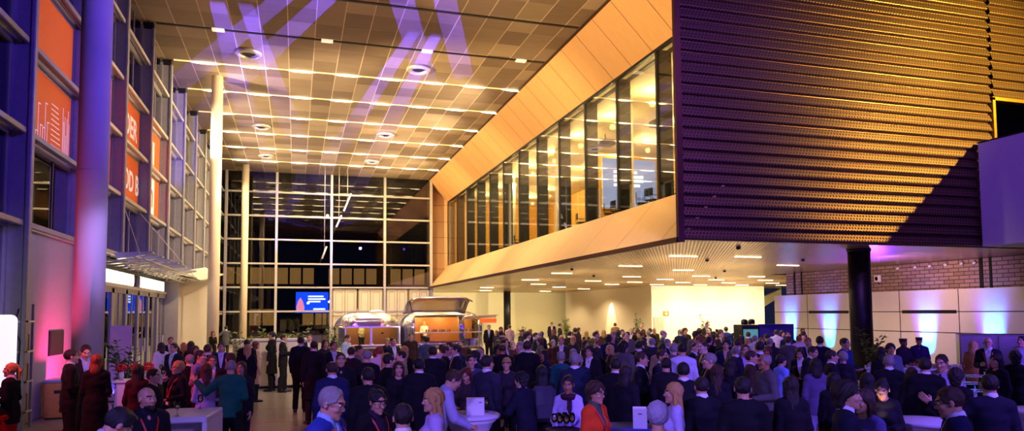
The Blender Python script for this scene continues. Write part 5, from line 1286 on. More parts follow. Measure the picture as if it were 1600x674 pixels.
(11.4, 20.61, 1.83, 61, 'm', 'stand', 'balding', 'grey', 'sweater', '#1e4a50', '#16161c', 'guest with thinning grey hair, teal sweater, turned right, below the orange arrow sign', {'sh': False, 'g': 'guests in the far crowd'}),
(8.79, 17.04, 1.7, 173, 'm', 'both', 'short', 'brown', 'coat', '#2a2a30', '#16161c', 'guest with short brown hair, charcoal coat, seen from behind, before the spotlit wall corner', {'sh': False, 'g': 'guests in the far crowd'}),
(9.32, 21.25, 1.81, 66, 'm', 'talk', 'crop', 'brown', 'suit', '#1c2440', '#16161c', 'guest with cropped brown hair, navy jacket, turned right, left of the spotlit wall', {'g': 'guests in the far crowd'}),
(17.15, 22.17, 1.71, 22, 'f', 'stand', 'long', 'dark', 'sweater', '#5a5656', '#16161c', 'guest with long straight dark hair, grey sweater, turned right, beside the blue cabinet', {'sh': False, 'g': 'guests in the far crowd'}),
(9.72, 29.24, 1.71, 282, 'f', 'both', 'long', 'blond', 'dress', '#1c2440', '#16161c', 'guest with long straight blonde hair, navy dress, turned left, before the far dark column', {'sh': False, 'g': 'guests in the far crowd'}),
(20.84, 27.26, 1.64, 143, 'f', 'stand', 'long', 'blond', 'sweater', '#5a5656', '#16161c', 'guest with long straight blonde hair, grey sweater, seen from behind, beside the blue cabinet', {'sh': False, 'g': 'guests in the far crowd'}),
(9.07, 28.29, 1.71, 322, 'f', 'stand', 'wavy', 'auburn', 'sweater', '#3e4030', '#16161c', 'guest with long wavy auburn hair, olive sweater, facing the camera, before the far dark column', {'sh': False, 'g': 'guests in the far crowd'}),
(5.27, 18.59, 1.7, 154, 'f', 'stand', 'bob', 'brown', 'dress', '#1c2440', '#16161c', 'guest with chin-length brown hair, navy dress, seen from behind, before the far dark column', {'sh': False, 'g': 'guests in the far crowd'}),
(16.03, 21.02, 1.78, 143, 'm', 'stand', 'short', 'brown', 'suit', '#cfc8c4', '#16161c', 'guest with short brown hair, white jacket, seen from behind, beside the blue cabinet', {'g': 'guests in the far crowd'}),
(10.84, 16.91, 1.64, 27, 'f', 'both', 'bob', 'brown', 'sweater', '#cfc8c4', '#16161c', 'guest with chin-length brown hair, white sweater, turned right, before the bright white wall', {'sh': False, 'g': 'guests in the far crowd'}),
(14.3, 19.2, 1.71, 163, 'm', 'glass', 'short', 'dark', 'suit', '#131116', '#16161c', 'guest with short dark hair, black jacket, seen from behind, beside the blue cabinet', {'g': 'guests in the far crowd'}),
(7.43, 20.15, 1.61, 0, 'f', 'stand', 'pixie', 'grey', 'sweater', '#4a1a20', '#16161c', 'guest with tousled grey hair, maroon sweater, facing the camera, before the beige block wall', {'sh': False, 'g': 'guests in the far crowd'}),
(8.95, 14.73, 1.7, 29, 'm', 'stand', 'crop', 'brown', 'suit', '#131116', '#16161c', 'guest with cropped brown hair, black jacket, turned right, before the bright white wall', {'g': 'guests in the far crowd'}),
(15.1, 21.32, 1.71, 145, 'm', 'talk', 'short', 'brown', 'suit', '#1e4a50', '#16161c', 'guest with short brown hair, teal jacket, seen from behind, at the white wall end', {'g': 'guests in the far crowd'}),
(11.92, 23.28, 1.72, 243, 'm', 'both', 'crop', 'brown', 'coat', '#2a2a30', '#16161c', 'guest with cropped brown hair, charcoal coat, turned left, before the spotlit wall corner', {'sh': False, 'g': 'guests in the far crowd'}),
(12.06, 24.62, 1.63, 154, 'f', 'stand', 'bob', 'blond', 'sweater', '#1c2440', '#16161c', 'guest with chin-length blonde hair, navy sweater, seen from behind, before the spotlit wall corner', {'sh': False, 'g': 'guests in the far crowd'}),
(7.69, 17.44, 1.7, 246, 'm', 'glass', 'short', 'ginger', 'suit', '#2a2a30', '#16161c', 'guest with short ginger hair, charcoal jacket, turned left, left of the spotlit wall', {'g': 'guests in the far crowd'}),
(8.88, 25.38, 1.71, 181, 'f', 'stand', 'wavy', 'auburn', 'sweater', '#1c2440', '#16161c', 'guest with long wavy auburn hair, navy sweater, seen from behind, before the beige block wall', {'sh': False, 'g': 'guests in the far crowd'}),
(11.85, 25.33, 1.6, 125, 'f', 'talk', 'long', 'blond', 'sweater', '#2a2a30', '#16161c', 'guest with long straight blonde hair, charcoal sweater, seen from behind, before the spotlit wall corner', {'sh': False, 'g': 'guests in the far crowd'}),
(14.48, 35.31, 1.59, 68, 'f', 'stand', 'wavy', 'auburn', 'sweater', '#1c2440', '#16161c', 'guest with long wavy auburn hair, navy sweater, turned right, left of the spotlit wall', {'sh': False, 'g': 'guests in the far crowd'}),
(11.86, 26.28, 1.7, 146, 'f', 'talk', 'bob', 'blond', 'sweater', '#3c2a20', '#16161c', 'guest with chin-length blonde hair, brown sweater, seen from behind, left of the spotlit wall', {'sh': False, 'g': 'guests in the far crowd'}),
(6.53, 13.49, 1.83, 124, 'm', 'stand', 'curly', 'dark', 'coat', '#5a5656', '#16161c', 'guest with curly dark hair, grey coat, seen from behind, before the spotlit wall corner', {'sh': False, 'g': 'guests in the far crowd'}),
(13.81, 23.65, 1.75, 150, 'm', 'glass', 'balding', 'grey', 'suit', '#1c2440', '#16161c', 'guest with thinning grey hair, navy jacket, seen from behind, before the bright white wall', {'g': 'guests in the far crowd'}),
(19.01, 29.26, 1.59, 147, 'f', 'stand', 'bun', 'dark', 'dress', '#3c2a20', '#16161c', 'guest with tied-up dark hair, brown dress, seen from behind, at the white wall end', {'sh': False, 'g': 'guests in the far crowd'}),
(12.49, 15.9, 1.76, 132, 'm', 'stand', 'short', 'brown', 'suit', '#5a5656', '#16161c', 'guest with short brown hair, grey jacket, seen from behind, beside the blue cabinet', {'g': 'guests in the far crowd'}),
(9.14, 23.93, 1.6, 279, 'f', 'stand', 'bob', 'blond', 'sweater', '#3c2a20', '#16161c', 'guest with chin-length blonde hair, brown sweater, turned left, before the beige block wall', {'sh': False, 'g': 'guests in the far crowd'}),
(6.98, 18.29, 1.76, -21, 'm', 'both', 'short', 'ginger', 'suit', '#3c2a20', '#16161c', 'guest with short ginger hair, brown jacket, facing the camera, before the beige block wall', {'g': 'guests in the far crowd'}),
(3.95, 15.4, 1.67, 136, 'f', 'glass', 'bob', 'brown', 'sweater', '#1c3020', '#16161c', 'guest with chin-length brown hair, dark green sweater, seen from behind, before the caravan end', {'sh': False, 'g': 'guests in the far crowd'}),
(13.36, 30.39, 1.59, 276, 'f', 'stand', 'long', 'blond', 'dress', '#2a2a30', '#16161c', 'guest with long straight blonde hair, charcoal dress, turned left, left of the spotlit wall', {'sh': False, 'g': 'guests in the far crowd'}),
(6.84, 20.86, 1.84, 72, 'm', 'both', 'curly', 'dark', 'suit', '#cfc8c4', '#16161c', 'guest with curly dark hair, white jacket, turned right, before the far dark column', {'g': 'guests in the far crowd'}),
(9.72, 15.78, 1.83, 238, 'm', 'both', 'short', 'ginger', 'suit', '#1c2440', '#16161c', 'guest with short ginger hair, navy jacket, turned left, before the bright white wall', {'g': 'guests in the far crowd'}),
(14.69, 25.2, 1.7, 150, 'f', 'talk', 'wavy', 'brown', 'coat', '#1c2440', '#16161c', 'guest with long wavy brown hair, navy coat, seen from behind, before the bright white wall', {'sh': False, 'g': 'guests in the far crowd'}),
(16.78, 28.52, 1.69, -30, 'm', 'both', 'balding', 'grey', 'sweater', '#cfc8c4', '#16161c', 'guest with thinning grey hair, white sweater, facing the camera, before the bright white wall', {'sh': False, 'g': 'guests in the far crowd'}),
(6.7, 9.07, 1.81, 264, 'm', 'talk', 'balding', 'grey', 'sweater', '#5a5656', '#16161c', 'guest with thinning grey hair, grey sweater, turned left, beside the blue cabinet', {'sh': False, 'g': 'guests in the far crowd'}),
(8.38, 14.33, 1.72, 60, 'm', 'both', 'short', 'brown', 'suit', '#3c2a20', '#16161c', 'guest with short brown hair, brown jacket, turned right, before the bright white wall', {'g': 'guests in the far crowd'}),
(8.63, 18.81, 1.78, 155, 'm', 'stand', 'curly', 'dark', 'suit', '#1c2440', '#16161c', 'guest with curly dark hair, navy jacket, seen from behind, before the spotlit wall corner', {'g': 'guests in the far crowd'}),
(13.75, 21.76, 1.69, -32, 'm', 'both', 'short', 'brown', 'suit', '#1c2440', '#16161c', 'guest with short brown hair, navy jacket, facing the camera, before the bright white wall', {'g': 'guests in the far crowd'}),
(15.64, 23.8, 1.72, 57, 'm', 'both', 'curly', 'dark', 'sweater', '#3c2a20', '#16161c', 'guest with curly dark hair, brown sweater, turned right, at the white wall end', {'sh': False, 'g': 'guests in the far crowd'}),
(6.63, 23.07, 1.84, 184, 'm', 'talk', 'short', 'black', 'coat', '#1c2440', '#16161c', 'guest with short black hair, navy coat, seen from behind, before the far dark column', {'sh': False, 'g': 'guests in the far crowd'}),
(2.89, 23.56, 1.62, 333, 'f', 'glass', 'long', 'blond', 'sweater', '#1c2440', '#16161c', 'guest with long straight blonde hair, navy sweater, facing the camera, at the gap between caravans', {'sh': False, 'g': 'guests in the far crowd'}),
(4.51, 15.92, 1.71, 44, 'm', 'both', 'curly', 'dark', 'coat', '#1c2440', '#16161c', 'guest with curly dark hair, navy coat, turned right, before the far dark column', {'sh': False, 'g': 'guests in the far crowd'}),
(8.69, 21.68, 1.66, 148, 'f', 'stand', 'bob', 'blond', 'sweater', '#2a2a30', '#16161c', 'guest with chin-length blonde hair, charcoal sweater, seen from behind, left of the spotlit wall', {'sh': False, 'g': 'guests in the far crowd'}),
(1.66, 13.55, 1.69, 83, 'f', 'glass', 'bob', 'blond', 'sweater', '#cfc8c4', '#16161c', 'guest with chin-length blonde hair, white sweater, turned right, at the gap between caravans', {'sh': False, 'g': 'guests in the far crowd'}),
(5.12, 14.48, 1.64, 281, 'f', 'stand', 'long', 'dark', 'sweater', '#1c2440', '#16161c', 'guest with long straight dark hair, navy sweater, turned left, before the beige block wall', {'sh': False, 'g': 'guests in the far crowd'}),
(13.59, 25.63, 1.77, 142, 'm', 'both', 'crop', 'brown', 'suit', '#131116', '#16161c', 'guest with cropped brown hair, black jacket, seen from behind, below the orange arrow sign', {'g': 'guests in the far crowd'}),
(9.29, 13.51, 1.85, 165, 'm', 'talk', 'crop', 'brown', 'suit', '#5a5656', '#16161c', 'guest with cropped brown hair, grey jacket, seen from behind, at the white wall end', {'g': 'guests in the far crowd'}),
(4.91, 12.0, 1.69, 128, 'm', 'stand', 'balding', 'grey', 'coat', '#1c2440', '#16161c', 'guest with thinning grey hair, navy coat, seen from behind, left of the spotlit wall', {'sh': False, 'g': 'guests in the far crowd'}),
(10.61, 18.49, 1.62, 310, 'f', 'talk', 'long', 'dark', 'sweater', '#131116', '#16161c', 'guest with long straight dark hair, black sweater, facing the camera, below the orange arrow sign', {'sh': False, 'g': 'guests in the far crowd'}),
(12.66, 24.03, 1.72, 172, 'f', 'stand', 'pixie', 'grey', 'dress', '#cfc8c4', '#16161c', 'guest with tousled grey hair, white dress, seen from behind, below the orange arrow sign', {'sh': False, 'g': 'guests in the far crowd'}),
(16.2, 19.85, 1.76, 131, 'm', 'talk', 'crop', 'brown', 'sweater', '#a08a6c', '#16161c', 'guest with cropped brown hair, beige sweater, seen from behind, before the violet lit panels', {'sh': False, 'g': 'guests in the far crowd'}),
(15.92, 25.11, 1.73, 28, 'm', 'talk', 'balding', 'grey', 'sweater', '#1e4a50', '#16161c', 'guest with thinning grey hair, teal sweater, turned right, before the bright white wall', {'sh': False, 'g': 'guests in the far crowd'}),
(10.22, 27.66, 1.73, 280, 'm', 'both', 'short', 'ginger', 'sweater', '#2a2a30', '#16161c', 'guest with short ginger hair, charcoal sweater, turned left, before the beige block wall', {'sh': False, 'g': 'guests in the far crowd'}),
(13.09, 19.89, 1.79, -13, 'm', 'stand', 'crop', 'brown', 'suit', '#3c2a20', '#16161c', 'guest with cropped brown hair, brown jacket, facing the camera, at the white wall end', {'g': 'guests in the far crowd'}),
(10.78, 13.36, 1.61, 141, 'f', 'stand', 'bob', 'brown', 'sweater', '#1e4a50', '#16161c', 'guest with chin-length brown hair, teal sweater, seen from behind, beside the blue cabinet', {'sh': False, 'g': 'guests in the far crowd'}),
(9.4, 16.78, 1.72, 31, 'm', 'talk', 'short', 'grey', 'suit', '#1c2440', '#16161c', 'guest with short grey hair, navy jacket, turned right, below the orange arrow sign', {'g': 'guests in the far crowd'}),
(14.48, 22.49, 1.71, 137, 'f', 'stand', 'bun', 'dark', 'coat', '#a08a6c', '#16161c', 'guest with tied-up dark hair, beige coat, seen from behind, before the bright white wall', {'sh': False, 'g': 'guests in the far crowd'}),
(12.5, 25.11, 1.78, 314, 'm', 'glass', 'short', 'grey', 'suit', '#131116', '#16161c', 'guest with short grey hair, black jacket, facing the camera, before the spotlit wall corner', {'g': 'guests in the far crowd'}),
(6.81, 19.56, 1.71, 251, 'f', 'stand', 'wavy', 'brown', 'coat', '#5a5656', '#16161c', 'guest with long wavy brown hair, grey coat, turned left, before the beige block wall', {'sh': False, 'g': 'guests in the far crowd'}),
(10.63, 23.12, 1.63, 155, 'f', 'stand', 'pixie', 'grey', 'coat', '#1e4a50', '#16161c', 'guest with tousled grey hair, teal coat, seen from behind, before the spotlit wall corner', {'sh': False, 'g': 'guests in the far crowd'}),
(8.04, 21.08, 1.61, 149, 'f', 'glass', 'bun', 'dark', 'sweater', '#cfc8c4', '#16161c', 'guest with tied-up dark hair, white sweater, seen from behind, before the beige block wall', {'sh': False, 'g': 'guests in the far crowd'}),
(12.73, 17.66, 1.73, 144, 'm', 'stand', 'short', 'grey', 'suit', '#cfc8c4', '#16161c', 'guest with short grey hair, white jacket, seen from behind, at the white wall end', {'g': 'guests in the far crowd'}),
(14.91, 18.98, 1.78, -38, 'm', 'both', 'short', 'brown', 'sweater', '#1c2440', '#16161c', 'guest with short brown hair, navy sweater, facing the camera, beside the blue cabinet', {'sh': False, 'g': 'guests in the far crowd'}),
(11.96, 19.6, 1.81, 149, 'm', 'glass', 'curly', 'dark', 'suit', '#5a5656', '#16161c', 'guest with curly dark hair, grey jacket, seen from behind, before the bright white wall', {'g': 'guests in the far crowd'}),
(3.67, 14.39, 1.7, 76, 'm', 'stand', 'balding', 'grey', 'suit', '#1c2440', '#16161c', 'guest with thinning grey hair, navy jacket, turned right, before the caravan end', {'g': 'guests in the far crowd'}),
(10.38, 13.93, 1.61, 303, 'f', 'talk', 'wavy', 'auburn', 'coat', '#131116', '#16161c', 'guest with long wavy auburn hair, black coat, facing the camera, beside the blue cabinet', {'sh': False, 'g': 'guests in the far crowd'}),
(9.86, 22.63, 1.76, 126, 'm', 'stand', 'balding', 'grey', 'coat', '#3e4030', '#16161c', 'guest with thinning grey hair, olive coat, seen from behind, left of the spotlit wall', {'sh': False, 'g': 'guests in the far crowd'}),
(10.62, 22.35, 1.79, 145, 'm', 'stand', 'curly', 'dark', 'suit', '#131116', '#16161c', 'guest with curly dark hair, black jacket, seen from behind, before the spotlit wall corner', {'g': 'guests in the far crowd'}),
(7.41, 13.47, 1.77, 141, 'm', 'stand', 'short', 'black', 'suit', '#a08a6c', '#16161c', 'guest with short black hair, beige jacket, seen from behind, below the orange arrow sign', {'g': 'guests in the far crowd'}),
(4.04, 18.01, 1.61, 167, 'f', 'stand', 'wavy', 'brown', 'sweater', '#1c2440', '#16161c', 'guest with long wavy brown hair, navy sweater, seen from behind, before the caravan end', {'sh': False, 'g': 'guests in the far crowd'}),
(13.35, 18.88, 1.59, 25, 'f', 'stand', 'bob', 'blond', 'sweater', '#a08a6c', '#16161c', 'guest with chin-length blonde hair, beige sweater, turned right, at the white wall end', {'sh': False, 'g': 'guests in the far crowd'}),
(10.36, 16.33, 1.78, 118, 'm', 'stand', 'short', 'black', 'coat', '#131116', '#16161c', 'guest with short black hair, black coat, seen from behind, before the bright white wall', {'sh': False, 'g': 'guests in the far crowd'}),
(7.87, 18.7, 1.65, 37, 'f', 'stand', 'bob', 'brown', 'sweater', '#2a2a30', '#16161c', 'guest with chin-length brown hair, charcoal sweater, turned right, left of the spotlit wall', {'sh': False, 'g': 'guests in the far crowd'}),
(10.49, 21.55, 1.7, -26, 'm', 'stand', 'curly', 'dark', 'suit', '#4a1a20', '#16161c', 'guest with curly dark hair, maroon jacket, facing the camera, before the spotlit wall corner', {'g': 'guests in the far crowd'}),
(3.26, 16.3, 1.72, 189, 'm', 'glass', 'short', 'black', 'coat', '#cfc8c4', '#16161c', 'guest with short black hair, white coat, seen from behind, before the open caravan hatch', {'sh': False, 'g': 'guests in the far crowd'}),
(18.65, 26.35, 1.7, 25, 'm', 'talk', 'short', 'grey', 'suit', '#3c2a20', '#16161c', 'guest with short grey hair, brown jacket, turned right, at the white wall end', {'g': 'guests in the far crowd'}),
(9.04, 32.16, 1.61, 134, 'f', 'talk', 'bob', 'blond', 'sweater', '#2a2a30', '#16161c', 'guest with chin-length blonde hair, charcoal sweater, seen from behind, before the far dark column', {'sh': False, 'g': 'guests in the far crowd'}),
(14.77, 23.92, 1.78, 138, 'm', 'both', 'curly', 'dark', 'suit', '#3c2a20', '#16161c', 'guest with curly dark hair, brown jacket, seen from behind, before the bright white wall', {'g': 'guests in the far crowd'}),
(1.2, 12.73, 1.81, 195, 'm', 'stand', 'balding', 'grey', 'sweater', '#131116', '#16161c', 'guest with thinning grey hair, black sweater, seen from behind, before the left caravan', {'sh': False, 'g': 'guests in the far crowd'}),
(11.44, 15.27, 1.77, 133, 'm', 'glass', 'balding', 'grey', 'coat', '#2a2a30', '#16161c', 'guest with thinning grey hair, charcoal coat, seen from behind, beside the blue cabinet', {'sh': False, 'g': 'guests in the far crowd'}),
(7.11, 12.45, 1.82, 140, 'm', 'stand', 'short', 'grey', 'coat', '#5a5656', '#16161c', 'guest with short grey hair, grey coat, seen from behind, below the orange arrow sign', {'sh': False, 'g': 'guests in the far crowd'}),
(12.5, 17.04, 1.7, -16, 'm', 'talk', 'short', 'ginger', 'sweater', '#cfc8c4', '#16161c', 'guest with short ginger hair, white sweater, facing the camera, beside the blue cabinet', {'sh': False, 'g': 'guests in the far crowd'}),
(14.52, 24.52, 1.78, -11, 'm', 'both', 'curly', 'dark', 'sweater', '#3c2a20', '#16161c', 'guest with curly dark hair, brown sweater, facing the camera, before the bright white wall', {'sh': False, 'g': 'guests in the far crowd'}),
(11.23, 23.28, 1.8, -6, 'm', 'both', 'short', 'dark', 'suit', '#131116', '#16161c', 'guest with short dark hair, black jacket, facing the camera, before the spotlit wall corner', {'g': 'guests in the far crowd'}),
(1.66, 14.87, 1.77, 174, 'm', 'both', 'short', 'ginger', 'sweater', '#cfc8c4', '#16161c', 'guest with short ginger hair, white sweater, seen from behind, before the left caravan', {'sh': False, 'g': 'guests in the far crowd'}),
(7.34, 14.39, 1.8, 143, 'm', 'stand', 'short', 'black', 'suit', '#131116', '#16161c', 'guest with short black hair, black jacket, seen from behind, before the spotlit wall corner', {'g': 'guests in the far crowd'}),
(13.22, 20.62, 1.68, 267, 'f', 'talk', 'long', 'dark', 'dress', '#131116', '#16161c', 'guest with long straight dark hair, black dress, turned left, before the bright white wall', {'sh': False, 'g': 'guests in the far crowd'}),
(7.03, 24.21, 1.73, 284, 'm', 'stand', 'crop', 'brown', 'sweater', '#3c2a20', '#16161c', 'guest with cropped brown hair, brown sweater, turned left, before the far dark column', {'sh': False, 'g': 'guests in the far crowd'}),
(14.08, 17.45, 1.71, 141, 'm', 'both', 'short', 'ginger', 'coat', '#cfc8c4', '#16161c', 'guest with short ginger hair, white coat, seen from behind, beside the blue cabinet', {'sh': False, 'g': 'guests in the far crowd'}),
(14.22, 27.52, 1.64, 173, 'f', 'glass', 'wavy', 'auburn', 'dress', '#1c2440', '#16161c', 'guest with long wavy auburn hair, navy dress, seen from behind, before the spotlit wall corner', {'sh': False, 'g': 'guests in the far crowd'}),
(6.49, 14.89, 1.65, 246, 'f', 'both', 'long', 'blond', 'sweater', '#cfc8c4', '#16161c', 'guest with long straight blonde hair, white sweater, turned left, left of the spotlit wall', {'sh': False, 'g': 'guests in the far crowd'}),
(4.97, 21.78, 1.58, 327, 'f', 'both', 'bun', 'dark', 'dress', '#4a1a20', '#16161c', 'guest with tied-up dark hair, maroon dress, facing the camera, before the caravan end', {'sh': False, 'g': 'guests in the far crowd'}),
(4.27, 14.74, 1.77, 154, 'm', 'stand', 'crop', 'brown', 'sweater', '#131116', '#16161c', 'guest with cropped brown hair, black sweater, seen from behind, before the far dark column', {'sh': False, 'g': 'guests in the far crowd'}),
(7.44, 10.44, 1.77, 55, 'm', 'both', 'short', 'brown', 'suit', '#3c2a20', '#16161c', 'guest with short brown hair, brown jacket, turned right, at the white wall end', {'g': 'guests in the far crowd'}),
(6.12, 20.05, 1.59, 3, 'f', 'stand', 'pixie', 'grey', 'coat', '#4a1a20', '#16161c', 'guest with tousled grey hair, maroon coat, facing the camera, before the far dark column', {'sh': False, 'g': 'guests in the far crowd'}),
(9.04, 19.39, 1.85, -25, 'm', 'stand', 'short', 'grey', 'coat', '#2a2a30', '#16161c', 'guest with short grey hair, charcoal coat, facing the camera, before the spotlit wall corner', {'sh': False, 'g': 'guests in the far crowd'}),
(10.43, 25.81, 1.82, 178, 'm', 'stand', 'short', 'dark', 'sweater', '#3c2a20', '#16161c', 'guest with short dark hair, brown sweater, seen from behind, left of the spotlit wall', {'sh': False, 'g': 'guests in the far crowd'}),
]
for (x, y, H, rz, sex, pz, hair, hc, top, tc, bc, label, o) in CROWD:
    sh = o.get('sh'); kw = {}
    if isinstance(sh, str): kw['shc'] = sh
    if sh is False: kw['sh'] = False
    person(x, y, H, rz, sex, pz, hair, hc, top, tc, bc, label, o.get('sk', ('fair', 'light', 'pale', 'fair', 'tan')[int(abs(x*7+y*3)) % 5] if o.get('g') else 'fair'), o.get('tilt', 0), o.get('turn', 0), o.get('lean', 0), ex=o.get('ex', ''), near=bool(o.get('near')), z=o.get('z', 0), group=o.get('g', 'guests at the reception'), **kw)
# ------------------------------------------------------------------ silver caravans used as food stands
def rbox_shell(c, hd, r, cuts, h=.045, th=.05):
    F = Field((c[0]-hd[0]-.15, c[1]-hd[1]-.15, c[2]-hd[2]-.15), (c[0]+hd[0]+.15, c[1]+hd[1]+.15, c[2]+hd[2]+.15), h)
    X, Y, Z = F.grid()
    qx, qy, qz = np.abs(X-c[0])-(hd[0]-r[0]), np.abs(Y-c[1])-(hd[1]-r[1]), (Z-c[2])
    qz = np.where(qz > 0, qz-(hd[2]-r[2]), -qz-(hd[2]-.25))
    rz = np.where(Z > c[2], r[2], .25)
    a = np.sqrt((np.maximum(qx, 0)/r[0])**2+(np.maximum(qy, 0)/r[1])**2+(np.maximum(qz, 0)/rz)**2)
    d = (a-1)*min(r)
    D = np.maximum(d, -(d+th))
    for (x0, x1, y0, y1, z0, z1, rr) in cuts:
        cx, cy, cz = (x0+x1)/2, (y0+y1)/2, (z0+z1)/2
        b = np.sqrt(np.maximum(np.abs(X-cx)-(x1-x0)/2+rr, 0)**2+np.maximum(np.abs(Z-cz)-(z1-z0)/2+rr, 0)**2)-rr
        D = np.maximum(D, -np.maximum(b, np.abs(Y-cy)-(y1-y0)/2))
    F.D = D.astype(np.float32); return F
SILV = mat('riveted polished aluminium', '#c9c6c4', .16, .95, noise=.05, nscale=2, bump=.10, bscale=2.5)
GOLD = mat('caravan amber lining', '#9c6228', .5, noise=.06)
def shell_obj(F, parent):
    me = F.mesh('body_shell', 1); o = bpy.data.objects.new('body_shell', me); COL.objects.link(o); o.parent = parent; o.data.materials[0] = SILV; return o
t1 = thing('silver_caravan', 'rounded silver food caravan with two long window openings, violet light on its roof', 'caravan', (0, 0, 0), 0, 'silver food caravans')
shell_obj(rbox_shell((3.43, 36.3, 1.5), (1.6, 1.15, 1.0), (1.1, .85, .82), [(2.35, 3.45, 34.9, 36.0, .92, 1.72, .08), (3.6, 4.85, 34.9, 36.0, .92, 1.72, .08)]), t1)
MB().box(2.2, 4.9, 35.35, 35.4, .36, .9).box(2.2, 4.9, 37.0, 37.05, .6, 2.1).box(2.2, 4.9, 35.4, 37.0, .34, .38).build('inner_lining', GOLD, t1)
MB().box(2.25, 4.95, 34.95, 35.25, .86, .91, .01).build('counter', CREAM, t1)
m = MB(); m.lathe([(.42, 0), (.40, .08), (.25, .16), (0, .18)], (3.9, 36.3, 2.44), 20, sy=.7); m.build('roof_vent', FINL, t1)
m = MB()
for a, b in ((2.3, 3.5), (3.55, 4.9)):
    for x in (a, b): m.box(x-.03, x+.03, 35.08, 35.16, .88, 1.78)
    m.box(a, b, 35.08, 35.16, 1.74, 1.80)
m.build('window_frame', FINL, t1)
for x in (3.0, 4.7): MB().lathe([(0, -.12), (.28, -.12), (.33, -.06), (.33, .06), (.28, .12), (0, .12)], n=24).build('wheel', DARK, t1, loc=(x, 35.5, .33), rot=(R(90), 0, 0))
for x in (2.3, 4.8): MB().box(x-.05, x+.05, 35.6, 35.7, 0, .6).build('support_leg', DARK, t1)
for x in (2.6, 3.4, 4.3): point((x, 36.2, 1.95), 14, (1, .78, .35), .08)
t2 = thing('silver_caravan', 'larger silver food caravan with raised curved hatch and amber lit interior', 'caravan', (0, 0, 0), 0, 'silver food caravans')
shell_obj(rbox_shell((7.28, 36.6, 1.5), (2.17, 1.2, 1.02), (1.1, .9, .85), [(5.75, 7.95, 35.0, 36.4, .95, 2.3, .12), (8.25, 9.0, 35.0, 36.4, 1.15, 2.15, .1)]), t2)
MB().box(5.5, 9.1, 37.3, 37.35, .6, 2.2).box(5.5, 9.1, 35.6, 37.3, .34, .38).box(5.55, 9.1, 35.62, 35.7, .6, 1.0).build('inner_lining', GOLD, t2)
MB().box(5.7, 8.05, 35.05, 35.5, 1.42, 1.48, .01).box(8.2, 9.05, 35.1, 35.5, 1.42, 1.48, .01).build('counter', CREAM, t2)
m = MB(); n = 12; V = []; F_ = []
for i in range(n+1):
    a = i/n; y = 35.75-1.25*a; z = 2.5+.75*math.sin(a*PI*.62)
    for j in range(13):
        b = j/12; x = 5.15+b*(8.35-5.15); e = min(1, min(b, 1-b)*6); zz = z-.10*(1-e)**2*(1+a); V.append((x+(.12*a if b > .5 else .22*a*(1-b)), y, zz))
for i in range(n):
    for j in range(12): F_.append((i*13+j, i*13+j+1, i*13+14+j, i*13+13+j))
m.add(V, F_, True); hm = m.build('hatch', SILV, t2); md = hm.modifiers.new('thick', 'SOLIDIFY'); md.thickness = .05
MB().tube([(5.6, 35.4, 2.35), (5.35, 34.85, 3.0)], .022).build('gas_strut', DARK, t2); MB().tube([(8.0, 35.4, 2.3), (8.2, 34.85, 3.0)], .022).build('gas_strut', DARK, t2)
m = MB(); V = []; F_ = []
for i in range(9):
    a = i/8
    for j in range(9):
        b = j/8; V.append((8.1+b*1.75, 35.4-.75*a, 2.2+.14*math.sin(a*PI*.6)-.10*(1-b)**2))
for i in range(8):
    for j in range(8): F_.append((i*9+j, i*9+j+1, i*9+10+j, i*9+9+j))
m.add(V, F_, True); hm = m.build('side_awning', CREAM, t2); md = hm.modifiers.new('thick', 'SOLIDIFY'); md.thickness = .03
for x in (6.4, 8.4): MB().lathe([(0, -.12), (.28, -.12), (.33, -.06), (.33, .06), (.28, .12), (0, .12)], n=24).build('wheel', DARK, t2, loc=(x, 35.7, .33), rot=(R(90), 0, 0))
for x in (5.5, 9.1): MB().box(x-.05, x+.05, 35.8, 35.9, 0, .6).build('support_leg', DARK, t2)
for x in (6.2, 7.4): point((x, 36.5, 2.2), 55, (1, .66, .22), .08)
point((8.6, 36.5, 2.0), 24, (1, .66, .22), .06); point((5.05, 34.7, 1.9), 18, (1, .85, .6), .05); spot((6.6, 33.5, 1.2), (6.8, 35.2, 3.0), 60, (1, .5, .3), 80, .8, .1)
ba = thing('counter_board', 'small orange board hanging at the right end of the larger caravan', 'sign', (9.3, 34.72, 1.92)); MB().box(-.45, .45, -.02, .02, 0, .22, .01).build('board', mat('orange board', '#e8701c', .5, emit='#e8601c', es=.6), ba)
for x in (-.4, .4): MB().tube([(x, 0, .22), (x, .1, .35)], .008).build('hanger', DARK, ba)
cups = [('red', '#c0201c'), ('green', '#4a8a2a'), ('white', '#e8e4dc'), ('orange', '#d86a1c')]
for i in range(18):
    nm, c_ = cups[i % 4]; x = 6.25+.1*i if i < 13 else 8.3+.12*(i-13)
    tag(MB().lathe([(.028, 0), (.038, .12), (.040, .125), (.034, .12), (.026, .01)], n=14).build('paper_cup', mat('paper cup '+nm, c_, .6), loc=(x, 35.25, 1.48)), nm+' paper cup in the row on the caravan counter', 'cup', 'paper cups on the caravan counter')

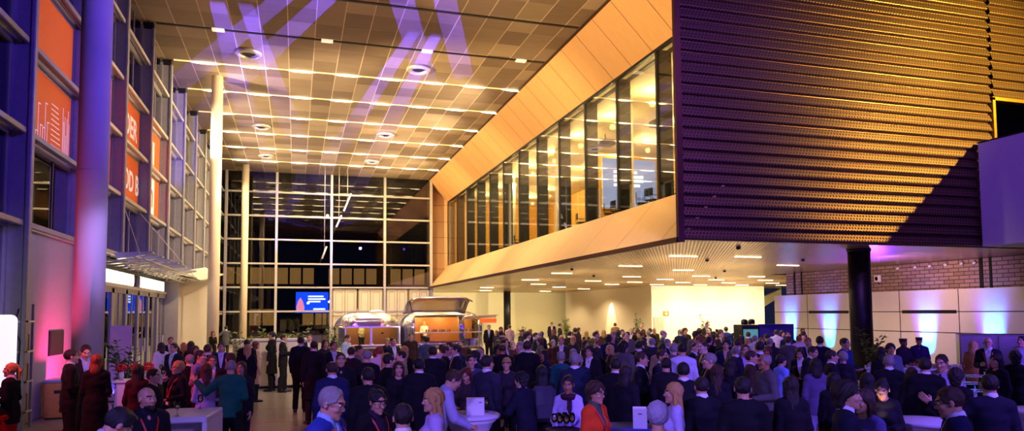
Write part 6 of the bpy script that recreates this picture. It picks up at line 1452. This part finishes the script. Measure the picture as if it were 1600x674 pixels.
# ------------------------------------------------------------------ plants
LEAF = mat('glossy green leaf', '#3c5a24', .45, noise=.3, nscale=8); LEAFY = mat('yellow green leaf', '#7a8a34', .45, noise=.3, nscale=8)
BARK = mat('brown stem', '#3c2a1c', .8)
def shrub(x, y, h, w, label, leafm, seed, pot=True, z=0):
    t = thing('potted_shrub', label, 'plant', (x, y, z), 0, 'potted shrubs'); r = random.Random(seed); zp = .42 if pot else 0
    if pot: MB().lathe([(.16, 0), (.20, .05), (.24, .40), (.26, .42), (.22, .42), (.21, .36), (0, .36)], n=24).build('pot', mat('dark plant pot', '#1c1a1c', .5), t)
    st = MB(); lf = MB()
    for i in range(9):
        a = r.uniform(0, 2*PI); rr = w*r.uniform(.2, .5); top = h*r.uniform(.65, 1)
        pts = [(0.03*math.cos(a), .03*math.sin(a), zp-.08), (rr*.4*math.cos(a), rr*.4*math.sin(a), zp+(top-zp)*.5), (rr*math.cos(a), rr*math.sin(a), top)]
        st.tube(pts, [.012, .009, .004], 5)
        for k in range(30):
            q = r.uniform(.2, 1); p = Vector(pts[0]).lerp(Vector(pts[1]), q*2) if q < .5 else Vector(pts[1]).lerp(Vector(pts[2]), q*2-1)
            b = r.uniform(0, 2*PI); d = Vector((math.cos(b), math.sin(b), r.uniform(-.1, .7))).normalized(); L_ = r.uniform(.13, .22); s_ = d.cross(Vector((0, 0, 1))).normalized()*L_*.26; u_ = s_.cross(d).normalized()*L_*.08
            lf.add([p, p+d*L_*.5+s_-u_, p+d*L_, p+d*L_*.5-s_-u_, p+d*L_*.5+u_*.6], [(0, 1, 4), (1, 2, 4), (2, 3, 4), (3, 0, 4)])
    st.build('stem', BARK, t); lf.build('leaves', leafm, t)
shrub(-1.57, 24.25, 2.05, .8, 'green shrub at the left end of the white planter counter', LEAFY, 1)
shrub(.05, 26.2, 2.15, 1.0, 'leafy shrub behind the man standing alone on the open floor', LEAFY, 2)
shrub(1.25, 26.0, 2.1, .9, 'leafy shrub right of the tall dark-haired back, behind the counter', LEAF, 3)
shrub(-1.0, 27.1, 2.0, .7, 'low green shrub behind the woman in black at the counter', LEAFY, 4)
shrub(-3.75, 18.3, 1.9, .75, 'dark leafy plant beside the front concrete column', LEAF, 5)
shrub(17.6, 18.4, 1.95, .85, 'bushy green plant at the foot of the dark round column', LEAF, 6)
shrub(11.2, 34.5, 1.75, .7, 'green shrub right of the larger silver caravan', LEAFY, 7)
shrub(22.5, 44, 2.3, .8, 'slim shrub standing out before the spotlit wall', LEAF, 8)
shrub(25.2, 40, 2.2, .7, 'thin shrub standing left of the orange arrow sign', LEAF, 9)
shrub(18.0, 46, 2.2, .8, 'yellowish shrub before the beige block wall', LEAFY, 10)

# ------------------------------------------------------------------ counters, tables and stands
CLOTH = mat('white stretch cloth', '#d6cfe2', .75, noise=.04, bump=.1, bscale=30); CLOTHB = mat('deep blue stretch cloth', '#1c2a9c', .75, noise=.06, bump=.1, bscale=30)
LWHITE = mat('white laminate', '#ddd8de', .35, noise=.02)
pc = thing('planter_counter', 'long white counter with planting trough on the open floor by the glass wall', 'counter', (-.55, 25.1, 0))
MB().box(-1.4, 1.0, -.35, .35, .08, 1.55, .02).build('body', mat('cream laminate', '#e2d6bc', .4, noise=.03), pc); MB().box(-1.45, 1.05, -.40, .40, 1.55, 1.62, .01).build('top', LWHITE, pc); MB().box(-1.3, .9, -.30, .30, 0, .08).build('plinth', DARK, pc)
sd = thing('sideboard', 'low black and white bar unit right of the lone suited man', 'counter', (.95, 24.25, 0)); MB().box(-.45, .45, -.3, .3, 0, .75, .02).build('body', DARK, sd); MB().box(-.5, .5, -.35, .35, .75, .98, .02).build('top', LWHITE, sd); MB().box(-.42, .42, -.32, -.30, .35, .39).build('groove', FINL, sd)
def cocktail(x, y, r, h, m, label, grp='stretch-covered cocktail tables'):
    t = thing('cocktail_table', label, 'table', (x, y, 0), 0, grp)
    pr = [(r*.92, 0), (r*.86, .06)]+[(r*(.42+.5*abs((z/h-.48)/.52)**1.8), z) for z in [h*k/10 for k in range(1, 10)]]+[(r*.97, h-.04)]
    MB().lathe(pr, n=48, fn=lambda a, z: 1+.035*math.cos(4*a)*(1-z/h)).build('stretch_cover', m, t)
    MB().lathe([(r*.97, h-.045), (r, h-.035), (r, h-.008), (r*.985, h), (0, h)], n=48).build('table_top', m, t)
    MB().lathe([(0, 0), (r*.8, 0), (r*.8, .02), (0, .03)], n=24).build('foot_plate', DARK, t)
    return t
cocktail(2.25, 9.32, .40, 1.1, CLOTH, 'round white cocktail table with a white menu box, centre front')
cocktail(.85, 11.1, .42, 1.1, CLOTHB, 'blue-covered cocktail table left of the long-haired woman in black')
cocktail(3.75, 7.65, .42, 1.1, CLOTHB, 'blue-covered cocktail table carrying the standing white card at the bottom edge')
cocktail(7.4, 6.95, .40, 1.1, CLOTH, 'round white cocktail table at the front right beside the phone-lit woman')
cocktail(9.65, 7.15, .40, 1.1, CLOTH, 'round white cocktail table at the right edge beside the outstretched arm')
wb = thing('white_bar', 'angular white bar block with a hollow side between the lanyard guests', 'bar', (-1.42, 10.95, 0), R(-6))
m = MB(); m.box(-.38, .38, -.65, .35, 1.02, 1.1, .015); m.build('top', LWHITE, wb)
m = MB(); m.box(-.38, -.32, -.65, .35, 0, 1.02); m.build('side_panel', LWHITE, wb); m = MB(); m.box(.32, .38, -.65, .35, 0, 1.02); m.build('side_panel', LWHITE, wb); MB().box(-.32, .32, .1, .16, 0, 1.02).build('inner_panel', LWHITE, wb); MB().box(-.32, .32, -.6, .1, .45, .49).build('shelf', LWHITE, wb)
lc = thing('slanted_reception_stele', 'tall white slanted reception counter beside the long black coat', 'counter', (-3.12, 15.85, 0))
m = MB(); m.prism([(-.30, 0), (.16, 0), (.42, 1.12), (-.22, 1.12)], 'y', -.25, .25); m.build('body', LWHITE, lc); MB().box(-.30, .48, -.3, .3, 1.12, 1.16, .01).build('top', LWHITE, lc)
for i, (x, z) in enumerate(((-.02, 0), (.16, .02), (.32, -.01))):
    t = thing('flower_arrangement', ('left', 'middle', 'right')[i]+' red ball of flowers in a small vase on the white reception counter', 'flowers', (-3.28+x*1.35, 15.85+.08*i, 1.16), 0, 'red flower balls on the reception counter')
    MB().lathe([(.04, 0), (.055, .1), (.045, .16), (.05, .17), (.04, .165)], n=16).build('vase', mat('pale vase', '#c8b8b8', .3), t)
    r = random.Random(i); fb = MB()
    for k in range(60):
        a = r.uniform(0, 2*PI); cz = r.uniform(-1, 1); s_ = math.sqrt(1-cz*cz); c = Vector((s_*math.cos(a)*.085, s_*math.sin(a)*.085, .24+cz*.075)); n_ = 6
        fb.lathe([(0, -.02), (.022, -.012), (.026, .004), (.014, .014), (0, .010)], tuple(c), 7)
    fb.build('blossoms', mat('red blossom', '#c21c20', .6, noise=.2), t)
for i in range(3):
    tag(MB().lathe([(.032, 0), (.036, .10), (.038, .10), (.033, .09), (.030, .01)], n=16).build('paper_cup', mat('cup %s' % ('silver', 'white', 'dark red')[i], ('#b8b4b0', '#e0dcd8', '#8a2018')[i], .4), loc=(-2.95+.085*i, 15.67, 1.16)), ('silver', 'white', 'dark red')[i]+' cup on the white reception counter', 'cup', 'cups on the reception counter')
wbn = thing('waste_bin', 'wooden recycling bin with slot and blue-lit lid by the grey wall panel', 'bin', (-5.3, 19.6, 0))
MB().box(-.36, .36, -.30, .30, .03, .86, .02).build('body', mat('orange plywood', '#b8703c', .5, noise=.15, nscale=14), wbn); MB().box(-.38, .38, -.32, .32, .86, .92, .01).build('lid', mat('blue-grey lid', '#7a8ab8', .4), wbn)
MB().box(-.14, .14, -.315, -.30, .60, .68, .01).build('slot', BLACK, wbn); MB().box(.36, .375, -.14, .14, .60, .68).build('slot', BLACK, wbn); MB().box(-.33, .33, -.27, .27, 0, .03).build('foot', DARK, wbn)
gp = thing('lightbox_display', 'glowing white panel with rounded corners at the left edge', 'lamp', (-5.55, 15.6, 0))
def rrect(w, h, r, n=8):
    P = []
    for cx, cz, a0 in ((w-r, h-r, 0), (-w+r, h-r, 90), (-w+r, -h+r, 180), (w-r, -h+r, 270)):
        for i in range(n+1): a = R(a0+90*i/n); P.append((cx+r*math.cos(a), cz+r*math.sin(a)))
    return P
m = MB(); m.prism([(x*(1+.0*z), z+1.55) for x, z in rrect(.5, .92, .12)], 'y', -.04, .04); m.build('glowing_face', mat('glowing white face', '#ffffff', .4, emit='#f2f0ff', es=.7, noise=0), gp)
MB().box(-.45, .45, -.25, .25, 0, .04, .01).build('foot', DARK, gp); MB().box(-.05, .05, -.05, .05, .04, .7).build('stem', DARK, gp)
er = thing('equipment_rack', 'metal rack with boxes and cables behind the glowing white panel', 'rack', (-5.62, 17.9, 0))
for x in (-.42, .05):
    for y in (-.25, .25): MB().box(x-.025, x+.025, y-.025, y+.025, 0, 2.7).build('post', FIN, er)
for z in (.35, 1.0, 1.65, 2.3): MB().box(-.45, .08, -.28, .28, z, z+.04).build('shelf', FINL, er)
for i, z in enumerate((.39, 1.04, 1.69)): MB().box(-.38, .02, -.24, .18, z, z+.36, .01).build('crate', mat('brown crate', '#5c3420', .7, noise=.2), er)
m = MB(); m.tube([(-.05, -.3, 2.6), (-.12, -.33, 2.2), (0, -.33, 1.9), (-.03, -.3, 1.2), (-.03, -.3, .4)], .015); m.build('cable', BLACK, er)
pp = thing('partition_screen', 'pale upright partition screen leaning beside the front column', 'partition', (-4.75, 22.6, 0)); m = MB(); m.box(-.28, .28, -.03, .03, .03, 2.15, .01); m.build('panel', mat('mauve board', '#8f8496', .5), pp); MB().box(-.3, .3, -.2, .2, 0, .03).build('foot', DARK, pp)
cp = tag(MB().box(-5.2, -4.4, 13.6, 17.4, .001, .012).build('carpet', mat('red carpet', '#b01818', .95, noise=.1, nscale=60)), 'red carpet on the floor before the glowing white panel', 'carpet')
# white menu boxes and cards
def menu(x, y, z, w, d, h, rz, label, deep=True):
    t = thing('menu_box' if deep else 'menu_card', label, 'menu stand', (x, y, z), rz, None)
    if deep: MB().box(-w/2, w/2, -d/2, d/2, 0, h, .004).build('box_body', LWHITE, t); MB().box(w*.18, w*.36, -d/2-.002, -d/2, h*.74, h*.78).build('print', BLACK, t)
    else:
        for s in (-1, 1): 
            m = MB(); m.prism([(0, 0), (.003, 0), (.003, h), (0, h)], 'x', -w/2, w/2); o = m.build('card_leaf', LWHITE, t); o.rotation_euler = (R(-12*s), 0, 0); o.location = (0, s*.025 if s < 0 else .025, 0); o.location.y = -.05 if s < 0 else .05; 
        MB().box(-w*.14, w*.14, -.046, -.044, h*.76, h*.80).build('print', BLACK, t, rot=(R(12), 0, 0), loc=(0, -.006, 0))
    return t
menu(2.3, 9.25, 1.1, .24, .12, .22, R(-14), 'white menu box standing on the round white cocktail table')
menu(3.85, 7.55, 1.1, .16, .1, .24, R(-26), 'folded white card standing on the blue-covered table at the bottom edge', False)
menu(1.42, 6.8, 1.02, .2, .08, .16, R(-10), 'white card held low by the woman with juice') if False else None
# glasses
def wine_glass(name='wine_glass', liquid=None):
    key = ('wg', liquid)
    if key in CACHE: return CACHE[key]
    m = MB(); m.lathe([(0, 0), (.032, .002), (.030, .006), (.006, .012), (.004, .07), (.012, .085), (.033, .11), (.038, .14), (.036, .17), (.031, .195), (.0295, .195), (.034, .165), (.036, .14), (.031, .112), (.0, .09)], n=22)
    o = m.build('bowl', CLEAR); a = o.data; bpy.data.objects.remove(o)
    m = MB(); m.lathe([(0, .092), (.029, .113), (.0345, .14), (0, .14)], n=18); o = m.build('wine', mat('wine '+(liquid or 'white'), {'white': '#d8b850', 'red': '#4a0a14', 'juice': '#e8941c'}[liquid or 'white'], .2, emit='#c09030' if liquid != 'red' else None, es=.06)); b = o.data; bpy.data.objects.remove(o)
    CACHE[key] = (a, b); return CACHE[key]
def put_glass(p, label, liquid='white', grp='glasses of drink'):
    a, b = wine_glass(liquid=liquid); t = tag(bpy.data.objects.new('wine_glass', a), label, 'glass', grp); COL.objects.link(t); t.location = p
    c = bpy.data.objects.new('wine', b); COL.objects.link(c); c.parent = t; return t
put_glass((-1.5, 10.45, 1.1), 'wine glass standing on the front edge of the white bar', 'white')
put_glass((-1.3, 11.15, 1.1), 'wine glass standing at the back of the white bar', 'white')
put_glass((2.02, 9.5, 1.1), 'wine glass on the white cocktail table left of the menu box', 'white')
put_glass((2.5, 9.42, 1.1), 'wine glass on the white cocktail table right of the menu box', 'white')
put_glass((.72, 11.0, 1.1), 'wine glass on the blue-covered table, left one', 'white'); put_glass((.98, 11.0, 1.1), 'wine glass on the blue-covered table, right one', 'white')
for p in [o for o in COL.objects if o.get('category') == 'person' and o.get('group') == 'guests at the reception']:
    r0 = next((r for r in CROWD if r[11] == p['label']), None)
    if r0 is None: continue
    M = Matrix.Translation(p.location) @ Matrix.Rotation(p.rotation_euler.z, 4, 'Z') @ Matrix.Diagonal((*p.scale, 1))
    if r0[5] in ('glass', 'wave', 'talk') and 'green sweater' not in r0[11] and r0[1] < 24:
        w = M @ Vector((-.052, -.325, 1.10)); lw = r0[11].split(); put_glass(w, ' '.join((['glass', 'held', 'by', 'the']+[q for q in lw if q not in ('the',)])[:16]), 'juice' if 'juice' in r0[11] else 'white')
    if r0[5] == 'drink' and 'blonde' in r0[11]:
        w = M @ Vector((-.045, -.245, 1.45)); put_glass(w, 'glass lifted to the mouth of the short-haired blonde woman', 'white')
    if r0[5] == 'tray':
        t = tag(MB().lathe([(0, 0), (.19, 0), (.21, .02), (.205, .022), (.188, .006), (0, .006)], n=36).build('serving_tray', BLACK), 'round black tray full of glasses held by the waitress', 'tray')
        t.location = M @ Vector((0, -.46, 1.10)); k = 0
        for i, (gx, gy) in enumerate(((-.1, .02), (-.03, .06), (.05, .07), (.12, .02), (-.06, -.06), (.02, -.03), (.09, -.07), (.0, -.12))):
            put_glass(t.location+Vector((gx, gy, .007)), 'wine glass on the black tray of the waitress', 'white', 'glasses on the tray of the waitress')
    if 'handbag' in r0[11] and 'beige' in r0[11]:
        b = tag(empty('handbag'), 'beige leather handbag hanging beside the beige coat', 'bag'); b.location = M @ Vector((.30, .05, .62)); b.rotation_euler.z = p.rotation_euler.z
        MB().box(-.07, .07, -.17, .17, 0, .26, .03).build('bag_body', mat('beige leather', '#b08c68', .5), b); MB().tube([(0, -.12, .25), (-.02, -.08, .50), (-.05, 0, .72), (-.02, .08, .50), (0, .12, .25)], .010).build('strap', mat('beige leather', '#b08c68'), b)
    if 'black handbag' in r0[11]:
        b = tag(empty('handbag'), 'large black handbag of the woman in light blue jacket', 'bag'); b.location = M @ Vector((.29, .0, .66)); b.rotation_euler.z = p.rotation_euler.z
        MB().box(-.08, .08, -.2, .2, 0, .28, .03).build('bag_body', BLACK, b); MB().tube([(0, -.14, .26), (-.03, -.1, .5), (-.06, 0, .68), (-.03, .1, .5), (0, .14, .26)], .011).build('strap', BLACK, b)
    if 'grey backpack' in r0[11]:
        b = tag(empty('backpack'), 'large grey backpack on the back of the long-haired person', 'bag'); b.location = M @ Vector((0, .25, .95)); b.rotation_euler.z = p.rotation_euler.z
        MB().box(-.17, .17, -.09, .09, 0, .50, .06).build('bag_body', mat('grey nylon', '#3a3848', .7), b); MB().box(-.12, .12, .09, .14, .05, .25, .03).build('pocket', mat('grey nylon', '#3a3848'), b)
        for s in (-1, 1): MB().tube([(s*.10, -.09, .45), (s*.13, -.2, .52), (s*.12, -.36, .42), (s*.15, -.38, .2)], .014, flat=.5).build('strap', BLACK, b)
    if 'clipboard' in r0[11]:
        t = tag(MB().box(-.12, .12, -.006, .006, -.16, .16, .003).build('clipboard', BLACK), 'dark clipboard in the hand of the red-lit long black coat', 'clipboard'); t.location = M @ Vector((0, -.38, 1.12)); t.rotation_euler = (R(60), 0, p.rotation_euler.z+.3)
    if 'juice' in r0[11]:
        t = tag(MB().box(-.07, .07, -.002, .002, -.10, .10).build('white_card', WHITE), 'white card in front of the black-haired woman with juice', 'card'); t.location = M @ Vector((.12, -.38, 1.12)); t.rotation_euler = (R(-20), 0, p.rotation_euler.z)
    if 'her phone' in r0[11]:
        t = thing('phone', 'phone lighting the face of the woman in black', 'phone', M @ Vector((0, -.33, 1.16))); t.rotation_euler = (R(50), 0, p.rotation_euler.z+PI)
        MB().box(-.037, .037, -.004, .004, -.075, .075, .003).build('case', BLACK, t); MB().box(-.034, .034, .004, .005, -.07, .07).build('lit_screen', mat('phone screen', '#ffffff', .3, emit='#ffe8c8', es=6, noise=0), t)
        q = M @ Vector((0, -.27, 1.24)); spot(q, M @ Vector((0, -.03, 1.62)), 5, (1, .72, .5), 70, .8, .03)

# ------------------------------------------------------------------ buffet on the right
bf = thing('buffet_table', 'long violet-lit buffet table before the two cooks', 'table', (14.75, 13.5, 0), math.atan2(-1.5, 1.6))
MB().box(-1.5, 1.5, -.4, .4, 1.0, 1.05, .01).build('top', LWHITE, bf); MB().box(-1.46, 1.46, -.37, .37, .04, 1.0).build('table_skirt', CLOTH, bf); MB().box(-1.4, 1.4, -.3, .3, 0, .04).build('foot', DARK, bf)
ux, uy = math.cos(bf.rotation_euler.z), math.sin(bf.rotation_euler.z)
for i in range(7):
    a = -1.25+i*.42; w = Vector((14.75+ux*a, 13.5+uy*a, 1.05))
    t = thing('food_tray', ('first', 'second', 'third', 'fourth', 'fifth', 'sixth', 'seventh')[i]+' steel food tray from the left on the buffet table', 'tray', w, bf.rotation_euler.z, 'food trays on the buffet')
    m = MB(); m.box(-.17, .17, -.26, .26, 0, .03, .01); m.box(-.18, .18, -.27, .27, .03, .045, .005); m.build('tray', FINL, t)
    r = random.Random(i+40); f = MB()
    for k in range(22): f.lathe([(0, 0), (.024, .006), (.028, .022), (.016, .038), (0, .042)], (r.uniform(-.13, .13), r.uniform(-.22, .22), .044), 8)
    fo = f.build('canapes', mat('canape %d' % (i % 3), ('#c9a06a', '#d8c8b0', '#a04a30')[i % 3], .6), t); fo['kind'] = 'stuff'
def cart(x, y, rz, label):
    t = thing('tray_trolley', label, 'trolley', (x, y, 0), rz, 'wire tray trolleys')
    for sx in (-.3, .3):
        for sy in (-.25, .25): MB().tube([(sx, sy, .1), (sx, sy, 1.15)], .014).build('post', FINL, t); MB().lathe([(0, -.015), (.05, -.015), (.05, .015), (0, .015)], n=14).build('caster', DARK, t, loc=(sx, sy, .05), rot=(R(90), 0, 0))
    for k in range(7):
        z = .18+k*.15; m = MB()
        for sy in (-.25, .25): m.tube([(-.3, sy, z), (.3, sy, z)], .007)
        for sx in [-.3+.06*q for q in range(11)]: m.tube([(sx, -.25, z), (sx, .25, z)], .004, 5)
        m.build('wire_shelf', FINL, t)
    point((x, y, .75), 6, (.05, .25, 1), .05)
cart(12.35, 11.55, R(-40), 'blue-lit wire tray trolley left of the waiter with tie'); cart(13.35, 11.35, R(-40), 'blue-lit wire tray trolley right of the waiter with tie')
# cabinets
cb = thing('drinks_fridge', 'tall drinks fridge with glass door and blue side panel before the white wall', 'fridge', (17.2, 23.2, 0), R(-12))
MB().box(-1.1, -.42, -.4, .4, .05, 1.92, .02).build('fridge_body', DARK, cb); MB().box(-1.04, -.48, -.42, -.40, .2, 1.75).build('glass_door', mat('teal lit shelves', '#3a5a60', .3, emit='#4a8a90', es=.7, noise=.5, nscale=7), cb); MB().box(-.53, -.51, -.46, -.42, .8, 1.3).build('door_handle', FINL, cb)
MB().box(-.42, .95, -.38, -.30, 0, 1.94, .01).build('side_panel', mat('deep blue panel', '#2a1c8c', .6, noise=.04), cb)
for i, x in enumerate((16.35, 16.7)):
    tag(MB().lathe([(.0, 0), (.12, 0), (.13, .05), (.12, .16), (.05, .2), (0, .2)], n=20).build('party_lamp', DARK, loc=(x, 23.3+.05*i, 1.93)), 'small dark round spotlight on top of the drinks fridge', 'spotlight', 'spotlights on the fridge')
sc_ = thing('steel_cabinet', 'tall steel kitchen cabinets with violet light before the white wall at the right', 'cabinet', (18.3, 14.6, 0), R(-42))
MB().box(-1.0, 1.6, -.35, .35, .1, 1.78, .02).build('body', mat('brushed steel cabinet', '#a8a29c', .35, .7), sc_)
for a, b in ((-.98, -.15), (-.11, .75), (.79, 1.58)): d = MB().box(a, b, -.38, -.35, .14, 1.74, .01).build('door', mat('brushed steel cabinet'), sc_); MB().box(b-.08, b-.05, -.42, -.38, .85, 1.15, .005).build('handle', DARK, d)
for a in (-.9, 1.5): MB().box(a-.05, a+.05, -.3, .3, 0, .1).build('foot', DARK, sc_)
# hanging mobile of white rods at the far end
mo = thing('hanging_mobile', 'mobile of thin white rods hanging by wires before the far glass wall', 'mobile', (2.9, 57.6, 0))
for a, b in (((.68, 0, 10.6), (1.23, 0, 12.02)), ((.1, 0, 9.29), (.49, 0, 10.23)), ((-.97, 0, 6.75), (-.63, 0, 7.73))):
    MB().tube([a, b], .07, 10).build('rod', LWHITE, mo); MB().tube([((a[0]+b[0])/2, 0, (a[2]+b[2])/2), ((a[0]+b[0])/2, 0, ZC)], .012, 6).build('hanging_wire', LWHITE, mo)
